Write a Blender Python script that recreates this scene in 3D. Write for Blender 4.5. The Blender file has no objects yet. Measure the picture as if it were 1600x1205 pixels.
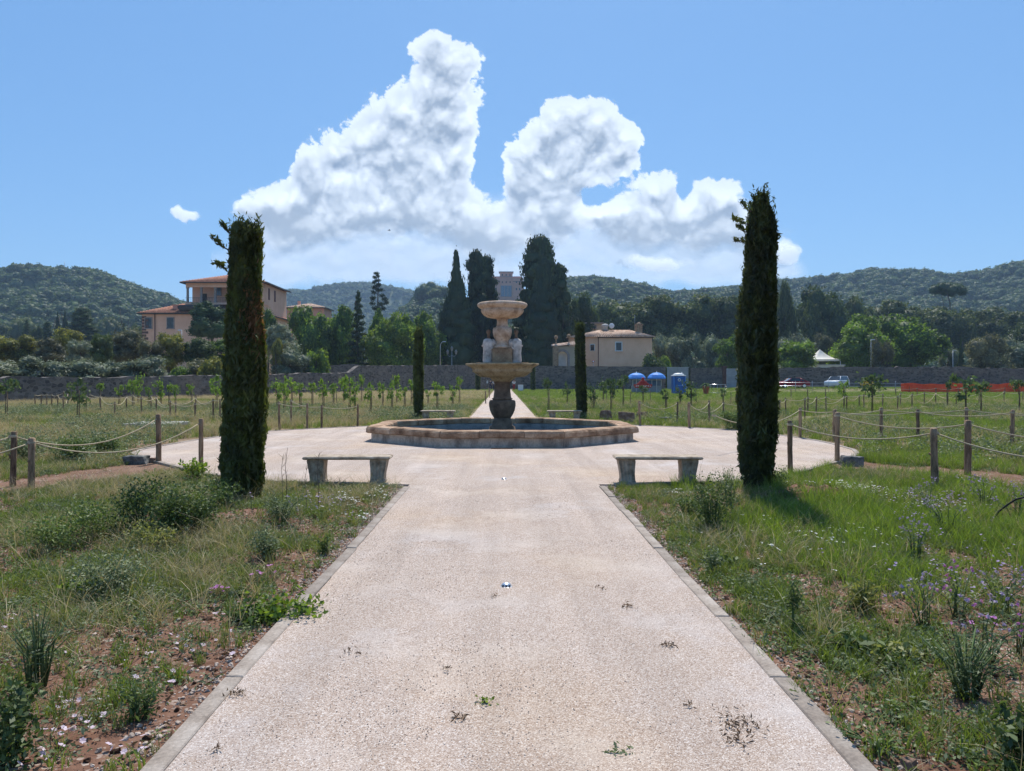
import bpy, math, random
import numpy as np
from mathutils import Vector, Matrix

# ------------------------------------------------------------------ camera, world, sun, exposure
S = bpy.context.scene
COL = S.collection
F, HY, CX, CH = 1150.0, 594.0, 786.0, 1.6        # focal length and horizon measured from the photograph (pixels), eye height (m)
cam = bpy.data.cameras.new('camera')
camo = bpy.data.objects.new('camera', cam); COL.objects.link(camo)
camo.location = (0, 0, CH); camo.rotation_euler = (math.pi / 2, 0, 0)
cam.sensor_fit = 'HORIZONTAL'; cam.sensor_width = 36.0; cam.lens = F / 1600 * 36
cam.shift_x = (800 - CX) / 1600; cam.shift_y = -(602.5 - HY) / 1600
cam.clip_start = 0.1; cam.clip_end = 20000
S.camera = camo
S.view_settings.view_transform = 'Standard'; S.view_settings.look = 'None'
S.view_settings.gamma = 1; S.view_settings.use_curve_mapping = False
S.view_settings.exposure = 0.36
S.cycles.use_denoising = True
S.cycles.max_bounces = 8; S.cycles.diffuse_bounces = 3; S.cycles.glossy_bounces = 2
S.cycles.transmission_bounces = 4; S.cycles.transparent_max_bounces = 8; S.cycles.volume_bounces = 1
S.cycles.caustics_reflective = False; S.cycles.caustics_refractive = False
S.cycles.sample_clamp_indirect = 6

SUN_EL, SUN_AZ = math.radians(58), math.atan2(0.12, 1.0)      # azimuth from +Y towards +X
sd = Vector((math.sin(SUN_AZ) * math.cos(SUN_EL), math.cos(SUN_AZ) * math.cos(SUN_EL), math.sin(SUN_EL)))
sun = bpy.data.lights.new('sun', 'SUN'); suno = bpy.data.objects.new('sun', sun); COL.objects.link(suno)
sun.energy = 4.6; sun.angle = math.radians(0.5); sun.color = (1.0, 0.95, 0.88)
suno.rotation_euler = (-sd).to_track_quat('-Z', 'Y').to_euler(); suno.location = (0, 0, 30)

world = bpy.data.worlds.new('World'); S.world = world; world.use_nodes = True
wt = world.node_tree; wt.nodes.clear()

class G:
    """small helper to chain shader nodes"""
    def __init__(s, tree): s.t = tree
    def n(s, typ, **kw):
        nd = s.t.nodes.new(typ)
        for k, v in kw.items(): setattr(nd, k, v)
        return nd
    def put(s, sock, v):
        if isinstance(v, bpy.types.NodeSocket): s.t.links.new(v, sock)
        elif v is not None: sock.default_value = v
    def m(s, op, a, b=None, c=None, clamp=False):
        nd = s.n('ShaderNodeMath', operation=op, use_clamp=clamp)
        s.put(nd.inputs[0], a); s.put(nd.inputs[1], b); s.put(nd.inputs[2], c)
        return nd.outputs[0]
    def v(s, op, a, b=None, c=None, out=0):
        nd = s.n('ShaderNodeVectorMath', operation=op)
        s.put(nd.inputs[0], a); s.put(nd.inputs[1], b)
        if c is not None: s.put(nd.inputs[2], c)
        return nd.outputs[out]
    def noise(s, vec, scale, detail=3, rough=0.5, out='Fac', dist=0.0):
        nd = s.n('ShaderNodeTexNoise'); s.put(nd.inputs['Vector'], vec)
        nd.inputs['Scale'].default_value = scale; nd.inputs['Detail'].default_value = detail
        nd.inputs['Roughness'].default_value = rough; nd.inputs['Distortion'].default_value = dist
        return nd.outputs[out]
    def voro(s, vec, scale, feature='F1', out='Distance', smooth=0.6, rnd=1.0):
        nd = s.n('ShaderNodeTexVoronoi', feature=feature); s.put(nd.inputs['Vector'], vec)
        nd.inputs['Scale'].default_value = scale; nd.inputs['Randomness'].default_value = rnd
        if feature == 'SMOOTH_F1': nd.inputs['Smoothness'].default_value = smooth
        return nd.outputs[out]
    def mix(s, fac, a, b, blend='MIX'):
        nd = s.n('ShaderNodeMix', data_type='RGBA', blend_type=blend)
        s.put(nd.inputs['Factor'], fac); s.put(nd.inputs['A'], a); s.put(nd.inputs['B'], b)
        for k in ('A', 'B'):
            pass
        return nd.outputs['Result']
    def mixc(s, fac, a, b, blend='MIX'):
        nd = s.n('ShaderNodeMix', data_type='RGBA', blend_type=blend)
        s.put(nd.inputs[0], fac)
        for i, x in ((6, a), (7, b)):
            if isinstance(x, tuple) and len(x) == 3: x = x + (1.0,)
            s.put(nd.inputs[i], x)
        return nd.outputs[2]
    def ss(s, x, lo, hi, a=0.0, b=1.0):
        nd = s.n('ShaderNodeMapRange', interpolation_type='SMOOTHSTEP')
        for i, q in enumerate((x, lo, hi, a, b)): s.put(nd.inputs[i], q)
        return nd.outputs[0]
    def lin(s, x, lo, hi, a=0.0, b=1.0):
        nd = s.n('ShaderNodeMapRange'); nd.clamp = True
        for i, q in enumerate((x, lo, hi, a, b)): s.put(nd.inputs[i], q)
        return nd.outputs[0]

g = G(wt)
sky = g.n('ShaderNodeTexSky', sky_type='NISHITA'); sky.sun_disc = False
sky.sun_elevation = SUN_EL; sky.sun_rotation = SUN_AZ; sky.altitude = 100
sky.air_density = 1.0; sky.dust_density = 0.6; sky.ozone_density = 2.5
SKY_STRENGTH = 0.10
skc = g.v('MULTIPLY', sky.outputs[0], (SKY_STRENGTH,) * 3)
skc = g.mixc(0.52, g.v('MULTIPLY', skc, (0.85, 1.0, 1.0)), (0.110, 0.300, 0.680))
bg = g.n('ShaderNodeBackground'); g.put(bg.inputs[0], skc); bg.inputs[1].default_value = 1.0
wo = g.n('ShaderNodeOutputWorld'); g.put(wo.inputs[0], bg.outputs[0])
world.cycles.sampling_method = 'MANUAL'; world.cycles.sample_map_resolution = 512

# ------------------------------------------------------------------ helpers
rng = np.random.default_rng(7)
R = random.Random(11)
def at(px, py, z=0.0):
    """point at height z seen at pixel (px, py) below the horizon"""
    d = F * (CH - z) / (py - HY)
    return ((px - CX) * d / F, d, z)
def atd(px, py, d): return ((px - CX) * d / F, d, CH + (HY - py) * d / F)
def zat(py, d): return CH + (HY - py) * d / F
def xat(px, d): return (px - CX) * d / F
def ww(px, d): return px * d / F

def _h(ix, iy, seed):
    n = (ix.astype(np.int64) * 374761393 + iy.astype(np.int64) * 668265263 + seed * 1442695041) & 0x7fffffff
    n = (n ^ (n >> 13)) * 1274126177 & 0x7fffffff
    return ((n ^ (n >> 16)) & 0xffffff) / float(0xffffff)
def vnoise(x, y, seed=0):
    x = np.asarray(x, float); y = np.asarray(y, float)
    ix = np.floor(x); iy = np.floor(y); fx = x - ix; fy = y - iy
    fx = fx * fx * fx * (fx * (fx * 6 - 15) + 10); fy = fy * fy * fy * (fy * (fy * 6 - 15) + 10)
    a = _h(ix, iy, seed); b = _h(ix + 1, iy, seed); c = _h(ix, iy + 1, seed); d = _h(ix + 1, iy + 1, seed)
    return (a + (b - a) * fx) * (1 - fy) + (c + (d - c) * fx) * fy
def fbm(x, y, oct=4, seed=0, gain=0.5):
    s = 0; a = 1.0; t = 0; x = np.asarray(x, float); y = np.asarray(y, float)
    for i in range(oct):
        s = s + a * vnoise(x, y, seed + i * 17); t += a; a *= gain
        x, y = (x * 1.62 + y * 1.17) + 3.1, (y * 1.62 - x * 1.17) + 7.7
    return s / t
def worley(x, y, seed=0):
    ix = np.floor(x); iy = np.floor(y); best = np.full(x.shape, 9.0)
    for dx in (-1, 0, 1):
        for dy in (-1, 0, 1):
            cx = ix + dx; cy = iy + dy
            px = cx + _h(cx, cy, seed); py = cy + _h(cx, cy, seed + 5)
            best = np.minimum(best, (px - x) ** 2 + (py - y) ** 2)
    return np.sqrt(best)
def sstep(x, a, b):
    t = np.clip((x - a) / (b - a), 0, 1); return t * t * (3 - 2 * t)

def link(o, parent=None):
    COL.objects.link(o)
    if parent is not None: o.parent = parent
    return o
def tag(o, label=None, cat=None, group=None, kind=None):
    if label: o['label'] = label
    if cat: o['category'] = cat
    if group: o['group'] = group
    if kind: o['kind'] = kind
    return o
def thing(name, label, cat, loc=(0, 0, 0), rz=0.0, group=None, kind=None):
    o = bpy.data.objects.new(name, None); o.empty_display_size = 0.2
    link(o); o.location = loc; o.rotation_euler = (0, 0, rz)
    return tag(o, label, cat, group, kind)
def mesh_np(name, V, Fc, mats, smooth=False, attrs=None, mi=None):
    """mesh from arrays: V (n,3), Fc (m,k) with one k"""
    V = np.asarray(V, np.float32); Fc = np.asarray(Fc, np.int32)
    me = bpy.data.meshes.new(name); me.vertices.add(len(V)); me.vertices.foreach_set('co', V.ravel())
    k = Fc.shape[1] if len(Fc) else 0
    if k:
        me.loops.add(Fc.size); me.polygons.add(len(Fc))
        me.loops.foreach_set('vertex_index', Fc.ravel())
        me.polygons.foreach_set('loop_start', np.arange(0, Fc.size, k, dtype=np.int32))
        me.polygons.foreach_set('loop_total', np.full(len(Fc), k, np.int32))
        me.polygons.foreach_set('use_smooth', np.full(len(Fc), smooth))
        if mi is not None: me.polygons.foreach_set('material_index', np.asarray(mi, np.int32))
    for m in (mats if isinstance(mats, (list, tuple)) else [mats]):
        if m: me.materials.append(m)
    for nm, (typ, dom, arr) in (attrs or {}).items():
        a = me.attributes.new(nm, typ, dom)
        key = 'vector' if typ == 'FLOAT_VECTOR' else 'value'
        a.data.foreach_set(key, np.asarray(arr).ravel())
    me.update(calc_edges=True)
    return me
def obj(name, me, parent=None, loc=(0, 0, 0), rz=0.0, scale=None):
    o = bpy.data.objects.new(name, me); link(o, parent); o.location = loc; o.rotation_euler = (0, 0, rz)
    if scale: o.scale = scale
    return o

class MB:
    """collects simple solids, then builds them as ONE mesh"""
    def __init__(s): s.v = []; s.f = []; s.sm = []
    def add(s, vs, fs, smooth=False):
        b = len(s.v); s.v += [tuple(v) for v in vs]; s.f += [tuple(i + b for i in f) for f in fs]; s.sm += [smooth] * len(fs); return s
    def box(s, c, d, rz=0.0, taper=1.0, rx=0.0, bev=0.0):
        hx, hy, hz = d[0] / 2, d[1] / 2, d[2] / 2; M = Matrix.Rotation(rz, 3, 'Z') @ Matrix.Rotation(rx, 3, 'X')
        vs = []
        if bev:
            b = bev
            for z, e in ((-hz, b), (-hz + b, 0), (hz - b, 0), (hz, b)):
                for sx, sy in ((-1, -1), (1, -1), (1, 1), (-1, 1)):
                    vs.append(M @ Vector((sx * (hx - e), sy * (hy - e), z)) + Vector(c))
            fs = [(3, 2, 1, 0), (12, 13, 14, 15)]
            for k in range(3):
                for i in range(4): j = (i + 1) % 4; fs.append((k * 4 + i, k * 4 + j, k * 4 + 4 + j, k * 4 + 4 + i))
            return s.add(vs, fs)
        for z in (-hz, hz):
            t = taper if z > 0 else 1.0
            for sx, sy in ((-1, -1), (1, -1), (1, 1), (-1, 1)):
                vs.append(M @ Vector((sx * hx * t, sy * hy * t, z)) + Vector(c))
        return s.add(vs, [(3, 2, 1, 0), (4, 5, 6, 7), (0, 1, 5, 4), (1, 2, 6, 5), (2, 3, 7, 6), (3, 0, 4, 7)])
    def prism(s, poly, z0, z1, top=None):
        n = len(poly); top = top or poly
        vs = [(x, y, z0) for x, y in poly] + [(x, y, z1) for x, y in top]
        fs = [tuple(range(n))[::-1], tuple(range(n, 2 * n))] + [(i, (i + 1) % n, n + (i + 1) % n, n + i) for i in range(n)]
        return s.add(vs, fs)
    def lathe(s, prof, seg=24, c=(0, 0), rot=0.0, smooth=True, wob=0.0, caps=True, sq=(1, 1)):
        vs = []; fs = []
        for k, (r, z) in enumerate(prof):
            for i in range(seg):
                a = rot + 2 * math.pi * i / seg; w = 1 + (R.uniform(-wob, wob) if wob else 0)
                vs.append((c[0] + r * w * math.cos(a) * sq[0], c[1] + r * w * math.sin(a) * sq[1], z))
        for k in range(len(prof) - 1):
            for i in range(seg):
                j = (i + 1) % seg; fs.append((k * seg + i, k * seg + j, (k + 1) * seg + j, (k + 1) * seg + i))
        if caps:
            fs.append(tuple(range(seg))[::-1]); fs.append(tuple(range((len(prof) - 1) * seg, len(prof) * seg)))
        s.add(vs, fs, smooth); return s
    def tube(s, pts, r, seg=6, smooth=True):
        pts = [Vector(p) for p in pts]; vs = []; fs = []
        rr = r if isinstance(r, (list, tuple)) else [r] * len(pts)
        for i, p in enumerate(pts):
            t = (pts[min(i + 1, len(pts) - 1)] - pts[max(i - 1, 0)]).normalized()
            u = t.cross(Vector((0, 0, 1))) if abs(t.z) < 0.95 else t.cross(Vector((0, 1, 0)))
            u.normalize(); w = t.cross(u)
            for k in range(seg):
                a = 2 * math.pi * k / seg; vs.append(p + (u * math.cos(a) + w * math.sin(a)) * rr[i])
        for i in range(len(pts) - 1):
            for k in range(seg):
                j = (k + 1) % seg; fs.append((i * seg + k, i * seg + j, (i + 1) * seg + j, (i + 1) * seg + k))
        fs.append(tuple(range(seg))[::-1]); fs.append(tuple(range((len(pts) - 1) * seg, len(pts) * seg)))
        return s.add(vs, fs, smooth)
    def ball(s, c, r, seg=12, rings=8, sc=(1, 1, 1)):
        vs = []; fs = []
        for k in range(rings + 1):
            p = math.pi * k / rings
            for i in range(seg):
                a = 2 * math.pi * i / seg
                vs.append((c[0] + r * sc[0] * math.sin(p) * math.cos(a), c[1] + r * sc[1] * math.sin(p) * math.sin(a), c[2] - r * sc[2] * math.cos(p)))
        for k in range(rings):
            for i in range(seg):
                j = (i + 1) % seg; fs.append((k * seg + i, k * seg + j, (k + 1) * seg + j, (k + 1) * seg + i))
        return s.add(vs, fs, True)
    def mesh(s, name, mat):
        me = bpy.data.meshes.new(name); me.from_pydata(s.v, [], s.f)
        me.polygons.foreach_set('use_smooth', s.sm)
        if mat: me.materials.append(mat)
        me.update(); return me
    def build(s, name, mat, parent=None, loc=(0, 0, 0), rz=0.0):
        return obj(name, s.mesh(name, mat), parent, loc, rz)

def tex_mat(name, cols, scale=4.0, detail=6, rough=0.9, bump=0.0, bscale=30.0, spec=0.2, contrast=(0.3, 0.7), fine=0.0, metal=0.0, stretch=(1, 1, 1), rand=0.0):
    """noise-driven colour between the given colours + optional fine speckle and bump, in object space"""
    m = bpy.data.materials.new(name); m.use_nodes = True; t = m.node_tree; t.nodes.clear(); g = G(t)
    tc = g.n('ShaderNodeTexCoord'); P = tc.outputs['Object']
    if stretch != (1, 1, 1): P = g.v('MULTIPLY', P, stretch)
    f = g.lin(g.noise(P, scale, detail, 0.6), contrast[0], contrast[1])
    cr = g.n('ShaderNodeValToRGB'); e = cr.color_ramp.elements
    while len(e) > 1: e.remove(e[-1])
    for i, c in enumerate(cols):
        q = i / max(1, len(cols) - 1)
        el = e[0] if i == 0 else e.new(q)
        el.position = q; el.color = (*c, 1)
    g.put(cr.inputs[0], f); c = cr.outputs[0]
    if fine:
        w = g.lin(g.noise(P, scale * 14, 4, 0.7), 0.25, 0.75, 1 - fine, 1 + fine); c = g.v('SCALE', c); c_node = t.nodes[-1]
        g.put(c_node.inputs[3], w)
    if rand:
        oi = g.n('ShaderNodeObjectInfo'); w = g.lin(oi.outputs['Random'], 0, 1, 1 - rand, 1 + rand); c2 = g.v('SCALE', c); g.put(t.nodes[-1].inputs[3], w); c = c2
    b = g.n('ShaderNodeBsdfPrincipled'); g.put(b.inputs['Base Color'], c); b.inputs['Roughness'].default_value = rough
    b.inputs['Specular IOR Level'].default_value = spec; b.inputs['Metallic'].default_value = metal
    if bump:
        bn = g.n('ShaderNodeBump'); bn.inputs['Strength'].default_value = 1.0; bn.inputs['Distance'].default_value = bump
        g.put(bn.inputs['Height'], g.noise(P, bscale, 5, 0.65)); g.put(b.inputs['Normal'], bn.outputs[0])
    o = g.n('ShaderNodeOutputMaterial'); g.put(o.inputs[0], b.outputs[0])
    return m

def leaf_mat(name, dark, light, trans=0.35, nscale=0.0, accent=None, acc=0.0, rough=0.6, gloss=0.03):
    """foliage: colour varies per leaf ('tint'), per object/instance, and optionally by clumps; part of the light passes through"""
    m = bpy.data.materials.new(name); m.use_nodes = True; t = m.node_tree; t.nodes.clear(); g = G(t)
    at_ = g.n('ShaderNodeAttribute', attribute_name='tint'); oi = g.n('ShaderNodeObjectInfo')
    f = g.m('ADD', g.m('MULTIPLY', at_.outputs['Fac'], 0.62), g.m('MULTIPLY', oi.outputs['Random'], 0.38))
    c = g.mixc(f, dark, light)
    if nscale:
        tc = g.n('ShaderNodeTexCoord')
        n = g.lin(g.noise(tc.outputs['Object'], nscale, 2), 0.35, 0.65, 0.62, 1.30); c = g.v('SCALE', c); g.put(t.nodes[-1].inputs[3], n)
    if accent:
        a = g.m('GREATER_THAN', at_.outputs['Fac'], 1 - acc); c = g.mixc(a, c, accent)
    d = g.n('ShaderNodeBsdfDiffuse'); g.put(d.inputs[0], c)
    tr = g.n('ShaderNodeBsdfTranslucent'); g.put(tr.inputs[0], g.mixc(0.35, c, g.v('MULTIPLY', c, (1.5, 1.5, 0.5))))
    mx = g.n('ShaderNodeMixShader'); mx.inputs[0].default_value = trans; g.put(mx.inputs[1], d.outputs[0]); g.put(mx.inputs[2], tr.outputs[0])
    gl = g.n('ShaderNodeBsdfGlossy'); gl.inputs['Roughness'].default_value = rough; gl.inputs[0].default_value = (1, 1, 1, 1)
    m2 = g.n('ShaderNodeMixShader'); m2.inputs[0].default_value = gloss; g.put(m2.inputs[1], mx.outputs[0]); g.put(m2.inputs[2], gl.outputs[0])
    o = g.n('ShaderNodeOutputMaterial'); g.put(o.inputs[0], m2.outputs[0])
    return m

M = {}
M['stone'] = tex_mat('weathered_stone', [(0.13, 0.085, 0.05), (0.28, 0.175, 0.10), (0.42, 0.29, 0.18), (0.30, 0.22, 0.15)], 3.5, 8, bump=0.012, bscale=22, fine=0.35, contrast=(0.28, 0.72))
M['stone_warm'] = tex_mat('warm_travertine', [(0.20, 0.13, 0.085), (0.44, 0.31, 0.21), (0.58, 0.45, 0.335), (0.32, 0.21, 0.14)], 4.0, 8, bump=0.012, bscale=26, fine=0.3)
M['stone_ochre'] = tex_mat('lichen_stained_stone', [(0.10, 0.075, 0.05), (0.32, 0.235, 0.13), (0.44, 0.345, 0.21), (0.17, 0.13, 0.09)], 4.0, 8, bump=0.015, bscale=20, fine=0.4)
M['stone_dark'] = tex_mat('dark_peperino_stone', [(0.075, 0.052, 0.036), (0.155, 0.108, 0.074), (0.235, 0.165, 0.11)], 5, 8, bump=0.01, bscale=30, fine=0.4)
M['stone_white'] = tex_mat('pitted_white_stone', [(0.20, 0.175, 0.15), (0.42, 0.385, 0.34), (0.55, 0.505, 0.45), (0.66, 0.61, 0.55)], 9, 8, bump=0.008, bscale=34, fine=0.25, contrast=(0.25, 0.65))
M['coping'] = tex_mat('brown_coping_stone', [(0.12, 0.07, 0.042), (0.27, 0.165, 0.10), (0.40, 0.27, 0.175), (0.50, 0.37, 0.26)], 3.0, 8, bump=0.012, bscale=30, fine=0.4, rand=0.22)
M['render_wall'] = tex_mat('stained_basin_render', [(0.17, 0.135, 0.11), (0.36, 0.295, 0.24), (0.56, 0.47, 0.385), (0.40, 0.32, 0.25)], 3.2, 9, bump=0.01, bscale=28, fine=0.35, stretch=(1, 1, 0.5))
M['basin_in'] = tex_mat('basin_inner_render', [(0.14, 0.15, 0.155), (0.27, 0.28, 0.285), (0.36, 0.36, 0.35)], 3.0, 8, bump=0.006, bscale=26, fine=0.3)
M['bench'] = tex_mat('grey_bench_stone', [(0.16, 0.12, 0.082), (0.36, 0.29, 0.215), (0.50, 0.42, 0.325)], 9, 8, bump=0.006, bscale=60, fine=0.35)
M['kerb'] = tex_mat('grey_kerb_concrete', [(0.18, 0.145, 0.118), (0.28, 0.235, 0.195), (0.38, 0.335, 0.29)], 4, 8, bump=0.004, bscale=60, fine=0.3, rand=0.14)
M['wood'] = tex_mat('weathered_post_wood', [(0.06, 0.04, 0.026), (0.24, 0.16, 0.10), (0.38, 0.27, 0.175)], 7, 8, bump=0.01, bscale=40, fine=0.45, stretch=(3, 3, 0.5), rand=0.35)
M['wood_pale'] = tex_mat('debarked_post_wood', [(0.16, 0.10, 0.06), (0.38, 0.26, 0.16), (0.52, 0.38, 0.25)], 7, 8, bump=0.008, bscale=40, fine=0.35, stretch=(3, 3, 0.4), rand=0.2)
M['rope'] = tex_mat('hemp_rope', [(0.34, 0.27, 0.17), (0.58, 0.49, 0.34)], 60, 2, rough=1)
M['bark'] = tex_mat('tree_bark', [(0.035, 0.028, 0.02), (0.10, 0.08, 0.06), (0.18, 0.145, 0.11)], 3, 6, bump=0.03, bscale=12, fine=0.3, stretch=(2, 2, 0.5))
M['twig'] = tex_mat('dry_stem', [(0.16, 0.12, 0.08), (0.36, 0.30, 0.20)], 20, 3)
M['greenstem'] = tex_mat('green_stem', [(0.05, 0.09, 0.03), (0.12, 0.17, 0.07)], 20, 3)
M['rock'] = tex_mat('brown_tufa_rock', [(0.09, 0.055, 0.04), (0.22, 0.14, 0.10), (0.34, 0.24, 0.18)], 6, 8, bump=0.03, bscale=14, fine=0.4)
M['rock_grey'] = tex_mat('grey_basalt_rock', [(0.05, 0.05, 0.048), (0.13, 0.13, 0.12), (0.24, 0.23, 0.21)], 6, 8, bump=0.03, bscale=14, fine=0.4)
M['slab'] = tex_mat('mossy_slab', [(0.14, 0.15, 0.10), (0.30, 0.30, 0.26), (0.42, 0.41, 0.38)], 5, 8, bump=0.01, bscale=30, fine=0.4)
M['pebble'] = tex_mat('pale_pebble', [(0.26, 0.19, 0.145), (0.42, 0.335, 0.27), (0.60, 0.52, 0.45)], 30, 2, rand=0.28)
M['clod'] = tex_mat('soil_clod', [(0.07, 0.035, 0.022), (0.15, 0.08, 0.05)], 20, 4, rand=0.3, bump=0.01)
M['pink_wall'] = tex_mat('pink_plaster', [(0.64, 0.37, 0.245), (0.72, 0.43, 0.295), (0.76, 0.48, 0.34)], 0.35, 8, bump=0.01, fine=0.08)
M['pink_dark'] = tex_mat('salmon_plaster', [(0.62, 0.28, 0.19), (0.70, 0.34, 0.24)], 0.35, 8, fine=0.08)
M['peach_wall'] = tex_mat('peach_plaster', [(0.70, 0.42, 0.26), (0.78, 0.48, 0.31), (0.82, 0.53, 0.36)], 0.5, 8, fine=0.08)
M['beige_wall'] = tex_mat('beige_plaster', [(0.36, 0.29, 0.20), (0.46, 0.38, 0.27)], 0.5, 8, fine=0.1)
M['trim'] = tex_mat('grey_stone_trim', [(0.22, 0.19, 0.17), (0.36, 0.31, 0.28)], 2, 6, fine=0.2)
M['quoin'] = tex_mat('brown_quoin_stone', [(0.09, 0.05, 0.04), (0.17, 0.10, 0.08)], 2, 6, fine=0.2)
M['roof'] = tex_mat('terracotta_tiles', [(0.20, 0.085, 0.055), (0.36, 0.17, 0.11), (0.48, 0.27, 0.18)], 1.6, 8, fine=0.4, bump=0.03, bscale=8)
M['roof_pale'] = tex_mat('faded_roof_tiles', [(0.22, 0.14, 0.10), (0.42, 0.29, 0.21), (0.58, 0.46, 0.36)], 2.5, 8, fine=0.45, bump=0.03, bscale=8)
M['glass'] = tex_mat('dark_window_glass', [(0.015, 0.02, 0.025), (0.04, 0.05, 0.06)], 1, 2, rough=0.08, spec=0.6)
M['glass_blue'] = tex_mat('reflecting_window_glass', [(0.07, 0.11, 0.16), (0.14, 0.20, 0.27)], 1, 2, rough=0.1, spec=0.6)
M['frame_dark'] = tex_mat('dark_painted_frame', [(0.03, 0.03, 0.03), (0.07, 0.06, 0.055)], 3, 3, rough=0.6)
M['pipe'] = tex_mat('copper_downpipe', [(0.10, 0.035, 0.025), (0.17, 0.07, 0.05)], 3, 3, rough=0.6)
M['white'] = tex_mat('white_paint', [(0.62, 0.62, 0.60), (0.78, 0.78, 0.76)], 2, 4, rough=0.5)
M['cream'] = tex_mat('cream_canvas', [(0.60, 0.55, 0.46), (0.74, 0.70, 0.61)], 1, 4, rough=0.8)
M['blue'] = tex_mat('sky_blue_canvas', [(0.05, 0.20, 0.56), (0.10, 0.32, 0.74)], 2, 4, rough=0.6)
M['blue_dark'] = tex_mat('blue_plastic', [(0.012, 0.075, 0.27), (0.02, 0.11, 0.36)], 2, 4, rough=0.4, spec=0.4)
M['red'] = tex_mat('red_paint', [(0.36, 0.025, 0.02), (0.50, 0.045, 0.03)], 3, 4, rough=0.45)
M['orange_net'] = tex_mat('orange_red_netting', [(0.80, 0.06, 0.02), (0.95, 0.13, 0.04)], 1.2, 4, rough=0.7, fine=0.2)
M['terracotta'] = tex_mat('terracotta_pot', [(0.30, 0.10, 0.05), (0.42, 0.17, 0.09)], 3, 4)
M['metal'] = tex_mat('galvanised_metal', [(0.30, 0.31, 0.32), (0.46, 0.47, 0.48)], 3, 4, rough=0.45, metal=0.6)
M['metal_bright'] = tex_mat('brushed_metal', [(0.55, 0.56, 0.58), (0.7, 0.71, 0.73)], 6, 4, rough=0.3, metal=0.8)
M['grey_panel'] = tex_mat('grey_sheet_panel', [(0.24, 0.25, 0.26), (0.34, 0.35, 0.36)], 1, 4, rough=0.6)
M['black'] = tex_mat('black_rubber', [(0.012, 0.012, 0.012), (0.03, 0.03, 0.03)], 5, 3, rough=0.6)
M['iron'] = tex_mat('rusty_iron', [(0.08, 0.04, 0.025), (0.20, 0.10, 0.06)], 20, 4, rough=0.8)
M['car_red'] = tex_mat('red_car_paint', [(0.24, 0.010, 0.014), (0.30, 0.014, 0.018)], 1, 2, rough=0.4, spec=0.3)
M['car_white'] = tex_mat('white_car_paint', [(0.62, 0.64, 0.66), (0.68, 0.70, 0.72)], 1, 2, rough=0.2, spec=0.6)
M['car_yellow'] = tex_mat('yellow_machine_paint', [(0.60, 0.36, 0.02), (0.72, 0.46, 0.04)], 1, 2, rough=0.4)
M['skin'] = tex_mat('skin', [(0.42, 0.25, 0.18), (0.46, 0.28, 0.20)], 5, 2, rough=0.6)
M['hair'] = tex_mat('dark_hair', [(0.02, 0.014, 0.01), (0.04, 0.03, 0.02)], 20, 3)
M['cloth_white'] = tex_mat('white_cloth', [(0.6, 0.6, 0.6), (0.7, 0.7, 0.7)], 5, 3)
M['cloth_red'] = tex_mat('dark_red_cloth', [(0.26, 0.02, 0.02), (0.34, 0.03, 0.03)], 5, 3)
M['cloth_navy'] = tex_mat('navy_cloth', [(0.015, 0.02, 0.05), (0.03, 0.035, 0.08)], 5, 3)
M['feather'] = tex_mat('dark_feathers', [(0.02, 0.02, 0.022), (0.05, 0.05, 0.05)], 30, 3)

M['l_cypress'] = leaf_mat('cypress_foliage', (0.014, 0.025, 0.006), (0.150, 0.180, 0.032), 0.36, 4.0, (0.24, 0.125, 0.05), 0.05)
M['l_cypress_far'] = leaf_mat('old_cypress_foliage', (0.013, 0.028, 0.010), (0.060, 0.090, 0.026), 0.20, 2.5)
M['l_dark'] = leaf_mat('dark_evergreen_leaves', (0.018, 0.036, 0.010), (0.110, 0.155, 0.036), 0.32, 2.5)
M['l_oak'] = leaf_mat('holm_oak_leaves', (0.028, 0.048, 0.014), (0.165, 0.200, 0.058), 0.34, 2.5)
M['l_green'] = leaf_mat('broad_green_leaves', (0.028, 0.070, 0.008), (0.215, 0.330, 0.030), 0.48, 2.8)
M['l_bright'] = leaf_mat('bright_green_leaves', (0.044, 0.105, 0.010), (0.29, 0.39, 0.035), 0.5, 2.8)
M['l_yellow'] = leaf_mat('yellow_green_leaves', (0.070, 0.085, 0.014), (0.34, 0.32, 0.045), 0.4, 2.8)
M['l_olive'] = leaf_mat('olive_leaves', (0.080, 0.105, 0.060), (0.31, 0.345, 0.225), 0.25, 2.8)
M['l_olive_brown'] = leaf_mat('greybrown_leaves', (0.060, 0.064, 0.032), (0.22, 0.215, 0.11), 0.3, 2.8)
M['l_pine'] = leaf_mat('pine_needles', (0.026, 0.055, 0.020), (0.075, 0.13, 0.042), 0.2, 2.8)
M['l_sapling'] = leaf_mat('young_tree_leaves', (0.07, 0.15, 0.02), (0.24, 0.34, 0.05), 0.5)
M['l_sapling_d'] = leaf_mat('citrus_leaves', (0.04, 0.075, 0.025), (0.12, 0.17, 0.06), 0.4)
M['l_hill'] = leaf_mat('forest_canopy', (0.040, 0.072, 0.022), (0.130, 0.185, 0.050), 0.3, 2.0)
M['g_grass'] = leaf_mat('grass_blades', (0.050, 0.088, 0.013), (0.25, 0.32, 0.052), 0.44)
M['g_lush'] = leaf_mat('lush_grass_blades', (0.070, 0.130, 0.012), (0.26, 0.35, 0.045), 0.5)
M['g_yellow'] = leaf_mat('yellow_green_grass_blades', (0.13, 0.15, 0.03), (0.30, 0.31, 0.09), 0.4)
M['g_dry'] = leaf_mat('dry_grass_stalks', (0.20, 0.15, 0.078), (0.60, 0.49, 0.28), 0.3)
M['g_clover'] = leaf_mat('low_ground_leaves', (0.036, 0.072, 0.014), (0.20, 0.27, 0.068), 0.35)
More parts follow.
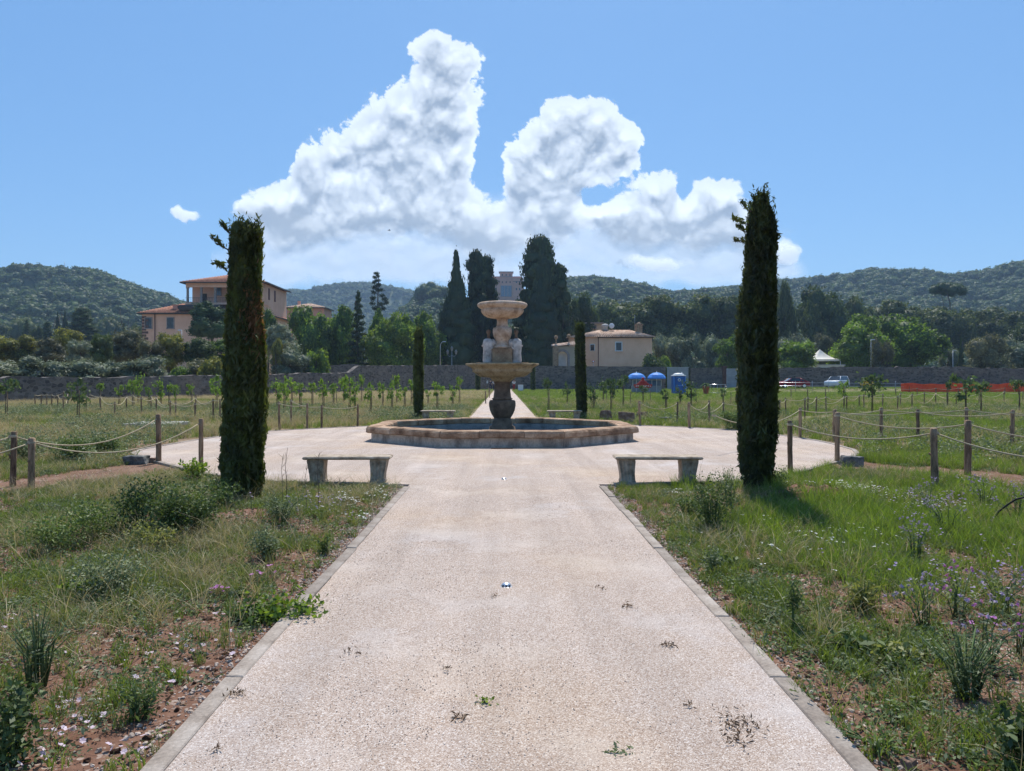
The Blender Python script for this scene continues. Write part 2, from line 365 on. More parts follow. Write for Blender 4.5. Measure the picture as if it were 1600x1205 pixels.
M['g_grey'] = leaf_mat('grey_green_weed_leaves', (0.058, 0.085, 0.036), (0.235, 0.28, 0.135), 0.3)
M['g_weed'] = leaf_mat('dark_weed_leaves', (0.030, 0.060, 0.015), (0.16, 0.22, 0.055), 0.35)
M['petal_white'] = leaf_mat('white_petals', (0.62, 0.62, 0.58), (0.8, 0.8, 0.78), 0.3)
M['petal_pink'] = leaf_mat('pale_pink_petals', (0.55, 0.42, 0.50), (0.75, 0.66, 0.74), 0.3)
M['petal_purple'] = leaf_mat('mauve_petals', (0.30, 0.22, 0.38), (0.50, 0.40, 0.58), 0.3)
M['petal_magenta'] = leaf_mat('magenta_petals', (0.42, 0.12, 0.40), (0.60, 0.26, 0.56), 0.3)
M['dead'] = leaf_mat('dead_leaf_litter', (0.10, 0.055, 0.03), (0.26, 0.17, 0.10), 0.2)

# ------------------------------------------------------------------ layout of the ground
PLAZA = [(-3.9, 11.2), (-8.35, 16.0), (-8.2, 19.5), (-7.6, 22.6), (-4.7, 25.5), (0, 26.5), (4.8, 25.9), (7.6, 23.4), (8.35, 19.2), (7.9, 15.9), (3.9, 11.2)]
_c = []
for i in range(len(PLAZA)):                                   # rounded outline
    a, b, c = (np.array(PLAZA[(i + k) % len(PLAZA)]) for k in (-1, 0, 1))
    for t in (0.0, 0.5, 1.0):
        p = (b + (a - b) * 0.25); q = (b + (c - b) * 0.25); _c.append(tuple((1 - t) ** 2 * p + 2 * t * (1 - t) * b + t * t * q))
PLAZA = _c
def in_poly(x, y, poly):
    x = np.asarray(x, float); y = np.asarray(y, float); r = np.zeros(x.shape, bool); n = len(poly)
    for i in range(n):
        (x1, y1), (x2, y2) = poly[i], poly[(i + 1) % n]
        c = ((y1 > y) != (y2 > y)) & (x < (x2 - x1) * (y - y1) / ((y2 - y1) + 1e-12) + x1); r ^= c
    return r
PW = 1.40                                                     # half width of the paths
def path_edge(y): return PW
def seg_dist(x, y, a, b):
    ax, ay = a; bx, by = b; L = (bx - ax) ** 2 + (by - ay) ** 2
    t = np.clip(((x - ax) * (bx - ax) + (y - ay) * (by - ay)) / L, 0, 1)
    return np.hypot(x - ax - t * (bx - ax), y - ay - t * (by - ay))
# trodden soil strips between the roped posts, left and right of the round gravel area
STRIPS = [(at(1225, 657)[:2], at(1460, 636)[:2], 0.55), (at(345, 667)[:2], at(130, 653)[:2], 0.5), ((-5.6, 15.0), (-9.6, 7.0), 0.75), ((6.6, 13.9), (10.4, 8.8), 0.75)]
HEAPS = [(4.05, 9.95, 0.75, 0.20), (-2.9, 8.3, 0.6, 0.10), (3.3, 10.6, 0.6, 0.12), (-1.9, 6.5, 0.5, 0.06)]
def hgt(x, y):
    x = np.asarray(x, float); y = np.asarray(y, float)
    off = np.clip((np.abs(x) - PW - 0.1) / 0.8, 0, 1); pl = np.hypot(x / 8.6, (y - 19) / 8.0)
    off = np.minimum(off, np.clip((pl - 1.08) * 6, 0, 1))
    z = off * (0.10 * (fbm(x * 0.5, y * 0.5, 4, 3) - 0.42) + 0.045 * (fbm(x * 3.1, y * 3.1, 4, 9) - 0.5))
    for hx, hy, r, h in HEAPS: z = z + off * h * np.exp(-((x - hx) ** 2 + (y - hy) ** 2) / (r * r)) * (0.7 + 0.6 * vnoise(x * 6, y * 6, 4))
    z = z + 0.45 * sstep(y, 94, 102) * sstep(x, 22, 45)
    return z - 0.012
def soilness(x, y):
    x = np.asarray(x, float); y = np.asarray(y, float)
    """1 where bare soil shows, 0 where plants grow"""
    n = fbm(np.asarray(x) * 0.75, np.asarray(y) * 0.75, 4, 21)
    s = sstep(n, 0.50, 0.62) * np.where(np.asarray(y) < 14, 0.72, 0.25)
    for hx, hy, r, h in HEAPS: s = np.maximum(s, 1.1 * np.exp(-((x - hx) ** 2 + (y - hy) ** 2) / (r * r * .8)))
    s = np.clip(s, 0, 1)
    for a, b, w in STRIPS: s = np.maximum(s, 1 - sstep(seg_dist(x, y, a, b) + (fbm(x * 2, y * 2, 3, 6) - .5) * 0.8, w * 0.9, w * 1.25))
    edge = np.abs(x) - PW
    s = np.maximum(s, (1 - sstep(edge + (fbm(x * 3, y * 1.5, 3, 5) - .5) * 0.7, 0.15, 0.5)) * np.where(np.asarray(y) < 11.3, 1, 0) * 0.9)
    return s
def in_strip(x, y): return np.minimum.reduce([seg_dist(x, y, a, b) / w for a, b, w in STRIPS]) + (fbm(x * 2, y * 2, 3, 6) - .5) * .7 < .85
xs = np.concatenate([-np.geomspace(5000, 13, 60), np.linspace(-12.5, 12.5, 300), np.geomspace(13, 5000, 60)])
ys = np.concatenate([[-60, -20, -5], np.linspace(0, 15, 210), np.linspace(15.2, 45, 120), np.geomspace(46, 6000, 70)])
X, Y = np.meshgrid(xs, ys); Z = hgt(X, Y)
nx, ny = len(xs), len(ys); idx = np.arange(nx * ny).reshape(ny, nx)
Fq = np.stack([idx[:-1, :-1], idx[:-1, 1:], idx[1:, 1:], idx[1:, :-1]], -1).reshape(-1, 4)
def ground_material():
    m = bpy.data.materials.new('soil_and_turf'); m.use_nodes = True; t = m.node_tree; t.nodes.clear(); g = G(t)
    tc = g.n('ShaderNodeTexCoord'); P = tc.outputs['Object']; s = g.n('ShaderNodeSeparateXYZ'); g.put(s.inputs[0], P)
    n1 = g.lin(g.noise(P, 1.3, 6, 0.6), 0.3, 0.7); n2 = g.lin(g.noise(P, 14, 5, 0.65), 0.3, 0.7)
    soil = g.mixc(n1, (0.155, 0.075, 0.045), (0.29, 0.170, 0.118))
    soil = g.mixc(g.m('MULTIPLY', n2, 0.55), soil, (0.085, 0.042, 0.03))
    ch = g.voro(P, 60, 'F1', 'Color'); cs = g.n('ShaderNodeSeparateXYZ'); g.put(cs.inputs[0], ch)
    big = g.lin(g.noise(P, 2.2, 3), 0.42, 0.66)
    chip = g.m('MULTIPLY', g.m('GREATER_THAN', cs.outputs[0], 0.80), g.m('ADD', g.m('MULTIPLY', big, 0.8), 0.15))
    soil = g.mixc(chip, soil, g.mixc(cs.outputs[1], (0.30, 0.22, 0.17), (0.55, 0.47, 0.40)))
    straw = g.mixc(n2, (0.23, 0.17, 0.095), (0.40, 0.33, 0.20))
    green = g.mixc(n2, (0.05, 0.078, 0.02), (0.135, 0.165, 0.055))
    gm = g.lin(g.noise(P, 0.35, 5, 0.6), 0.42, 0.58)
    rightside = g.ss(s.outputs[0], -4.0, 3.0)
    g_field = g.m('ADD', g.m('MULTIPLY', rightside, 0.45), g.m('MULTIPLY', gm, 0.45), clamp=True)
    field = g.mixc(g_field, straw, green)
    field = g.mixc(g.m('MULTIPLY', g.lin(g.noise(P, 0.8, 5, 0.6), 0.55, 0.66), 0.55), field, soil)
    far = g.ss(s.outputs[1], 10.0, 30.0)
    c = g.mixc(g.m('MULTIPLY', far, 0.92), soil, field)
    far2 = g.ss(s.outputs[1], 150.0, 190.0); c = g.mixc(far2, c, (0.045, 0.07, 0.025))
    b = g.n('ShaderNodeBsdfPrincipled'); g.put(b.inputs['Base Color'], c); b.inputs['Roughness'].default_value = 1; b.inputs['Specular IOR Level'].default_value = 0.1
    bn = g.n('ShaderNodeBump'); bn.inputs['Distance'].default_value = 0.02; g.put(bn.inputs['Height'], g.m('ADD', g.noise(P, 22, 6, 0.7), g.m('MULTIPLY', chip, 0.4))); g.put(b.inputs['Normal'], bn.outputs[0])
    o = g.n('ShaderNodeOutputMaterial'); g.put(o.inputs[0], b.outputs[0]); return m
M['ground'] = ground_material()
tag(obj('ground', mesh_np('ground', np.stack([X, Y, Z], -1).reshape(-1, 3), Fq, M['ground'], True)), kind='structure')

def gravel_material():
    m = bpy.data.materials.new('pinkish_gravel'); m.use_nodes = True; t = m.node_tree; t.nodes.clear(); g = G(t)
    tc = g.n('ShaderNodeTexCoord'); P = tc.outputs['Object']
    v = g.n('ShaderNodeTexVoronoi', voronoi_dimensions='2D'); g.put(v.inputs['Vector'], g.v('ADD', P, g.v('SCALE', g.noise(P, 60, 2, out='Color'), None))); 
    v.inputs['Scale'].default_value = 210; t.nodes[-2].inputs[3].default_value = 0.006 if t.nodes[-2].type == 'VECT_MATH' else 0
    cs = g.n('ShaderNodeSeparateXYZ'); g.put(cs.inputs[0], v.outputs['Color'])
    cr = g.n('ShaderNodeValToRGB'); e = cr.color_ramp.elements
    stops = [(0, (0.24, 0.17, 0.13)), (0.08, (0.33, 0.24, 0.185)), (0.45, (0.46, 0.36, 0.29)), (0.8, (0.57, 0.475, 0.405)), (1, (0.76, 0.70, 0.64))]
    e[0].position = 0; e[0].color = (*stops[0][1], 1); e[1].position = 1; e[1].color = (*stops[-1][1], 1)
    for p_, c_ in stops[1:-1]: q = e.new(p_); q.color = (*c_, 1)
    g.put(cr.inputs[0], cs.outputs[0]); c = cr.outputs[0]
    big = g.noise(P, 0.9, 5, 0.62); big2 = g.noise(P, 0.45, 4, 0.6)
    c = g.mixc(g.m('MULTIPLY', g.lin(big, 0.50, 0.70), 0.60), c, (0.62, 0.585, 0.575), 'MIX')
    c = g.mixc(g.m('MULTIPLY', g.lin(big2, 0.48, 0.66), 0.7), c, g.v('MULTIPLY', c, (1.02, 0.90, 0.72)))
    c = g.mixc(g.m('MULTIPLY', g.lin(g.noise(P, 2.6, 6, 0.7), 0.55, 0.75), 0.32), c, (0.26, 0.20, 0.165))
    tr = g.noise(g.v('MULTIPLY', P, (2.6, 0.16, 1)), 1.0, 4, 0.6)
    c = g.v('SCALE', c); g.put(t.nodes[-1].inputs[3], g.lin(tr, 0.3, 0.7, 0.80, 1.02))
    b = g.n('ShaderNodeBsdfPrincipled'); g.put(b.inputs['Base Color'], c); b.inputs['Roughness'].default_value = 0.9; b.inputs['Specular IOR Level'].default_value = 0.15
    bn = g.n('ShaderNodeBump'); bn.inputs['Distance'].default_value = 0.005; bn.inputs['Strength'].default_value = 0.6
    g.put(bn.inputs['Height'], g.m('SUBTRACT', g.m('MULTIPLY', cs.outputs[1], 0.6), v.outputs['Distance'])); g.put(b.inputs['Normal'], bn.outputs[0])
    o = g.n('ShaderNodeOutputMaterial'); g.put(o.inputs[0], b.outputs[0]); return m
M['gravel'] = gravel_material()
# near path: fine mesh with very slight unevenness; then the round area and the far path
px_ = np.linspace(-PW, PW, 40); py_ = np.linspace(-3, 11.9, 160); X, Y = np.meshgrid(px_ * 1.025 + .02, py_)
Z = 0.020 + 0.008 * (fbm(X * 1.4, Y * 1.4, 3, 2) - 0.5) * (1 - sstep(Y, 10.5, 11.2))
n1, n2 = len(px_), len(py_); idx = np.arange(n1 * n2).reshape(n2, n1)
tag(obj('gravel_path', mesh_np('gravel_path', np.stack([X, Y, Z], -1).reshape(-1, 3), np.stack([idx[:-1, :-1], idx[:-1, 1:], idx[1:, 1:], idx[1:, :-1]], -1).reshape(-1, 4), M['gravel'], True)), kind='structure')
b = MB(); b.prism(PLAZA, -0.05, 0.014); tag(b.build('gravel_forecourt', M['gravel']), kind='structure')
b = MB(); b.prism([(-PW, 25.9), (PW, 25.9), (PW * 0.97, 124), (-PW * 0.97, 124)], -0.05, 0.019)
tag(b.build('far_gravel_path', M['gravel']), kind='structure')
# kerbs: one stone after the other, a little proud of the gravel
kb = thing('path_kerb', None, None, (0, 0, 0)); kb['kind'] = 'structure'
me_k = []
for v in range(4):
    b = MB(); b.box((0, 0, -0.035), (0.095, 0.985, 0.13), bev=0.006); me_k.append(b.mesh('kerb_stone', M['kerb']))
for sx in (-1, 1):
    yk = 0.4
    while yk < 11.3:
        o = obj('kerb_stone', me_k[R.randrange(4)], kb, (.02 + sx * (PW + 0.045 + R.uniform(-.006, .006)), yk, 0.0 + R.uniform(-.006, .008)), R.uniform(-.012, .012)); yk += 1.0
pk = thing('forecourt_kerb', None, None, (0, 0, 0)); pk['kind'] = 'structure'
NP = len(PLAZA)
for i in range(NP):
    a = Vector(PLAZA[i]); c = Vector(PLAZA[(i + 1) % NP]); L = (c - a).length
    if abs(a.x) < 1.7 and abs(c.x) < 4.2 and a.y < 12: continue
    k = max(1, round(L / 1.0))
    for j in range(k):
        p = a + (c - a) * ((j + .5) / k)
        if abs(p.x) < PW + .4: continue
        dl = (c - a) / L; nrm = Vector((dl.y, -dl.x))
        o = obj('kerb_stone', me_k[R.randrange(4)], pk, (p.x + nrm.x * 0.04, p.y + nrm.y * 0.04, 0.0), math.atan2(dl.y, dl.x) - math.pi / 2, (1, L / k, 1))

# ------------------------------------------------------------------ hills
def gn_scatter(name, protos, pts, rot, scl, ids, parent=None):
    """one object that instances the meshes in `protos` on points"""
    pc = bpy.data.collections.new(name + '_kinds')
    for k, me in enumerate(protos): pc.objects.link(bpy.data.objects.new('%s_kind_%02d' % (name, k), me))
    n = len(pts)
    me = mesh_np(name, pts, np.zeros((0, 3), np.int32), None, attrs={'rot': ('FLOAT_VECTOR', 'POINT', rot.astype(np.float32)), 'scl': ('FLOAT_VECTOR', 'POINT', scl.astype(np.float32)), 'idx': ('INT', 'POINT', ids.astype(np.int32))})
    o = obj(name, me, parent)
    t = bpy.data.node_groups.new(name + '_scatter', 'GeometryNodeTree')
    t.interface.new_socket('Geometry', in_out='INPUT', socket_type='NodeSocketGeometry'); t.interface.new_socket('Geometry', in_out='OUTPUT', socket_type='NodeSocketGeometry')
    N = t.nodes.new; a = N('NodeGroupInput'); z = N('NodeGroupOutput')
    ci = N('GeometryNodeCollectionInfo'); ci.inputs['Collection'].default_value = pc; ci.inputs['Separate Children'].default_value = True; ci.inputs['Reset Children'].default_value = True
    ip = N('GeometryNodeInstanceOnPoints'); ip.inputs['Pick Instance'].default_value = True
    L = t.links.new
    L(a.outputs[0], ip.inputs['Points']); L(ci.outputs[0], ip.inputs['Instance'])
    for nm, typ, sk in (('rot', 'FLOAT_VECTOR', 'Rotation'), ('scl', 'FLOAT_VECTOR', 'Scale'), ('idx', 'INT', 'Instance Index')):
        na = N('GeometryNodeInputNamedAttribute'); na.data_type = typ; na.inputs['Name'].default_value = nm; L(na.outputs[0], ip.inputs[sk])
    L(ip.outputs[0], z.inputs[0])
    md = o.modifiers.new('scatter', 'NODES'); md.node_group = t
    return o

def sph(n, rg):
    v = rg.normal(size=(n, 3)); return v / np.linalg.norm(v, axis=1, keepdims=True)
def leaf_quads(C, Nn, size, rg, jit=0.7, aspect=0.6, bend=0.25, up=None):
    """small leaf clumps: a folded pair of triangles each, centred at C, facing about Nn"""
    n = len(C); Nn = Nn + rg.normal(size=(n, 3)) * jit; Nn /= np.linalg.norm(Nn, axis=1, keepdims=True)
    t = rg.normal(size=(n, 3)) if up is None else up + rg.normal(size=(n, 3)) * 0.25
    t -= (t * Nn).sum(1, keepdims=True) * Nn; t /= np.linalg.norm(t, axis=1, keepdims=True) + 1e-9
    w = np.cross(Nn, t); s = (size * rg.uniform(0.6, 1.35, n))[:, None]
    V = np.stack([C - t * s * 0.5, C + w * s * aspect * 0.5 + Nn * s * bend * 0.4, C + t * s * 0.5, C - w * s * aspect * 0.5 - Nn * s * bend * 0.2], 1).reshape(-1, 3)
    Fa = np.arange(4 * n).reshape(n, 4); tint = np.repeat(rg.uniform(0, 1, n), 4)
    return V, Fa, tint
ICO = None
def ico():
    global ICO
    if ICO is None:
        p = (1 + 5 ** .5) / 2
        v = np.array([(-1, p, 0), (1, p, 0), (-1, -p, 0), (1, -p, 0), (0, -1, p), (0, 1, p), (0, -1, -p), (0, 1, -p), (p, 0, -1), (p, 0, 1), (-p, 0, -1), (-p, 0, 1)], float)
        v /= np.linalg.norm(v[0])
        f = [(0, 11, 5), (0, 5, 1), (0, 1, 7), (0, 7, 10), (0, 10, 11), (1, 5, 9), (5, 11, 4), (11, 10, 2), (10, 7, 6), (7, 1, 8), (3, 9, 4), (3, 4, 2), (3, 2, 6), (3, 6, 8), (3, 8, 9), (4, 9, 5), (2, 4, 11), (6, 2, 10), (8, 6, 7), (9, 8, 1)]
        V = [tuple(q) for q in v]; c = {}
        def mid(a, b):
            k = (min(a, b), max(a, b))
            if k not in c:
                m_ = np.array(V[a]) + np.array(V[b]); V.append(tuple(m_ / np.linalg.norm(m_))); c[k] = len(V) - 1
            return c[k]
        F2 = []
        for a, b_, d in f: x, y, z = mid(a, b_), mid(b_, d), mid(d, a); F2 += [(a, x, z), (b_, y, x), (d, z, y), (x, y, z)]
        ICO = (np.array(V), np.array(F2))
    return ICO
def lobes_mesh(name, lobes, n, size, mat, seed, core=0.8, jit=0.7, shell=(0.86, 1.10), aspect=0.62, flat=None):
    """crown: leaf clumps on the surface of many lobes, dark inner mass of the same foliage"""
    rg = np.random.default_rng(seed); L = np.array(lobes, float)      # cx cy cz rx ry rz
    w = L[:, 3] * L[:, 5]; w /= w.sum(); k = rg.choice(len(L), size=int(n * 1.6), p=w)
    d = sph(len(k), rg); rr = rg.uniform(shell[0], shell[1], len(k))[:, None]
    rr *= (0.90 + 0.22 * np.sin(7 * d[:, :1] + k[:, None]) * np.cos(6 * d[:, 2:3] + 2 * k[:, None]))
    C = L[k, :3] + d * L[k, 3:6] * rr
    keep = np.ones(len(C), bool)
    for q in range(len(L)):
        e = (C - L[q, :3]) / L[q, 3:6]; keep &= ~(((e ** 2).sum(1) < 0.62) & (k != q))
    C = C[keep][:n]; d = d[keep][:n]
    V, Fa, ti = leaf_quads(C, d, size, rg, jit, aspect)
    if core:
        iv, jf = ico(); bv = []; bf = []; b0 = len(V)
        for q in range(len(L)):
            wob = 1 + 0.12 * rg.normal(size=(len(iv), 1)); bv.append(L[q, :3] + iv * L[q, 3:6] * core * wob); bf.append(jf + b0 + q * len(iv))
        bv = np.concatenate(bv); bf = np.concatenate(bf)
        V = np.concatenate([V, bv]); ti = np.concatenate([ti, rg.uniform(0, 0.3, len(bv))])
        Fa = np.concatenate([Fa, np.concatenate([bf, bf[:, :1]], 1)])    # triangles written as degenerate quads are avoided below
        nq = len(Fa) - len(bf)
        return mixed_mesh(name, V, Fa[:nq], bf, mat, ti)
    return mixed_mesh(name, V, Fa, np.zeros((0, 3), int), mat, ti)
def mixed_mesh(name, V, Q, T, mat, tint):
    V = np.asarray(V, np.float32)
    me = bpy.data.meshes.new(name); me.vertices.add(len(V)); me.vertices.foreach_set('co', V.ravel())
    li = np.concatenate([Q.ravel(), T.ravel()]).astype(np.int32); me.loops.add(len(li)); me.polygons.add(len(Q) + len(T))
    me.loops.foreach_set('vertex_index', li)
    tot = np.concatenate([np.full(len(Q), 4), np.full(len(T), 3)]).astype(np.int32); st = np.concatenate([[0], np.cumsum(tot)[:-1]]).astype(np.int32)
    me.polygons.foreach_set('loop_start', st); me.polygons.foreach_set('loop_total', tot)
    me.materials.append(mat); a = me.attributes.new('tint', 'FLOAT', 'POINT'); a.data.foreach_set('value', np.asarray(tint, np.float32))
    me.update(calc_edges=True); return me
def round_lobes(seed, n=14, flat=0.5, spread=0.30, zc=0.5, zs=0.5, r=(0.15, 0.26)):
    rg = random.Random(seed); L = []
    for i in range(n):
        a = i * 2.4 + rg.uniform(-.4, .4); q = math.sqrt((i + .5) / n); el = rg.uniform(-1, 1)
        rad = spread * (0.35 + 0.65 * q) * math.sqrt(max(0.12, 1 - el * el * 0.75)); rr = rg.uniform(*r)
        L.append((rad * math.cos(a), rad * math.sin(a), zc + el * (zs - 0.17), rr, rr, rr * rg.uniform(0.75, 1.0)))
    return L

FOREST = [lobes_mesh('forest_crown', round_lobes(60 + k, 6, zc=0.42, zs=0.42, r=(0.26, 0.36), spread=0.22), 330, 0.14, M['l_hill'], 60 + k, core=0.85, shell=(0.9, 1.1)) for k in range(4)]
def hill(name, D, d0, ridge, ntree, tsize, seed, px0=None, px1=None, back=1.3, lift=6.0):
    rx = np.array([r[0] for r in ridge], float); ry = np.array([r[1] for r in ridge], float)
    def H(px, d):
        zr = CH + (HY - np.interp(px, rx, ry)) * D / F - lift
        t = (d - d0) / (D - d0); up = np.clip(t, 0, 1); prof = 0.62 * np.sin(up * np.pi / 2) ** 1.3 + 0.38 * up
        dn_ = np.clip((t - 1) / (back - 1), 0, 1); prof = np.where(t > 1, 1 - 0.6 * dn_ ** 2, prof)
        x = (px - CX) * d / F
        n = (fbm(x / 130.0, d / 130.0, 4, seed) - 0.5) * 0.42 * np.sin(np.pi * np.clip(up, 0, 1)) 
        z = zr * np.clip(prof + n, 0, 1.2)
        lim = zr * (d / D) * (0.985 + 0.0 * t)                       # nothing in front of the crest rises above the line of sight to it
        return np.where(t < 1, np.minimum(z, lim), z) - 0.6 * (t <= 0)
    pxs = np.linspace(rx[0], rx[-1], 90); ds = np.linspace(d0, d0 + (D - d0) * back, 46)
    PX, DD = np.meshgrid(pxs, ds); Z = H(PX, DD); X = (PX - CX) * DD / F
    idx = np.arange(PX.size).reshape(PX.shape); Q = np.stack([idx[:-1, :-1], idx[:-1, 1:], idx[1:, 1:], idx[1:, :-1]], -1).reshape(-1, 4)
    tag(obj(name, mesh_np(name, np.stack([X, DD, Z], -1).reshape(-1, 3), Q, M['hill'], True)), kind='structure')
    rg = np.random.default_rng(seed); a0 = px0 if px0 is not None else rx[0]; a1 = px1 if px1 is not None else rx[-1]
    PXt = rg.uniform(a0, a1, ntree); u = rg.uniform(0, 1, ntree); dt = d0 + (D * 1.02 - d0) * (0.01 + 0.99 * u ** 0.72)
    nr = ntree // 8; PXt[:nr] = np.linspace(a0, a1, nr) + rg.uniform(-1, 1, nr); dt[:nr] = D * rg.uniform(.975, 1.0, nr)
    zt = H(PXt, dt); pts = np.stack([(PXt - CX) * dt / F, dt, zt - tsize * 0.18], -1)
    s = tsize * rg.uniform(0.6, 1.35, ntree) * (0.75 + 0.6 * fbm(pts[:, 0] / 40, pts[:, 1] / 40, 2, seed)); sc = np.stack([s, s, s * rg.uniform(0.6, 0.95, ntree)], -1)
    ro = np.stack([np.zeros(ntree), np.zeros(ntree), rg.uniform(0, 6.28, ntree)], -1)
    o = gn_scatter('hillside_forest', FOREST, pts, ro, sc, rg.integers(0, 4, ntree)); tag(o, kind='stuff')
    return H
M['hill'] = tex_mat('wooded_hill_floor', [(0.03, 0.045, 0.018), (0.06, 0.08, 0.03)], 0.02, 6)
H_left = hill('hill_left', 1150, 300, [(-260, 450), (-160, 432), (-60, 420), (0, 418), (60, 417), (100, 421), (135, 421), (160, 427), (185, 436), (220, 449), (255, 460), (285, 470), (330, 486), (400, 505), (470, 530)], 11000, 9, 1, lift=7)
H_mid = hill('hill_middle', 1700, 800, [(300, 500), (380, 470), (430, 457), (455, 453), (480, 453), (510, 446), (550, 442), (585, 442), (610, 448), (640, 454), (670, 466), (720, 480), (800, 490)], 7000, 11, 2)
H_pal = hill('hill_palace', 640, 300, [(560, 560), (600, 520), (625, 486), (650, 470), (675, 464), (700, 464), (740, 474), (770, 480), (815, 480), (850, 480), (900, 498), (950, 530), (1000, 560)], 2200, 7, 3, lift=3)
H_right = hill('hill_right', 1150, 300, [(760, 520), (820, 460), (870, 440), (900, 434), (930, 433), (960, 440), (1000, 447), (1030, 454), (1050, 458), (1075, 456), (1110, 452), (1150, 447), (1190, 443), (1215, 438), (1250, 436), (1290, 433), (1330, 427), (1360, 421), (1400, 422), (1450, 424), (1480, 431), (1505, 430), (1540, 424), (1575, 415), (1610, 407), (1680, 400), (1760, 420), (1850, 450)], 16000, 9.5, 4)

# ------------------------------------------------------------------ clouds: paired sheets far beyond the hills, shading painted into the back one's opacity
LOBES = [(676,78,30,28),(702,98,46,40),(690,140,58,52),(650,185,72,56),(604,215,62,50),(700,195,38,46),
 (548,236,44,30),(636,256,84,50),(716,244,30,30),(484,256,36,30),(500,296,72,40),(436,318,50,26),(560,322,100,50),
 (650,318,90,54),(706,322,50,46),(400,326,38,17),(470,350,84,44),(746,352,50,42),
 (900,178,44,26),(868,214,54,40),(934,214,56,44),(968,236,28,30),(832,256,46,36),(896,272,84,46),(806,286,34,30),
 (862,326,84,48),(1030,292,46,24),(1108,302,38,28),(1062,334,84,34),(1138,318,20,34),(1000,350,80,34),
 (1104,366,70,36),(1170,360,40,44),(1222,394,30,20),(792,368,60,44),(960,330,44,28)]
SOFT = [(560,384,190,66),(700,396,130,60),(860,376,140,76),(1020,388,160,54),(1150,396,100,44),(440,380,70,48),
        (560,424,120,30),(900,430,80,26),(1030,424,100,26),(434,436,30,18),(760,430,120,22),(1200,420,60,24)]
SMALL = [(288,328,26,11),(1020,412,60,15),(906,426,30,13),(434,434,20,14),(1230,392,26,18)]
HOLES = [(934, 304, 26, 15), (768, 262, 20, 40), (1150, 396, 22, 10), (1068, 288, 10, 16)]
def cloud(name, label, D, x0, x1, y0, y1, step, lobes, soft, T, seed):
    small = soft is None
    gx = np.arange(x0, x1, step); gy = np.arange(y0, y1, step); PX, PY = np.meshgrid(gx, gy)
    wx = PX + 34 * (fbm(PX / 62, PY / 62, 5, seed, 0.6) - 0.5); wy = PY + 34 * (fbm(PX / 62, PY / 62, 5, seed + 40, 0.6) - 0.5)
    def fld(ls):
        s = 0
        for a, b_, rx, ry in ls: s = s + np.exp(4.0 * np.clip(1 - np.hypot((wx - a) / rx, (wy - b_) / ry), -3, 1))
        return np.log(s + 1e-9) / 4.0
    m_ = fld(lobes) - 0.9 * sum(np.exp(-((wx - a) / rx) ** 2 - ((wy - b_) / ry) ** 2) for a, b_, rx, ry in HOLES)
    p1 = 0.5 - worley(wx / 40, wy / 40, seed); p2 = 0.5 - worley(wx / 17 + 3, wy / 17, seed + 1); p3 = 0.5 - worley(wx / 8, wy / 8 + 5, seed + 2)
    fb = fbm(wx / 26, wy / 26, 7, seed + 9, 0.66) - 0.5
    fh = fbm(PX / 9 + 4, PY / 9, 5, seed + 90, 0.72) - 0.5
    dn = m_ - 0.02 + 0.18 * p1 + 0.15 * p2 + 0.08 * p3 + 0.50 * fb + 0.22 * fh
    sf = (fld(soft) if soft else np.full(PX.shape, -1.0)) + 0.9 * (fbm(wx / 90, wy / 60, 5, seed + 5) - 0.5)
    low = sstep(PY, 250, 400)                                     # the cloud base fades out softly
    am = sstep(dn, 0.0, 0.10 + 0.40 * low) * (1 - 0.35 * sstep(PY, 330, 430)); asf = 0.50 * sstep(sf, -0.12, 0.75) * (1 - sstep(PY, 425, 468))
    al = am + (1 - am) * asf
    # the front sheet bulges gently; billow shading is painted into the back sheet's opacity:
    # clear at rims and puff tops, dense in hearts, undersides and the base
    sm = np.clip(m_ + 0.3, 0, 1.3)
    for ax in (0, 1):                                             # smoothed body thickness
        for _ in range(3):
            k = 13; cs = np.cumsum(np.concatenate([np.repeat(sm.take([0], ax), k, ax), sm, np.repeat(sm.take([-1], ax), k, ax)], ax), ax)
            n_ = sm.shape[ax]; sm = (cs.take(range(2 * k, 2 * k + n_), ax) - cs.take(range(0, n_), ax)) / (2 * k)
    d1 = D - 0.30 * T * sm; d2 = D + T * (0.22 + 0.25 * sm)
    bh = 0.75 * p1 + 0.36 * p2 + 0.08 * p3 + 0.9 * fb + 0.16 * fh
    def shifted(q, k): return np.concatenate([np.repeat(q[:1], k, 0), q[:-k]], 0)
    rel = 0.9 * (bh - shifted(bh, 14)) + 0.5 * (bh - shifted(bh, 6))  # painted top light: bright puff tops, dark undersides
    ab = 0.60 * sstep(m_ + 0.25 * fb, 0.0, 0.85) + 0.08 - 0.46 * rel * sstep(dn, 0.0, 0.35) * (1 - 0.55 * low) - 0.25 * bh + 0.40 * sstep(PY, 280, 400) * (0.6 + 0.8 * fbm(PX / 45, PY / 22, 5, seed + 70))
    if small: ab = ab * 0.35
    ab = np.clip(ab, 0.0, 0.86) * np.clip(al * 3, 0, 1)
    def pos(d): return np.stack([(PX - CX) * d / F, d, CH + (HY - PY) * d / F], -1)
    idx = np.arange(PX.size).reshape(PX.shape); cell = np.maximum.reduce([al[:-1, :-1], al[1:, :-1], al[:-1, 1:], al[1:, 1:]]) > 0.004
    Q = np.stack([idx[:-1, :-1], idx[1:, :-1], idx[1:, 1:], idx[:-1, 1:]], -1)[cell]
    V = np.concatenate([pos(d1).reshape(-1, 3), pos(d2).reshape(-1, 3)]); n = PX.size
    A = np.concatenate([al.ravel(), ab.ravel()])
    Q = np.concatenate([Q, Q[:, ::-1] + n]); used = np.unique(Q); rem = np.full(len(V), -1); rem[used] = np.arange(len(used))
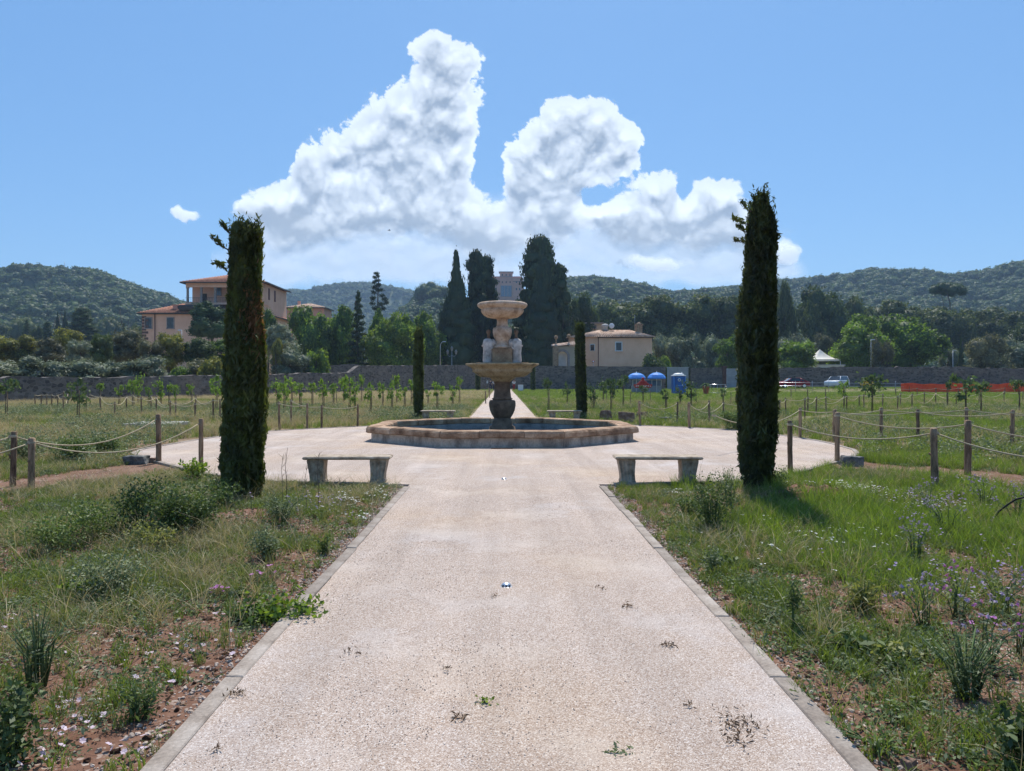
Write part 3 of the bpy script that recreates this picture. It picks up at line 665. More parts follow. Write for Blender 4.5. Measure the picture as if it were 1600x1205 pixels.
    me = mesh_np(name, V[used], rem[Q], M['cloud'], True, attrs={'alpha': ('FLOAT', 'POINT', A[used].astype(np.float32))})
    return tag(obj(name, me), label, 'cloud')
def cloud_material():
    m = bpy.data.materials.new('cloud_vapour'); m.use_nodes = True; t = m.node_tree; t.nodes.clear(); g = G(t)
    a = g.n('ShaderNodeAttribute', attribute_name='alpha')
    d = g.n('ShaderNodeBsdfDiffuse'); d.inputs[0].default_value = (0.95, 0.95, 0.95, 1)
    tr = g.n('ShaderNodeBsdfTranslucent'); tr.inputs[0].default_value = (0.90, 0.93, 0.96, 1)
    mx0 = g.n('ShaderNodeMixShader'); mx0.inputs[0].default_value = 0.35; g.put(mx0.inputs[1], d.outputs[0]); g.put(mx0.inputs[2], tr.outputs[0])
    # light scattered many times inside a cloud leaves it evenly, whatever way the surface faces: sun from above comes through the body
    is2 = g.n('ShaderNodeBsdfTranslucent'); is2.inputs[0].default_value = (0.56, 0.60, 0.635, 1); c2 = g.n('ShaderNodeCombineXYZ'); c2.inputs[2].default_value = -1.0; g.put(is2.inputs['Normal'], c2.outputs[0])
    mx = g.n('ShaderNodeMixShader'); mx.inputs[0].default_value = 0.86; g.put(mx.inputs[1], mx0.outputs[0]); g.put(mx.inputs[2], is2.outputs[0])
    tp = g.n('ShaderNodeBsdfTransparent'); m2 = g.n('ShaderNodeMixShader'); g.put(m2.inputs[0], a.outputs['Fac']); g.put(m2.inputs[1], tp.outputs[0]); g.put(m2.inputs[2], mx.outputs[0])
    o = g.n('ShaderNodeOutputMaterial'); g.put(o.inputs[0], m2.outputs[0]); return m
M['cloud'] = cloud_material()
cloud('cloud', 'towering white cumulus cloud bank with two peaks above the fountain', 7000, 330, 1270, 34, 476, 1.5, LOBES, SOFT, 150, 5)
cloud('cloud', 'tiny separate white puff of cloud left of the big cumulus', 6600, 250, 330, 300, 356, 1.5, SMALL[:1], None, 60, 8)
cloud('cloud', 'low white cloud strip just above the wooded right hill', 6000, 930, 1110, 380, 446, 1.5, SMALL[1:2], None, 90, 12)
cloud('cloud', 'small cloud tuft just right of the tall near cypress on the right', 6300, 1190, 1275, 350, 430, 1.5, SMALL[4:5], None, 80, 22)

# ------------------------------------------------------------------ air: even pale haze round the whole scene
def haze(density):
    m = bpy.data.materials.new('haze_air'); m.use_nodes = True; t = m.node_tree; t.nodes.clear(); g = G(t)
    v = g.n('ShaderNodeVolumePrincipled'); v.inputs['Color'].default_value = (0.50, 0.72, 1.0, 1); v.inputs['Density'].default_value = density; v.inputs['Anisotropy'].default_value = 0.2
    o = g.n('ShaderNodeOutputMaterial'); t.links.new(v.outputs[0], o.inputs['Volume'])
    b = MB(); b.box((0, 1500, 135), (5200, 3200, 290)); h_ = b.build('haze', m); h_['kind'] = 'stuff'
HAZE_DENSITY = 0.00019

# ------------------------------------------------------------------ fountain
FY = 20.35
fo = thing('fountain', 'tiered stone fountain with octagonal basin in the middle of the round gravel area', 'fountain', (-0.02, FY, 0.0))
Wd, DEP = 7.05, 0.90                                           # across flats; slightly shallower than wide
def octa(k, depf=DEP):
    h = (Wd / 2 - k); s = h * math.tan(math.pi / 8)
    return [(x, y * depf) for x, y in [(-s, -h), (s, -h), (h, -s), (h, s), (s, h), (-s, h), (-h, s), (-h, -s)]]
RH = 0.41
b = MB(); o1, o2 = octa(0.13), octa(0.42)
for i in range(8):
    j = (i + 1) % 8
    n = 6
    for q in range(n):
        def lp(p, r, t): return (p[0] + (r[0] - p[0]) * t, p[1] + (r[1] - p[1]) * t)
        a0, a1 = lp(o1[i], o1[j], q / n), lp(o1[i], o1[j], (q + 1) / n); c0, c1 = lp(o2[i], o2[j], q / n), lp(o2[i], o2[j], (q + 1) / n)
        b.prism([a0, a1, c1, c0], -0.05, RH - 0.17)
b.build('basin_wall', M['render_wall'], fo)
b = MB(); p1_, p2_ = octa(0.42), octa(0.47)
for i in range(8):
    j = (i + 1) % 8; b.prism([p1_[i], p1_[j], p2_[j], p2_[i]], -0.04, RH - 0.18)
b.prism(octa(0.46), -0.05, 0.02)
b.build('basin_lining', M['basin_in'], fo)
b = MB(); b.prism(octa(0.475), 0.005, 0.035)
wm = bpy.data.materials.new('pool_water'); wm.use_nodes = True; pb = wm.node_tree.nodes['Principled BSDF']
pb.inputs['Base Color'].default_value = (0.03, 0.055, 0.05, 1); pb.inputs['Roughness'].default_value = 0.04
b.build('water', wm, fo)
# rounded coping stones: three to a side, mitred at the corners
prof = [(0.0, RH - 0.155), (0.0, RH - 0.06), (0.03, RH - 0.018), (0.075, RH), (0.40, RH + 0.004), (0.45, RH - 0.02), (0.46, RH - 0.06), (0.46, RH - 0.16), (0.13, RH - 0.175), (0.05, RH - 0.175)]
rings = [octa(k) for k, _ in prof]
for i in range(8):
    j = (i + 1) % 8; cuts = [0, R.uniform(.30, .36), R.uniform(.62, .70), 1]
    for q in range(3):
        vs = []; NS = 5
        dz = R.uniform(-0.006, 0.006); dn_ = R.uniform(-0.010, 0.010)
        for e in range(NS + 1):
            t = cuts[q] + 0.0022 + (cuts[q + 1] - cuts[q] - 0.0044) * e / NS
            for k, (kk, z) in enumerate(prof):
                a, c = rings[k][i], rings[k][j]; m_ = ((a[0] + c[0]) / 2, (a[1] + c[1]) / 2); L_ = math.hypot(*m_)
                ch = 0.006 if e in (0, NS) and k in (1, 2, 3) else 0
                w_ = R.uniform(-.004, .004) - ch
                vs.append((a[0] + (c[0] - a[0]) * t + m_[0] / L_ * (dn_ + w_), a[1] + (c[1] - a[1]) * t + m_[1] / L_ * (dn_ + w_), z + dz + w_ * .6))
        npf = len(prof); fs = [tuple(range(npf)), tuple(range(NS * npf, (NS + 1) * npf))[::-1]]
        for e in range(NS):
            for k in range(npf): k2 = (k + 1) % npf; fs.append((e * npf + k, (e + 1) * npf + k, (e + 1) * npf + k2, e * npf + k2))
        b = MB(); b.add(vs, fs); b.build('coping_stone', M['coping'], fo)
def Zf(py): return CH + (HY - py) * FY / F
SC = F / FY
b = MB(); b.lathe([(0.50, -0.04), (0.50, 0.10), (0.42, 0.13), (0.40, 0.20), (0.37, Zf(671)), (0.35, Zf(666.5)), (0.285, Zf(664.5)), (0.27, Zf(659)), (0.24, Zf(656.5)), (0.235, Zf(652.5))], 32, rot=.2, smooth=True)
b.build('pedestal_foot', M['stone_dark'], fo)
b = MB(); b.lathe([(0.215, Zf(653)), (0.245, Zf(652)), (0.30, Zf(647)), (0.345, Zf(641)), (0.368, Zf(634)), (0.370, Zf(630)), (0.36, Zf(627)), (0.335, Zf(625.3)), (0.24, Zf(624.8))], 40)
b.build('vase', M['stone_dark'], fo)
b = MB(); b.lathe([(0.24, Zf(625.2)), (0.282, Zf(624)), (0.284, Zf(622.6)), (0.25, Zf(621.8)), (0.242, Zf(619)), (0.225, Zf(612)), (0.22, Zf(600)), (0.235, Zf(598.5)), (0.25, Zf(597)), (0.225, Zf(596))], 36)
b.build('lower_column', M['stone_dark'], fo)
b = MB(); b.lathe([(0.22, Zf(597)), (0.27, Zf(595)), (0.30, Zf(592.5)), (0.345, Zf(590.2)), (0.60, Zf(589)), (0.68, Zf(587)), (0.745, Zf(583.5)), (0.80, Zf(581.8)), (0.835, Zf(580.2)), (0.82, Zf(578.6)), (0.83, Zf(576.5)), (0.87, Zf(574.5)), (0.93, Zf(572.8)), (1.00, Zf(571)), (1.022, Zf(569.6)), (1.012, Zf(568.4)), (0.93, Zf(568.2)), (0.85, Zf(570.5)), (0.6, Zf(573)), (0.3, Zf(573.5))], 56, wob=0.005)
b.build('lower_bowl', M['stone_ochre'], fo)
b = MB(); b.box((0, 0, (Zf(566.8) + Zf(574)) / 2), (1.42, 0.62, Zf(566.8) - Zf(574)), bev=0.01)
b.build('bowl_slab', M['stone'], fo)
b = MB(); hw = 0.272; z0, z1 = Zf(567.5), Zf(545); b.box((0, 0, (z0 + z1) / 2), (hw * 2, hw * 2, z1 - z0), bev=0.012)
b.box((0, 0, z1 + 0.012), (0.50, 0.50, 0.03), bev=0.01); b.build('plinth_block', M['stone'], fo)
b = MB(); b.lathe([(0.265, Zf(544.4)), (0.285, Zf(543)), (0.27, Zf(541.8)), (0.215, Zf(539.5)), (0.185, Zf(536)), (0.18, Zf(533)), (0.20, Zf(531)), (0.24, Zf(526)), (0.262, Zf(520)), (0.264, Zf(515)), (0.245, Zf(512.6)), (0.19, Zf(512)), (0.175, Zf(510.5)), (0.16, Zf(509)), (0.145, Zf(503)), (0.15, Zf(499.5)), (0.19, Zf(497.8)), (0.25, Zf(497.0))], 36)
b.build('upper_column', M['stone_warm'], fo)
b = MB(); b.lathe([(0.15, Zf(498.3)), (0.27, Zf(497.6)), (0.43, Zf(495.8)), (0.51, Zf(493)), (0.565, Zf(489.5)), (0.592, Zf(486.2)), (0.588, Zf(484.8)), (0.57, Zf(484.0)), (0.60, Zf(482.6)), (0.655, Zf(480.6)), (0.69, Zf(478.6)), (0.695, Zf(476.5)), (0.672, Zf(474.6)), (0.63, Zf(473.6)), (0.57, Zf(474.2)), (0.50, Zf(478)), (0.3, Zf(483)), (0.1, Zf(484))], 56, wob=0.006)
b.build('upper_bowl', M['stone_warm'], fo)
for sx in (-1, 1):                                             # two weathered carved figures on the lower bowl, seen from behind
    c = sx * (728 - 536) / 8.606 / SC; c = sx * 0.395
    b = MB(); zt = Zf(531.5); zb = Zf(567.5)
    vs = []; fs = []; segs = 12; lv = [(0, .132, .15), (.08, .136, .155), (.25, .128, .15), (.42, .134, .15), (.52, .142, .158), (.60, .140, .15), (.645, .115, .12), (.675, .06, .07)]
    for k, (h, ax, ay) in enumerate(lv):
        for i in range(segs):
            a = 2 * math.pi * (i + .5) / segs; ca, sa = math.cos(a), math.sin(a); p = 0.42
            x = math.copysign(abs(ca) ** p, ca) * ax; y = math.copysign(abs(sa) ** p, sa) * ay; w_ = R.uniform(-.012, .012)
            vs.append((c + x + w_, y + w_, zb + h))
    for k in range(len(lv) - 1):
        for i in range(segs): j = (i + 1) % segs; fs.append((k * segs + i, k * segs + j, (k + 1) * segs + j, (k + 1) * segs + i))
    fs.append(tuple(range((len(lv) - 1) * segs, len(lv) * segs))); b.add(vs, fs, True)
    b.ball((c - sx * 0.135, -0.02, Zf(537.6)), 0.118, 14, 10, (0.85, 1.0, 1.15))          # scroll volute towards the column
    b.tube([(c - sx * 0.10, -0.10, Zf(531)), (c - sx * 0.17, -0.13, Zf(537)), (c - sx * 0.12, -0.13, Zf(544)), (c - sx * 0.05, -0.14, Zf(548))], [0.03, 0.035, 0.03, 0.015], 8)
    b.box((c + sx * 0.15, 0, Zf(540.5)), (0.05, 0.12, 0.045), bev=.01)
    fg = b.build('carved_figure', M['stone_white'], fo)
    b = MB(); b.lathe([(0.085, Zf(532.5)), (0.06, Zf(529.5)), (0.040, Zf(527)), (0.032, Zf(524)), (0.04, Zf(522)), (0.060, Zf(520)), (0.062, Zf(518)), (0.045, Zf(516)), (0.02, Zf(515)), (0.004, Zf(514.7))], 14, c=(c + sx * -0.012, 0))
    b.build('head', M['stone_dark'], fg)
b = MB()
for i in range(12): b.box((-0.20 + i * 0.042, 0, 0.020), (0.02, 0.09, 0.008))
b.box((0.03, -0.05, 0.020), (0.50, 0.012, 0.012)); b.box((0.03, 0.05, 0.020), (0.50, 0.012, 0.012))
x, y, z = at(782, 702); tag(b.build('drain_grate', M['iron'], None, (x, y - .05, 0)), 'small rusty drain grate set in the gravel before the fountain basin', 'drain grate')

# ------------------------------------------------------------------ benches
def bench(px, d, label, rz=0.0, mat='bench', flip=1):
    x = xat(px, d); t = thing('stone_bench', label, 'bench', (x, d, 0.012), rz, 'stone benches round the fountain')
    b = MB(); L_, Wb = 1.34, 0.40
    pr = [(0, 0.365), (0.03, 0.372), (0.045, 0.392), (0.03, 0.412), (0, 0.420)]
    vs = []; fs = []
    for e, z in pr:
        for sx, sy in ((-1, -1), (1, -1), (1, 1), (-1, 1)): vs.append((sx * (L_ / 2 - 0.045 + e), sy * (Wb / 2 - .045 + e), z))
    fs = [(3, 2, 1, 0), (16, 17, 18, 19)]
    for k in range(4):
        for i in range(4): j = (i + 1) % 4; fs.append((k * 4 + i, k * 4 + j, k * 4 + 4 + j, k * 4 + 4 + i))
    b.add(vs, fs); b.build('seat', M[mat], t)
    for sx in (-1, 1):
        b = MB(); vs = []; fs = []; N_ = 25; lv = [(-0.02, 1.0, 0), (0.03, 1.0, 0), (0.05, .90, 0.0), (0.14, 0.90, 0.006), (0.24, 1.0, 0.014), (0.32, 1.10, 0.018), (0.345, 1.12, 0.02), (0.366, 1.08, 0.02)]
        for z, s_, sh in lv:                                     # fluted, outward-curling support
            ring = []
            for i in range(N_):
                u = i / (N_ - 1); fl = 0.010 * (0.5 - 0.5 * math.cos(u * 2 * math.pi * 4)) if 0.03 < z < 0.34 else 0
                ring.append((-0.115 + 0.23 * u, -0.15 + fl))
            ring += [(0.115, 0.15), (-0.115, 0.15)]
            for (x_, y_) in ring: vs.append((sx * (0.46 + sh) + x_ * s_, y_ * (0.92 + 0.08 * s_), z))
        n = N_ + 2
        for k in range(len(lv) - 1):
            for i in range(n): j = (i + 1) % n; fs.append((k * n + i, k * n + j, (k + 1) * n + j, (k + 1) * n + i))
        fs.append(tuple(range((len(lv) - 1) * n, len(lv) * n))); b.add(vs, fs); b.build('leg', M[mat], t)
    return t
bench(544.5, 11.42, 'grey stone bench at the near left of the forecourt, beside the left cypress', 0.02)
bench(1026.5, 11.42, 'grey stone bench at the near right of the forecourt, beside the right cypress', -0.03)
bench(684.5, 28.4, 'pale stone bench behind the fountain on its left, before the small left cypress')
bench(882, 28.4, 'pale stone bench behind the fountain on its right, before the small right cypress')

# ------------------------------------------------------------------ posts and ropes
POSTS = []
for v in range(5):
    b = MB(); prf = []; n = 8; h = 1.0
    for k in range(7):
        z = -0.08 + (h + .08) * k / 6; prf.append((0.043 * (1.06 - 0.12 * k / 6) * R.uniform(.93, 1.07), z))
    prf.append((0.03, h + 0.012)); b.lathe(prf, 9, wob=0.07); 
    b.tube([(0.040, 0.01, h * R.uniform(.4, .6)), (0.056, 0.012, h * .6)], [0.014, 0.010], 5); POSTS.append(b)
PM = {}
def post(px, base, top, label, group, thick=1.0, mat='wood', dd=None):
    x, y, z = at(px, base) if dd is None else (xat(px, dd), dd, 0)
    v = R.randrange(5); k = (v, mat)
    if k not in PM: PM[k] = POSTS[v].mesh('wooden_post', M[mat])
    zg = float(hgt(x, y)); zt = CH - (top - HY) * y / F
    o = obj('wooden_post', PM[k], None, (x, y, zg), R.uniform(0, 6.28), (thick, thick, max(.3, zt - zg)))
    o.rotation_euler = (R.uniform(-.03, .03), R.uniform(-.03, .03), R.uniform(0, 6.28))
    tag(o, label, 'post', group); return Vector((x, y, zg + max(.3, zt - zg) - 0.06))
def rope(pts, sag, label, group, r=0.011, seg=5):
    b = MB()
    for i in range(len(pts) - 1):
        a, c = pts[i], pts[i + 1]; L_ = (c - a).length; q = []; n = 12 if L_ < 12 else 16
        s_ = sag * L_ * R.uniform(0.8, 1.2)
        for k in range(n + 1):
            t = k / n; p = a + (c - a) * t; q.append((p.x, p.y, p.z - s_ * 4 * t * (1 - t)))
        b.tube(q, r, seg)
        b.lathe([(r * 4.6, a.z - 0.02), (r * 5.1, a.z), (r * 4.6, a.z + 0.02)], 9, c=(a.x, a.y), caps=False)
    tag(b.build('rope', M['rope']), label, 'rope', group)
gP, gR = 'wooden posts of the rope barriers', 'rope barriers between the posts'
A = post(20, 757.5, 675.5, 'brown post at the far left edge of the photo, outer of the two', gP)
B = post(49, 769.5, 685, 'dark charred-looking post nearest the camera on the left', gP, 1.05)
C = post(248, 722.5, 648, 'brown post by the stone at the left tip of the gravel area', gP, 1.15)
D = post(314, 729, 655, 'slim brown post just left of the near left cypress', gP, 0.95)
rope([Vector((A.x * 1.14 - 1.0, A.y - 2.6, A.z)), A, C], 0.09, 'rope sagging from the left-edge post to the post at the gravel tip', gR)
rope([Vector((B.x - 1.6, B.y - 2.6, B.z)), B, D], 0.09, 'rope sagging from the dark near-left post to the post beside the cypress', gR)
E_ = post(1235, 738.5, 658, 'brown post just right of the near right cypress', gP)
F_ = post(1308, 722.5, 645, 'pale stripped post beside the grey stone block at the gravel edge', gP, 1.1, 'wood_pale')
G_ = post(1461, 764.5, 670, 'nearest post on the right, grey with a dark knot and a black shadow', gP, 1.15)
H_ = post(1512, 741.5, 657.5, 'thick brown post behind and right of the nearest right post', gP, 1.2)
rope([E_, G_, Vector((G_.x + 1.6, G_.y - 2.4, G_.z - .08))], 0.07, 'rope from the post beside the right cypress to the nearest right post and on', gR)
rope([F_, H_, Vector((H_.x + 2.2, H_.y - 2.2, H_.z - .05))], 0.07, 'rope from the pale post at the gravel edge to the thick brown post and on', gR)
I_ = post(1250, 685, 637.5, 'pale orange-brown post at the far right rim of the gravel, behind the cypress', gP, 1.0, 'wood_pale')
J_ = post(1303, 689, 640, 'pale post directly behind the one at the gravel edge on the right', gP, 1.15, 'wood_pale')
K_ = post(1377, 685, 637, 'brown post in the right grass between two grey ones, second row', gP)
L_ = post(1434.5, 689, 640, 'grey post in the right grass just left of the nearest right post', gP)
M_ = post(1511, 690, 637, 'post behind the thick brown right post, further off', gP)
N_ = post(1581, 699, 641, 'grey post near the right edge of the photo, second row', gP)
rope([E_ + Vector((-.4, 3.2, 0)), I_], .05, 'short rope at the right rim of the gravel behind the cypress', gR)
rope([I_, J_, K_, M_, M_ + Vector((3.5, -.5, 0))], 0.04, 'upper rope of the second row on the right, from the orange-brown post', gR)
rope([J_, L_, N_, N_ + Vector((2, -1.0, 0))], 0.045, 'lower rope of the second row on the right, passing the grey posts', gR)
# middle distance left
l1 = [post(px, by, ty, lb, gP, .8) for px, by, ty, lb in [(436.6, 671, 628, 'dark post right beside the near left cypress at the gravel rim'), (454.6, 664, 624, 'thin dark post second right of the left cypress'), (480, 670, 630.6, 'brown post third right of the left cypress at the gravel rim'), (502.5, 669, 633, 'dark post fourth right of the left cypress at the gravel rim'), (558.8, 666.6, 632, 'pale brown post nearest the left side of the fountain basin')]]
rope([l1[0], l1[2]], .06, 'rope between the first and third posts right of the left cypress', gR); rope([l1[3], l1[4]], .05, 'rope ending at the post left of the fountain basin', gR); rope([l1[1], l1[3]], .04, 'rope behind the post row right of the left cypress', gR)
r1 = [post(px, by, ty, lb, gP, th, mt) for px, by, ty, lb, th, mt in [(1000, 665, 627, 'pale post right of the fountain basin beside the brown rocks', 1.0, 'wood_pale'), (1058, 661, 628, 'dark post between the two pale ones right of the fountain', .8, 'wood'), (1077, 669, 629, 'pale orange post nearest the gravel right of the fountain', 1.1, 'wood_pale'), (1108.4, 661, 626, 'brown post left of the near right cypress, behind the pale orange one', .9, 'wood'), (1130, 652, 628, 'grey post left of the near right cypress by the green bush', .9, 'wood')]]
rope([r1[0], r1[1]], .09, 'rope between the pale and the dark post right of the fountain', gR); rope([r1[2], r1[3]], .06, 'rope between the pale orange and the brown post right of the fountain', gR)
rope([r1[2], r1[4], r1[4] + Vector((3.0, 2.5, 0))], .05, 'rope from the pale orange post to the grey post and behind the right cypress', gR)
# posts further off, in rows
ORD = ['first', 'second', 'third', 'fourth', 'fifth', 'sixth', 'seventh', 'eighth', 'ninth', 'tenth', 'eleventh', 'twelfth']
def row(pairs, label, rlabel, th=.68, h=None, sag=.05, mat='wood', rr=.012):
    pts = []
    order = sorted(q[0] for q in pairs)
    for px, by, *tp in pairs:
        d = F * CH / (by - HY); ty = tp[0] if tp else by - (h or 0.85) * F / d
        pts.append(post(px, by, ty, ORD[order.index(px)] + ' from left of the ' + label, label, th, mat))
    if rlabel: rope(pts, sag, rlabel, gR, rr, 4)
    return pts
row([(305, 658.8, 629.5), (333, 657.6), (344, 657.6)], 'dark posts just left of the near left cypress', 'rope on the dark posts just left of the left cypress')
row([(135, 644), (157, 646), (179, 652, 628), (198, 646), (221, 651), (244, 647.5), (266, 654, 626), (305, 658, 630)], 'slim dark posts before the long dark left wall', 'rope looping along the front posts of the left field')
row([(141, 640), (207, 642), (236, 645), (274, 654, 628), (305, 650), (333, 657)], 'second-line dark posts in the left field', 'rope looping along the second line of posts in the left field')
row([(55, 641), (64, 640), (73, 640), (81, 640), (90, 641), (99, 645), (106, 637)], 'closely set small posts at the far left', 'rope on the closely set small posts at the far left')
row([(8, 618), (28, 620), (48, 622), (66, 624.5), (84, 627), (100, 630), (116, 634)], 'tiny posts in the far left corner under the wall', 'far left rope rising towards the wall corner', .8)
row([(140, 622), (173, 621), (201, 620.5), (239, 619), (279, 617.5), (317, 617), (338, 617)], 'tiny posts close under the long dark left wall', 'rope close under the long dark left wall', .8)
row([(430, 620), (445, 619), (462, 618), (486, 617), (502, 616), (530, 615.5), (560, 615), (595, 614), (640, 613), (675, 612.5), (712, 612)], 'tiny far posts under the wall left of the fountain', 'thin far rope under the wall left of the fountain', .8)
row([(755, 609.3), (758.5, 612), (764, 617), (759, 631), (764.5, 622)], 'small dark posts lining the far path on its left', None, .9)
row([(468, 632), (487, 630), (503, 629), (526, 634), (553, 636), (575, 632), (606, 630)], 'thin stakes among the young trees left of the fountain', None, .55)
row([(1218, 652, 625), (1228, 649, 622), (1262, 647, 620), (1291, 645, 619), (1323, 641, 618), (1342.5, 637.5, 617), (1379, 638, 615), (1407, 635, 614), (1444, 634, 613), (1480, 635, 614)], 'slim grey posts in the front line of the right field', 'rope looping along the front line of the right field')
row([(1257.5, 656, 622), (1275, 648, 620), (1319, 640, 618), (1350, 640, 616), (1402.5, 642.5, 618), (1425, 640, 615), (1462, 632, 613), (1494, 636, 615), (1530, 634, 613), (1569, 630, 611), (1598, 629, 611)], 'slim dark posts in the back line of the right field', 'rope looping along the back line of the right field')
row([(1236, 622), (1262, 622), (1290, 622), (1318, 621), (1352, 621), (1400, 620), (1433, 620), (1462, 619.5), (1497, 619), (1530, 618.5), (1570, 618)], 'tiny far posts in the right field before the cars', 'thin far rope in the right field before the cars', .8)
row([(925, 640), (905, 633), (948, 628), (985, 633), (1016, 630), (1040, 640), (1064, 627), (1088, 632), (1142, 634)], 'thin stakes among the young trees right of the fountain', None, .5)

# ------------------------------------------------------------------ long estate wall
M['wall'] = None
def stone_wall_material():
    m = bpy.data.materials.new('rubble_stone_wall'); m.use_nodes = True; t = m.node_tree; t.nodes.clear(); g = G(t)
    tc = g.n('ShaderNodeTexCoord'); P = tc.outputs['Object']; P = g.v('MULTIPLY', P, (1, 1, 1.7))
    v = g.n('ShaderNodeTexVoronoi'); g.put(v.inputs['Vector'], P); v.inputs['Scale'].default_value = 2.6
    e = g.n('ShaderNodeTexVoronoi', feature='DISTANCE_TO_EDGE'); g.put(e.inputs['Vector'], P); e.inputs['Scale'].default_value = 2.6
    cs = g.n('ShaderNodeSeparateXYZ'); g.put(cs.inputs[0], v.outputs['Color'])
    c = g.mixc(cs.outputs[0], (0.060, 0.050, 0.044), (0.20, 0.165, 0.135))
    c = g.mixc(g.m('MULTIPLY', g.m('LESS_THAN', e.outputs['Distance'], 0.06), 0.5), c, (0.22, 0.19, 0.165))
    c = g.mixc(g.m('MULTIPLY', g.lin(g.noise(P, .35, 5), .5, .72), .55), c, (0.26, 0.20, 0.16))
    c = g.mixc(g.m('MULTIPLY', g.lin(g.noise(P, .22, 4), .52, .7), .6), c, (0.07, 0.07, 0.08))
    b = g.n('ShaderNodeBsdfPrincipled'); g.put(b.inputs['Base Color'], c); b.inputs['Roughness'].default_value = 1
    bn = g.n('ShaderNodeBump'); bn.inputs['Distance'].default_value = .08; g.put(bn.inputs['Height'], g.m('MINIMUM', e.outputs['Distance'], .15)); g.put(b.inputs['Normal'], bn.outputs[0])
    o = g.n('ShaderNodeOutputMaterial'); g.put(o.inputs[0], b.outputs[0]); return m
M['wall'] = stone_wall_material()
def long_wall(label, pts, th=0.6, seed=0, rough=0.12):
    """pts: (x, y, top, base); ragged top and uneven faces"""
    P_ = []
    for i in range(len(pts) - 1):
        a, c = np.array(pts[i], float), np.array(pts[i + 1], float); n = max(2, int(np.hypot(*(c - a)[:2]) / 0.5))
        for k in range(n): P_.append(a + (c - a) * k / n)
    P_.append(np.array(pts[-1], float)); P_ = np.array(P_); n = len(P_)
    t = np.gradient(P_[:, :2], axis=0); t /= np.linalg.norm(t, axis=1, keepdims=True); nr = np.stack([t[:, 1], -t[:, 0]], -1)
    s = np.concatenate([[0], np.cumsum(np.linalg.norm(np.diff(P_[:, :2], axis=0), axis=1))])
    top = P_[:, 2] + rough * 2.2 * (fbm(s * .16, s * 0 + seed, 3, 5) - .5) + rough * 1.3 * (vnoise(s * 1.6, s * 0 + seed, 6) - .5); rows = []
    lv = [(-.3, 1), (0.0, 1), (.25, 1), (.5, 1), (.75, 1), (1.0, 1), (1.0, -1), (.5, -1), (-.3, -1)]
    for f, sd_ in lv:
        z = P_[:, 3] + (top - P_[:, 3]) * max(f, 0) + min(f, 0); w = vnoise(s * 1.3, z * 1.1 + seed, 7) * .10
        xy = P_[:, :2] + nr * ((th / 2 + w) * sd_)[:, None] if np.ndim((th / 2 + w) * sd_) else P_[:, :2]
        rows.append(np.concatenate([xy, z[:, None]], 1))
    Vv = np.concatenate(rows); k = len(lv); idx = np.arange(n * k).reshape(k, n)
    Q = np.stack([idx[:-1, :-1], idx[:-1, 1:], idx[1:, 1:], idx[1:, :-1]], -1).reshape(-1, 4)
    return tag(obj('stone_wall', mesh_np('stone_wall', Vv, Q, M['wall'])), label, 'wall')
wl = [(-75, 30), (-35, 51), (-27.6, 68), (-20, 84)]
long_wall('long low dark rubble wall across the left field with grey-green bushes above', [(-75, 28, 1.7, 0), (xat(0, 51), 51, 1.80, 0), (xat(180, 60), 60, 1.78, 0), (xat(300, 68), 68, 1.98, 0), (xat(410, 78), 78, 2.25, 0), (xat(546, 92), 92, 2.45, 0)], seed=1)
long_wall('taller stretch of rubble wall left of the fountain, before the street lamps', [(xat(541, 93), 93.5, 2.5, 0), (xat(556, 94.5), 95, 3.45, 0), (xat(640, 106), 106, 3.7, 0), (xat(765, 126), 126, 4.2, 0)], seed=2, rough=.05)
long_wall('second grey wall behind the low left wall, under the big green trees', [(xat(425, 118), 118, 3.2, 0), (xat(545, 118), 118, 4.15, 0), (xat(560, 118), 118, 4.15, 0)], seed=5, rough=.03)
long_wall('rubble wall right of the fountain in front of the peach house', [(xat(806, 126), 126, 4.1, 0), (xat(1040, 121), 121, 3.75, 0.1)], seed=3, rough=.05)
long_wall('short rubble wall between the white panel and the brick pier', [(xat(1079, 120), 120, 3.6, 0.1), (xat(1129, 119), 119, 3.6, 0.2)], seed=4, rough=.08)
long_wall('long ragged dark wall behind the parked cars and the orange-red netting', [(xat(1206, 116), 116, 3.55, .3), (xat(1330, 113), 113, 3.6, .4), (xat(1500, 110), 110, 3.55, .4), (xat(1640, 108), 108, 3.2, .4), (130, 104, 3.2, .4)], seed=6, rough=.16)
b = MB(); d = 118.6; b.box((xat(1132, d), d, 1.9), (0.65, 0.7, 3.7), bev=.03); b.box((xat(1132, d), d, 3.80), (0.8, 0.85, .12)); tag(b.build('gate_pier', M['quoin']), 'red-brown brick pier between the rubble wall and the grey gate', 'pier')
g_ = thing('metal_gate', 'grey sheet metal gate between the brick pier and the right cypress', 'gate', (xat(1171, 118), 118, 0.2))
b = MB(); b.box((0, 0, 1.65), (7.3, .06, 3.1)); b.build('gate_panel', M['grey_panel'], g_)
b = MB()
for z in (.2, 1.1, 2.1, 3.2): b.box((0, -.05, z), (7.3, .05, .09))
for x in (-3.65, -1.8, 0, 1.8, 3.65): b.box((x, -.05, 1.7), (.09, .06, 3.1))
b.build('gate_frame', M['metal'], g_)
wp = thing('wall_panel', 'pale grey double panel in the wall behind the blue toilet cabin', 'panel', (xat(1059, 119.5), 119.5, 0.1))
for sx in (-1, 1):
    b = MB(); b.box((sx * .87, 0, 1.75), (1.70, .08, 3.5), bev=.02); b.build('panel_leaf', M['grey_panel'], wp)
b = MB(); b.box((0, -.02, 3.56), (3.6, .14, .10)); b.build('panel_rail', M['metal'], wp)
ig = thing('iron_gate', 'open iron gate at the end of the far path, behind the fountain column', 'gate', (0, 126.5, 0))
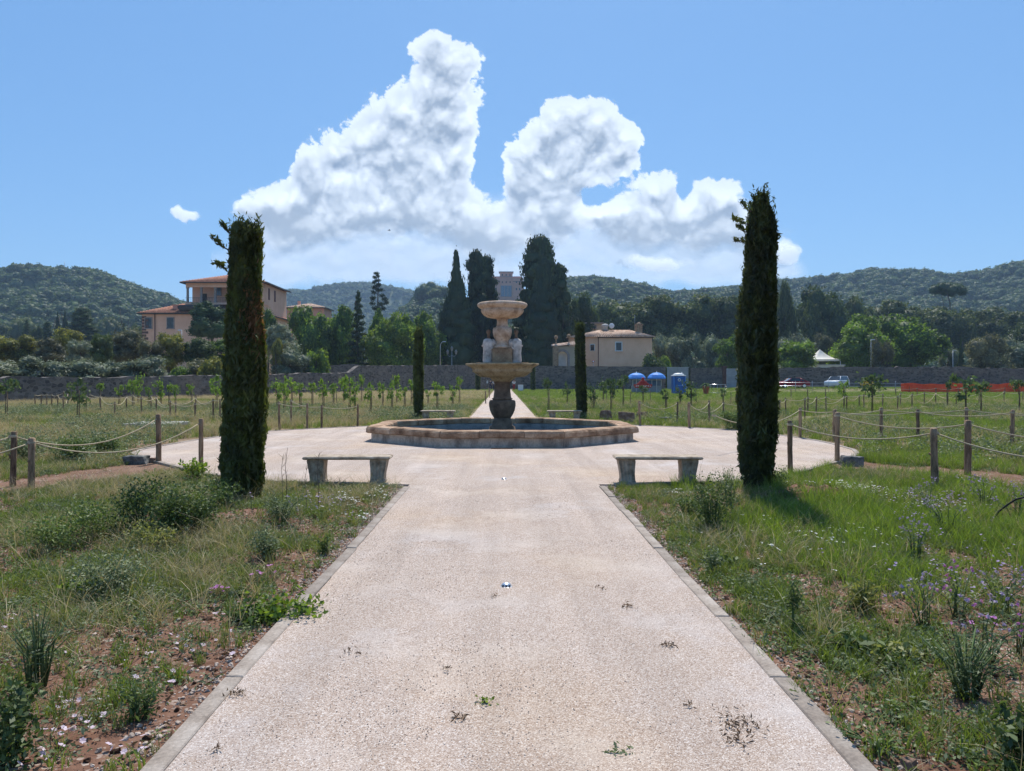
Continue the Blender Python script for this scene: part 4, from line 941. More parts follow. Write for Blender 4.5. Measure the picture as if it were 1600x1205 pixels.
for sx in (-1, 1):
    b = MB(); b.box((sx * 2.25, 0, 1.9), (.7, .7, 3.8), bev=.03); b.box((sx * 2.25, 0, 3.88), (.9, .9, .16)); b.build('gate_pier', M['stone'], ig)
    b = MB()
    for k in range(9): b.box((sx * (.12 + k * .22), .0, 1.3), (.03, .03, 2.4))
    for z in (.25, 1.3, 2.4): b.box((sx * 1.0, 0, z), (1.9, .04, .05))
    b.build('gate_leaf', M['frame_dark'], ig)
long_wall('grey wall seen through the far gate behind the people', [(-6, 138, 3.2, 0), (6, 138, 3.2, 0)], seed=9, rough=.05)

# ------------------------------------------------------------------ buildings
def windows(par, spec, y, w, h, mat='glass', surround='trim', depth=.12, facing=0):
    """spec: (x, z centre) in the building's own coordinates; facing 0: front (-y)"""
    for (x, z) in spec:
        b = MB(); fr = .16
        b.box((x, y - .05, z + h / 2 + fr / 2), (w + 2 * fr, depth + .04, fr)); b.box((x, y - .06, z - h / 2 - fr / 2), (w + 2 * fr + .1, depth + .1, fr))
        for sx in (-1, 1): b.box((x + sx * (w / 2 + fr / 2), y - .05, z), (fr, depth, h))
        win = b.build('window', M[surround], par)
        b = MB(); b.box((x, y - .012, z), (w, .04, h)); b.build('pane', M[mat], win)
        b = MB(); b.box((x, y - .045, z), (.06, .03, h)); b.box((x, y - .044, z + h * .12), (w, .03, .05)); b.build('frame', M['frame_dark'], win)
def hip_roof(par, x0, x1, y0, y1, z, rise, ov=.6, mat='roof', name='roof', ribs=True, ridge=None):
    X0, X1, Y0, Y1 = x0 - ov, x1 + ov, y0 - ov, y1 + ov; b = MB(); hd = (Y1 - Y0) / 2; hx = (X1 - X0) / 2
    if hx >= hd: r0, r1 = (X0 + hd, (Y0 + Y1) / 2), (X1 - hd, (Y0 + Y1) / 2)
    else: r0, r1 = ((X0 + X1) / 2, Y0 + hx), ((X0 + X1) / 2, Y1 - hx)
    if hx >= hd:
        vs = [(X0, Y0, z), (X1, Y0, z), (X1, Y1, z), (X0, Y1, z), (r0[0], r0[1], z + rise), (r1[0], r1[1], z + rise)]
        fs = [(0, 1, 5, 4), (1, 2, 5), (2, 3, 4, 5), (3, 0, 4), (3, 2, 1, 0)]
    else:
        vs = [(X0, Y0, z), (X1, Y0, z), (X1, Y1, z), (X0, Y1, z), (r0[0], r0[1], z + rise), (r1[0], r1[1], z + rise)]
        fs = [(0, 1, 4), (1, 2, 5, 4), (2, 3, 5), (3, 0, 4, 5), (3, 2, 1, 0)]
    b.add(vs, fs); rf = b.build(name, M[mat], par)
    b = MB(); b.box(((X0 + X1) / 2, Y0 + .08, z - .14), (X1 - X0, .16, .26)); b.box((X1 - .08, (Y0 + Y1) / 2, z - .14), (.16, Y1 - Y0 - .34, .26)); b.box((X0 + .08, (Y0 + Y1) / 2, z - .14), (.16, Y1 - Y0 - .34, .26)); b.build('eaves', M['frame_dark'], rf)
    if ribs:                                                    # rows of cover tiles running down the front slope
        b = MB(); n = int((X1 - X0) / .42); rx0, rx1 = r0[0], r1[0]; ry = r0[1]
        for k in range(n):
            x = X0 + (k + .5) * (X1 - X0) / n
            if hx >= hd: t = 1.0 if rx0 <= x <= rx1 else ((x - X0) / (rx0 - X0) if x < rx0 else (X1 - x) / (X1 - rx1))
            else: t = 1 - abs(x - rx0) / hx
            if t < .05: continue
            yt = Y0 + (ry - Y0) * t; b.tube([(x, Y0 - .03, z + .03), (x, yt, z + rise * t + .03)], [.09, .075], 5)
        b.build('cover_tiles', M[mat], rf)['kind'] = 'stuff'
    return rf
# villa on the left
VX, VY = xat(222, 150), 150
vl = thing('villa', 'large pink villa with terracotta roofs and an upper loggia, behind the left cypress', 'building', (VX, VY, 0))
zE = zat(489, 150)
wid, dep = 24.3, 21.0
b = MB(); b.box((wid / 2, dep / 2, zE / 2 - .15), (wid, dep, zE - .3)); b.build('wall', M['pink_wall'], vl)
b = MB()
for k in range(16):
    s_ = 1.3 if k % 2 else .9; b.box((s_ / 2 - .04, s_ / 2 - .04, zE - .9 - k * .62), (s_, s_, .48))
b.build('corner_stones', M['quoin'], vl)
hip_roof(vl, 0, wid, 0, dep, zE, 4.2, .8)
windows(vl, [((232 - 222) / 7.667, zat(505, 150)), ((266.5 - 222) / 7.667, zat(505, 150)), (11.2, zat(505, 150)), (16, zat(505, 150))], 0, 1.25, 2.1)
b = MB(); b.tube([(2.65, -.12, 0), (2.65, -.12, zE - .3)], .09, 8); b.build('downpipe', M['pipe'], vl)
for yy in (7.0, 14.0):                                           # windows of the receding right side
    b = MB(); b.box((wid + .03, yy, zat(521, 160)), (.12, 1.4, 2.4)); w_ = b.build('window', M['trim'], vl); b = MB(); b.box((wid + .07, yy, zat(521, 160)), (.1, 1.1, 2.1)); b.build('pane', M['glass'], w_)
b = MB()
for x_, y_, h_ in ((wid - 2, 3, 2.2), (wid - 1, 9.5, 2.0), (6, 2, .9)):
    b = MB(); b.box((x_, y_, zE + 1.2), (.9, .9, h_)); b.box((x_, y_, zE + 1.2 + h_ / 2 + .1), (1.1, 1.1, .2)); b.build('chimney', M['pink_dark'], vl)
ux0, ux1 = (285 - 222) / 7.667, (408 - 222) / 7.667; uy0, uy1 = 1.6, 17.5; zu0, zu1 = zE - .5, zat(441, 151.6)
up = MB(); lg = 3.2                                              # loggia depth
up.box(((ux0 + ux1) / 2, (uy0 + lg + uy1) / 2, (zu0 + zu1) / 2 - .1), (ux1 - ux0, uy1 - uy0 - lg, zu1 - zu0 - .2))
up.box(((ux1 - 3.4), (uy0 + lg) / 2 + .8 - .02, (zu0 + zu1) / 2 - .1), (6.8, lg - .05, zu1 - zu0 - .2)) 
upw = up.build('upper_storey', M['pink_wall'], vl)
zf = zat(473, 151.6)
b = MB(); b.box(((ux0 + ux1) / 2, (uy0 + lg / 2), zf - .2), (ux1 - ux0 + .3, lg + .3, .4)); b.box(((ux0 + ux1) / 2, uy0 + .25, zu1 - .55), (ux1 - ux0, .5, 1.0)); b.build('loggia_floor_and_beam', M['pink_wall'], upw)
for px in (286.5, 308, 330, 352, 374):
    b = MB(); xx = (px - 222) / 7.6; b.lathe([(.34, zf), (.34, zf + .2), (.27, zf + .3), (.24, zu1 - 1.35), (.34, zu1 - 1.2), (.34, zu1 - 1.05)], 12, c=(xx, uy0 + .3)); b.build('column', M['trim'], upw)
b = MB()
for k in range(46): b.box((ux0 + .2 + k * .33, uy0 + .15, zf + .5), (.03, .03, 1.0))
b.box((ux0 + 7.6, uy0 + .15, zf + 1.02), (15.4, .06, .06)); b.build('railing', M['frame_dark'], upw)
b = MB(); b.box(((302.5 - 222) / 7.5, uy0 + lg - .06, zf + 1.1), (1.1, .12, 2.2)); b.build('door', M['frame_dark'], upw)
windows(vl, [((325 - 222) / 7.5, zat(455, 154.8)), ((347 - 222) / 7.5, zat(455, 154.8))], uy0 + lg - .02, .95, 1.7, 'glass_blue')
b = MB(); b.box((ux0 + 3.8, uy0 - 1.4, zE + 1.0), (8.5, 2.8, 1.1), bev=.3); b.build('dark_lower_roof', M['frame_dark'], vl)
hip_roof(vl, ux0, ux1, uy0, uy1, zu1, 2.9, .9, name='upper_roof')
for yy in (4, 8):
    b = MB(); b.box((ux1 + .03, yy + 1, zat(459, 154)), (.12, .9, 2.4)); b.build('shutter', M['pipe'], upw)

ph = thing('pink_house', 'small salmon house with a hipped tile roof right of the villa', 'building', (xat(448, 205), 205, 0))
b = MB(); zz = zat(480.5, 205); b.box((5.2, 4.5, zz / 2), (10.4, 9, zz - .2)); b.build('wall', M['pink_dark'], ph); hip_roof(ph, 0, 10.4, 0, 9, zz, 1.5, .7, ribs=True, mat='roof_pale')
b = MB(); b.box((2.2, 4.5, zz + 1.4), (.7, .7, 1.6)); b.build('chimney', M['pink_dark'], ph)

# peach house right of the centre
PX0, PD = 935, 134
hs = thing('peach_house', 'low peach house with a tiled roof and two chimneys behind the right wall', 'building', (xat(PX0, PD), PD, 0))
s_ = F / PD; w1 = (1020 - 935) / s_; ze = zat(526.5, PD); 
b = MB(); b.prism([(0, 0), (w1, .6), (w1 - .3, 8.5), (-4.5, 9.5), (-5.0, 3.4)], 0, ze); b.build('wall', M['peach_wall'], hs)
ap = (3.6, 5.2, zat(516.5, PD + 5)); ov = .45
corn = [(-.1, -ov), (w1 + .55, .6 - ov), (w1 + .3, 9.2), (-5.1, 10.1), (-5.7, 3.0)]
b = MB(); n = len(corn); vs = [(x, y, ze) for x, y in corn] + [(0.8, 5.0, ap[2]), (6.4, 4.8, ap[2] + .05)]
b.add(vs, [(0, 1, 6, 5), (1, 2, 6), (2, 3, 5, 6), (3, 4, 5), (4, 0, 5), (4, 3, 2, 1, 0)]); rf = b.build('roof', M['roof_pale'], hs)
b = MB()
for k in range(30):
    t = (k + .5) / 30; x = corn[0][0] + (corn[1][0] - corn[0][0]) * t; y = corn[0][1] + (corn[1][1] - corn[0][1]) * t; tx = .8 + 5.6 * min(1, max(0, (t - .05) / .75))
    b.tube([(x, y - .05, ze + .04), (tx, 4.9, ap[2] + .04)], [.11, .09], 6)
for k in range(16):
    t = (k + .5) / 16; x = corn[4][0] + (corn[0][0] - corn[4][0]) * t; y = corn[4][1] + (corn[0][1] - corn[4][1]) * t; b.tube([(x, y - .05, ze + .04), (.8, 5.0, ap[2] + .04)], [.11, .06], 6)
b.build('cover_tiles', M['roof_pale'], rf)['kind'] = 'stuff'
b = MB(); b.box((w1 / 2, .42 - .35, ze - .1), (w1 + .3, .12, .14), rz=.06); b.build('gutter', M['frame_dark'], rf)
windows(hs, [((967 - 935) / s_, zat(541.5, PD))], .12 + .1, 1.0, 1.45, surround='white')
b = MB(); b.box((-1.0, .62, zat(543, PD)), (.95, .12, 1.3), rz=-.6); w_ = b.build('window', M['white'], hs); b = MB(); b.box((-1.03, .56, zat(543, PD)), (.72, .12, 1.1), rz=-.6); b.build('pane', M['glass'], w_)
b = MB(); b.tube([(-.02, -.1, 0), (-.02, -.1, ze - .1)], .07, 8); b.build('downpipe', M['pipe'], hs)
b = MB(); cx = (1004 - 935) / s_; b.box((cx, 3.6, ze + 1.3), (1.1, 1.0, 2.6)); b.box((cx, 3.6, zat(507.5, PD + 3)), (1.4, 1.3, .16)); b.lathe([(.5, zat(507, PD + 3)), (.45, zat(505, PD + 3)), (.1, zat(503.5, PD + 3))], 10, c=(cx, 3.6)); b.build('chimney', M['stone'], hs)
b = MB(); b.lathe([(.5, ze), (.5, zat(511, PD + 5)), (.75, zat(509, PD + 5)), (.5, zat(507, PD + 5)), (.1, zat(506, PD + 5))], 12, c=(1.9, 5)); b.build('round_chimney', M['stone_white'], hs)
b = MB(); b.ball((3.1, 4.6, zat(509.5, PD + 5)), .5, 12, 8, (1, .35, 1)); b.build('satellite_dish', M['white'], hs)
b = MB(); b.tube([(7.45, 4.6, ap[2]), (7.45, 4.6, zat(492, PD + 4))], .04, 5); b.build('antenna', M['metal'], hs)
# gateway with round arch, left of the house
gw = thing('arched_gateway', 'stone gateway with round arch, tiled coping and ball finials beside the peach house', 'gateway', (xat(879, 131), 131, 0))
s2 = F / 131; b = MB(); zt = zat(541, 131); x0, x1 = (864 - 879) / s2, (900 - 879) / s2; r_ = 7.6 / s2; zc = zat(557, 131)
pts = [(-r_ * math.cos(a), zc + r_ * math.sin(a)) for a in np.linspace(0, math.pi, 13)]
outer = [(x0, 0), (x0, zt), (x1, zt), (x1, 0)]
def wall_xz(b, poly, y0, y1):
    n = len(poly); vs = [(x, y0, z) for x, z in poly] + [(x, y1, z) for x, z in poly]
    b.add(vs, [tuple(range(n)), tuple(range(n, 2 * n))[::-1]] + [(i, n + i, n + (i + 1) % n, (i + 1) % n) for i in range(n)])
wall_xz(b, [(x0, 0), (-r_, 0), (-r_, zc), (x0, zc)], 0, .9); wall_xz(b, [(r_, 0), (x1, 0), (x1, zc), (r_, zc)], 0, .9)
for i in range(12):
    (xa, za), (xb, zb_) = pts[i], pts[i + 1]; ta = x0 + (x1 - x0) * i / 12; tb = x0 + (x1 - x0) * (i + 1) / 12
    q = [(xa, za), (xb, zb_), (tb if i < 11 else x1, zt), (ta if i else x0, zt)]; wall_xz(b, q, 0, .9)
wall_xz(b, [(x0, zc), (-r_, zc), (x0, zt)], 0, .9); wall_xz(b, [(r_, zc), (x1, zc), (x1, zt)], 0, .9)
b.build('arch_wall', M['beige_wall'], gw)
b = MB()
for i in range(12):
    a0, a1 = math.pi * i / 12, math.pi * (i + .93) / 12; rr0, rr1 = r_, r_ + .42
    wall_xz(b, [(-rr0 * math.cos(a0), zc + rr0 * math.sin(a0)), (-rr0 * math.cos(a1), zc + rr0 * math.sin(a1)), (-rr1 * math.cos(a1), zc + rr1 * math.sin(a1)), (-rr1 * math.cos(a0), zc + rr1 * math.sin(a0))], -.08, -.003)
for sx in (-1, 1): b.box((sx * (r_ + .2), -.06, zc / 2), (.42, .12, zc))
b.build('arch_stones', M['trim'], gw)
b = MB(); b.box((x0 + .5, -.25, zt / 2), (.9, .5, zt)); b.build('pilaster', M['stone'], gw)
b = MB(); xc = (x0 + x1) / 2; b.add([(x0 - .3, -.5, zt), (x1 + .3, -.5, zt + .3), (x1 + .3, 1.2, zt + .3), (x0 - .3, 1.2, zt), (x0 - .3, .35, zt + .35), (x1 + .3, .35, zt + .95)], [(0, 1, 5, 4), (3, 4, 5, 2), (0, 4, 3), (1, 2, 5), (0, 3, 2, 1)]); b.build('tiled_coping', M['roof_pale'], gw)
for px, py in ((869, 527), (889, 525)):
    x_ = (px - 879) / s2; z_ = zat(py, 131); b = MB(); b.lathe([(.28, zt + .2), (.12, zt + .5), (.12, z_ - .45), (.2, z_ - .35)], 10, c=(x_, .3)); b.ball((x_, .3, z_), .36, 12, 8); b.build('ball_finial', M['stone'], gw)
b = MB(); b.box((.2, 1.3, zc * .55), (r_ * 2, .08, zc * 1.4)); b.build('white_door', M['white'], gw)
fb_ = thing('flat_roofed_building', 'small beige flat-roofed block with one window above the peach house roof', 'building', (xat(911, 150), 150, 0))
zz = zat(506, 150); b = MB(); b.box((1.9, 2.5, zz / 2), (3.9, 5, zz)); b.build('wall', M['beige_wall'], fb_); b = MB(); b.box((1.9, 2.3, zz + .12), (4.4, 5.6, .22)); b.build('roof_slab', M['trim'], fb_)
windows(fb_, [(2.0, zat(511, 150))], 0, 1.3, .5)
# palace on the hill
PD2 = 610; s3 = F / PD2
pl = thing('palace', 'distant pink palace on the wooded hill between the tall dark cypresses', 'building', (xat(791, PD2), PD2, zat(476, PD2)))
def pz(py): return (476 - py) / s3
def pxx(px): return (px - 791) / s3
b = MB(); b.box((0, 8, pz(452)), (pxx(818) - pxx(764), 16, pz(476) - pz(428) and (476 - 440) / s3 * 1.0)); b.box((0, 9, (pz(432) + pz(442)) / 2), (pxx(814) - pxx(768), 12, 10 / s3)); b.box((0, 9, (pz(424) + pz(433)) / 2), (pxx(801) - pxx(781), 9, 9 / s3)); b.build('wall', M['pink_dark'], pl)
for x0_, x1_, zt_ in ((765, 780, 440), (802, 817, 440)):
    hip_roof(pl, pxx(x0_), pxx(x1_), -.3, 6, pz(zt_) , 1.1, .5, mat='roof_pale', ribs=False, name='wing_roof')
    b = MB(); b.box(((pxx(x0_) + pxx(x1_)) / 2, 2.6, pz(458)), (pxx(x1_) - pxx(x0_), 6, 36 / s3 - .1)); b.build('wing', M['pink_dark'], pl)
b = MB(); b.box((0, 9, pz(423.6)), (pxx(802.5) - pxx(779.5), 10, .5)); b.box((0, 9, pz(431.6)), (pxx(815) - pxx(767), 12.6, .35)); b.build('cornice', M['trim'], pl)
windows(pl, [(pxx(px), pz(428.5)) for px in (785, 791, 797)] , 4.5, 1.0, 1.7, surround='pink_dark'); windows(pl, [(pxx(px), pz(441)) for px in (785, 791, 797)], 0, .9, 1.3, surround='pink_dark')
windows(pl, [(pxx(px), pz(441)) for px in (770, 775, 807, 812)], -.45, .8, 1.2, surround='trim'); windows(pl, [(pxx(px), pz(452)) for px in (770, 775, 807, 812)], -.45, .9, 1.7, surround='trim')
for px in (785.5, 791, 796.5):
    b = MB(); b.box((pxx(px), -.15, pz(455)), (2.5, .25, 17 / s3)); b.build('tall_window', M['glass_blue'], pl)
b = MB(); 
for px in (782.5, 788.3, 793.8, 799.5): b.box((pxx(px), -.25, pz(455)), (.35, .4, 18 / s3))
b.build('column', M['trim'], pl)

# ------------------------------------------------------------------ parasols, cabin, cart, tents, cars, netting
def parasol(px, d, label, w, ztop, zed):
    t = thing('blue_parasol', label, 'parasol', (xat(px, d), d, 0), 0, 'blue parasols by the wall')
    n = 8; vs = [(0, 0, ztop)]; r0 = w / 2
    for (rf_, zf_) in ((.45, .88), (.8, .5), (1, 0)):
        for i in range(n * 2):
            a = math.pi * i / n; k = 1 if i % 2 == 0 else .95; vs.append((r0 * rf_ * k * math.cos(a), r0 * rf_ * k * math.sin(a), zed + (ztop - zed) * zf_))
    m2 = n * 2; fs = [(0, 1 + i, 1 + (i + 1) % m2) for i in range(m2)]
    for q in range(2): fs += [(1 + q * m2 + i, 1 + (q + 1) * m2 + i, 1 + (q + 1) * m2 + (i + 1) % m2, 1 + q * m2 + (i + 1) % m2) for i in range(m2)]
    for i in range(m2): vs.append((vs[1 + 2 * m2 + i][0], vs[1 + 2 * m2 + i][1], zed - .16))
    fs += [(1 + 2 * m2 + i, 1 + 3 * m2 + i, 1 + 3 * m2 + (i + 1) % m2, 1 + 2 * m2 + (i + 1) % m2) for i in range(m2)]
    b = MB(); b.add(vs, fs); b.build('canopy', M['blue'], t)
    b = MB(); b.tube([(0, 0, 0), (0, 0, ztop + .15)], .035, 8); b.lathe([(.3, 0), (.3, .08), (.06, .1)], 12); b.build('pole', M['white'], t)
    b = MB()
    for i in range(n): a = 2 * math.pi * i / n; b.tube([(0, 0, ztop - .05), (r0 * .97 * math.cos(a), r0 * .97 * math.sin(a), zed - .02)], .012, 4)
    b.build('rib', M['metal'], t)
    return t
def zg(d, py): return CH + (HY - py) * d / F
parasol(994.5, 90, 'blue parasol by the wall, left of its pair, above the red cart', 2.25, zg(90, 582.5), zg(90, 590))
parasol(1026, 90, 'blue parasol by the wall, right of its pair, next to the toilet cabin', 2.25, zg(90, 582), zg(90, 590))
tb = thing('display_case', 'glass-sided grey display case under the two blue parasols', 'display case', (xat(1010, 91), 91, 0))
b = MB(); b.box((0, 0, .45), (3.6, .8, .9), bev=.03); b.build('case_body', M['grey_panel'], tb); b = MB(); b.box((0, 0, 1.25), (3.5, .7, .66)); b.build('case_glass', M['glass_blue'], tb)
b = MB()
for x_ in (-1.75, -.6, .6, 1.75): b.box((x_, -.38, 1.25), (.06, .06, .7))
b.box((0, -.38, 1.62), (3.6, .06, .06)); b.build('case_frame', M['white'], tb)
tc_ = thing('toilet_cabin', 'blue portable toilet cabin with a white domed roof by the far wall', 'toilet cabin', (xat(1060, 83), 83, 0))
b = MB(); b.box((0, 0, 1.05), (1.30, 1.2, 2.0), bev=.03); b.build('cabin_body', M['blue_dark'], tc_)
b = MB(); b.box((0, -.62, 1.05), (.82, .05, 1.85), bev=.02); dr = b.build('door', M['blue_dark'], tc_)
b = MB(); b.box((.30, -.66, 1.05), (.06, .04, .16)); b.build('handle', M['white'], dr)
b = MB(); b.lathe([(.17, 0), (.17, .012)], 18); em = b.build('round_emblem', M['white'], dr, (-.05, -.652, 1.62)); em.rotation_euler = (math.pi / 2, 0, 0)
b = MB(); b.lathe([(.09, .013), (.09, .02)], 14); e2 = b.build('emblem_mark', M['blue_dark'], dr, (-.05, -.652, 1.62)); e2.rotation_euler = (math.pi / 2, 0, 0)
b = MB(); b.box((0, 0, 2.10), (1.42, 1.34, .10), bev=.03); b.lathe([(.66, 2.14), (.60, 2.26), (.40, 2.36), (.05, 2.40)], 16, sq=(1, .9)); b.tube([(.5, .5, 2.1), (.5, .5, 2.5)], .05, 8); b.build('roof', M['white'], tc_)
b = MB()
for x_ in (-.63, .63): b.box((x_, -.6, 1.05), (.07, .07, 2.0))
for z_ in (.3, 1.0, 1.9): b.box((0, -.655, z_), (.8, .02, .05))
b.build('corner_rib', M['blue'], tc_)
ct = thing('red_cart', 'red cart with curved shelves and white marks in front of the blue parasols', 'cart', (xat(1004.5, 84), 84, 0))
b = MB(); wall_xz(b, [(-1.0, .95), (-.85, .72), (.85, .72), (1.0, .95), (.98, 1.12), (-.98, 1.12)], -.3, .3); b.build('tray', M['red'], ct)
b = MB()
for k, (w_, z_) in enumerate(((.60, 1.20), (.42, 1.36), (.22, 1.52))): b.box((0, 0, z_), (w_ * 2, .4, .15), bev=.03)
b.box((0, 0, 1.72), (.25, .3, .35), bev=.03); b.build('stepped_shelf', M['red'], ct)
b = MB()
for sx in (-.75, .75):
    for sy in (-.22, .22): b.tube([(sx, sy, 0), (sx, sy, .74)], .03, 6)
b.build('leg', M['metal'], ct)
b = MB()
for k in range(9): b.box((-.80 + k * .2, -.312, .92 + .02 * math.sin(k * 2.2)), (.10, .012, .12 + .04 * math.sin(k * 3)))
b.build('faded_white_lettering', M['white'], ct)
pt = thing('potted_palm', 'terracotta pot with a bushy green plant right of the toilet cabin', 'potted plant', (xat(1103, 82), 82, 0))
b = MB(); b.lathe([(.22, 0), (.25, .1), (.36, .75), (.42, .78), (.42, .88), (.34, .9)], 18); b.build('pot', M['terracotta'], pt)
br = thing('metal_barrier', 'grey metal crowd barrier beside the potted plant by the far wall', 'barrier', (xat(1121, 84), 84, 0))
b = MB(); b.tube([(-.95, 0, .1), (-.95, 0, 1.1), (.95, 0, 1.1), (.95, 0, .1), (-.95, 0, .15)], .025, 6)
for k in range(5): b.tube([(-.8 + k * .4, 0, .15), (-.8 + k * .4, 0, 1.1)], .012, 5)
for sx in (-.7, .7): b.tube([(sx, -.3, 0), (sx, .3, 0)], .02, 5)
b.build('frame', M['metal_bright'], br)
b = MB(); b.box((0, 0, .42), (.75, .5, .84), bev=.04); b.box((0, 0, .87), (.8, .55, .07), bev=.02)
tag(b.build('white_bin', M['cloth_white'], None, (xat(813.5, 108), 108, 0)), 'small pale box-like bin at the end of the far path, right of the column', 'bin')

def tent(px, d, w, zt, zed, label, legs=True):
    t = thing('marquee', label, 'tent', (xat(px, d), d, 0)); n = 8; vs = []; fs = []; S_ = 6
    for k in range(S_ + 1):
        u = k / S_; h = zed + (zt - zed) * (1 - u) ** 1.9; r_ = w / 2 * u + .02
        for q in range(4 * n):
            sd_, tq = divmod(q, n); tq = tq / n * 2 - 1; c4 = [(tq, -1), (1, tq), (-tq, 1), (-1, -tq)][sd_]; vs.append((c4[0] * r_, c4[1] * r_, h))
    m4 = 4 * n
    for k in range(S_):
        for q in range(m4): fs.append((k * m4 + q, (k + 1) * m4 + q, (k + 1) * m4 + (q + 1) % m4, k * m4 + (q + 1) % m4))
    b = MB(); b.add(vs, fs, True); b.build('canopy', M['cream'], t)
    b = MB()
    for sx, sy in ((-1, -1), (1, -1), (1, 1), (-1, 1)): b.box((sx * w / 2 * .98, sy * w / 2 * .98, zed / 2), (.1, .1, zed))
    b.build('pole', M['white'], t)
    b = MB()
    for s_ in (-1, 1): b.box((0, s_ * w / 2, zed - .16), (w, .03, .34)); b.box((s_ * w / 2, 0, zed - .16), (.03, w - .04, .34))
    b.build('valance', M['cream'], t); return t
tent(1281, 138, 5.4, zat(546, 138), zat(562, 138), 'cream peaked marquee behind the right wall, next to the big bright tree')
b = MB(); b.box((0, 0, 2.1), (4.6, 4, 4.2)); b.box((0, 0, 4.25), (4.9, 4.3, .15)); tag(b.build('garden_shed', M['cream'], None, (xat(1291, 132), 132, 0)), 'cream flat-topped shed just in front of the peaked marquee', 'shed')
tent(1112, 160, 4.8, zat(558, 160), zat(566, 160), 'small white tent top showing above the wall among olive trees')

def car(label, name, px, d, z0, rz, prof, roofp, L_, Wd_, mat, wheels, group='cars parked before the far wall'):
    t = thing(name, label, 'car', (xat(px, d), d, z0), rz, group)
    def shell(p, w0, w1, n0=None):
        b = MB(); n = len(p); vs = []
        for s_, ww_ in ((-1, w0), (1, w0)):
            for (x, z) in p: vs.append((x, s_ * (ww_ - (z > 1.0) * 0.0), z))
        fs = [tuple(range(n)), tuple(range(n, 2 * n))[::-1]] + [(i, n + i, n + (i + 1) % n, (i + 1) % n) for i in range(n)]
        b.add(vs, fs); return b
    me = shell(prof, Wd_ / 2, 0).mesh('body', M[mat]); bd = obj('body', me, t)
    mod = bd.modifiers.new('bevel', 'BEVEL'); mod.width = .07; mod.segments = 3
    b = MB(); n = len(roofp); vs = []                              # cabin: narrower towards the roof
    zmin = min(z for _, z in roofp); zmax = max(z for _, z in roofp)
    for s_ in (-1, 1):
        for (x, z) in roofp: vs.append((x, s_ * (Wd_ / 2 - .06 - .22 * (z - zmin) / (zmax - zmin)), z))
    b.add(vs, [tuple(range(n)), tuple(range(n, 2 * n))[::-1]] + [(i, n + i, n + (i + 1) % n, (i + 1) % n) for i in range(n)]); cb = b.build('window_band', M['glass'], t)
    b = MB(); x0_, x1_ = [x for x, z in roofp if z > zmax - .02][0], [x for x, z in roofp if z > zmax - .02][-1]
    b.box(((x0_ + x1_) / 2, 0, zmax + .02), (abs(x1_ - x0_) + .18, Wd_ - .50, .06), bev=.02)
    for (xa, za), (xb, zb_) in zip(roofp[:-1], roofp[1:]):
        if abs(za - zb_) > .2:
            for s_ in (-1, 1):
                f_ = lambda z: Wd_ / 2 - .05 - .22 * (z - zmin) / (zmax - zmin)
                b.tube([(xa, s_ * f_(za), za), (xb, s_ * f_(zb_), zb_)], .045, 5)
    for s_ in (-1, 1): b.tube([((x0_ + x1_) / 2 + .1, s_ * (Wd_ / 2 - .05), zmin), ((x0_ + x1_) / 2 + .1, s_ * (Wd_ / 2 - .27), zmax)], .05, 5)
    b.build('roof', M[mat], t)
    for wx in wheels:
        for s_ in (-1, 1):
            b = MB(); b.lathe([(.20, -.11), (.31, -.11), (.335, -.07), (.335, .07), (.31, .11), (.20, .11)], 20); w_ = b.build('wheel', M['black'], t, (wx, s_ * (Wd_ / 2 - .10), .335)); w_.rotation_euler = (math.pi / 2, 0, 0)
            b = MB(); b.lathe([(.21, -.115), (.05, -.09), (.02, .09), (.21, .115)], 10, smooth=False); b.build('rim', M['metal_bright'], w_)
    for s_ in (-1, 1):
        b = MB(); b.box((-L_ / 2 + .06, s_ * (Wd_ / 2 - .30), .70), (.12, .34, .14), bev=.02); b.build('headlight', M['glass_blue'], t)
        b = MB(); b.box((L_ / 2 - .05, s_ * (Wd_ / 2 - .28), .80), (.10, .30, .16), bev=.02); b.build('tail_light', M['red'], t)
        b = MB(); b.box((-.75, s_ * (Wd_ / 2 + .08), 1.0), (.10, .18, .12), bev=.02); b.build('wing_mirror', M[mat], t)
    b = MB(); b.box((-L_ / 2 - .005, 0, .42), (.04, .52, .12)); b.build('number_plate', M['white'], t)
    return t
sed = [(-2.15, .28), (-2.2, .55), (-2.1, .78), (-1.2, .95), (1.5, .98), (2.1, .92), (2.2, .6), (2.15, .28)]
sedr = [(-1.15, .93), (-.35, 1.40), (.85, 1.42), (1.75, .95)]
zc_ = 0.46
car('dark red saloon parked sideways by the far wall, right of the near cypress', 'red_car', 1238, 104, zc_, 0.0, sed, sedr, 4.4, 1.75, 'car_red', (-1.35, 1.35))
suv = [(-2.15, .36), (-2.2, .70), (-2.1, .98), (-1.15, 1.10), (2.05, 1.12), (2.12, .7), (2.1, .36)]
suvr = [(-1.1, 1.08), (-.45, 1.66), (1.75, 1.68), (2.02, 1.10)]
car('white off-road car parked facing half towards the camera by the far wall', 'white_car', 1308, 104, zc_, 0.75, suv, suvr, 4.3, 1.85, 'car_white', (-1.3, 1.3))
ye = thing('yellow_machine', 'small yellow machine half hidden by the sapling right of the white car', 'machine', (xat(1355, 103), 103, zc_), .3)
b = MB(); b.box((0, 0, .62), (1.5, 1.0, .6), bev=.08); b.box((.2, 0, 1.25), (.9, .9, .14), bev=.04); b.build('body', M['car_yellow'], ye)
b = MB()
for x_ in (-.2, .6):
    for y_ in (-.4, .4): b.tube([(x_, y_, .9), (x_, y_, 1.2)], .03, 5)
b.build('canopy_post', M['black'], ye)
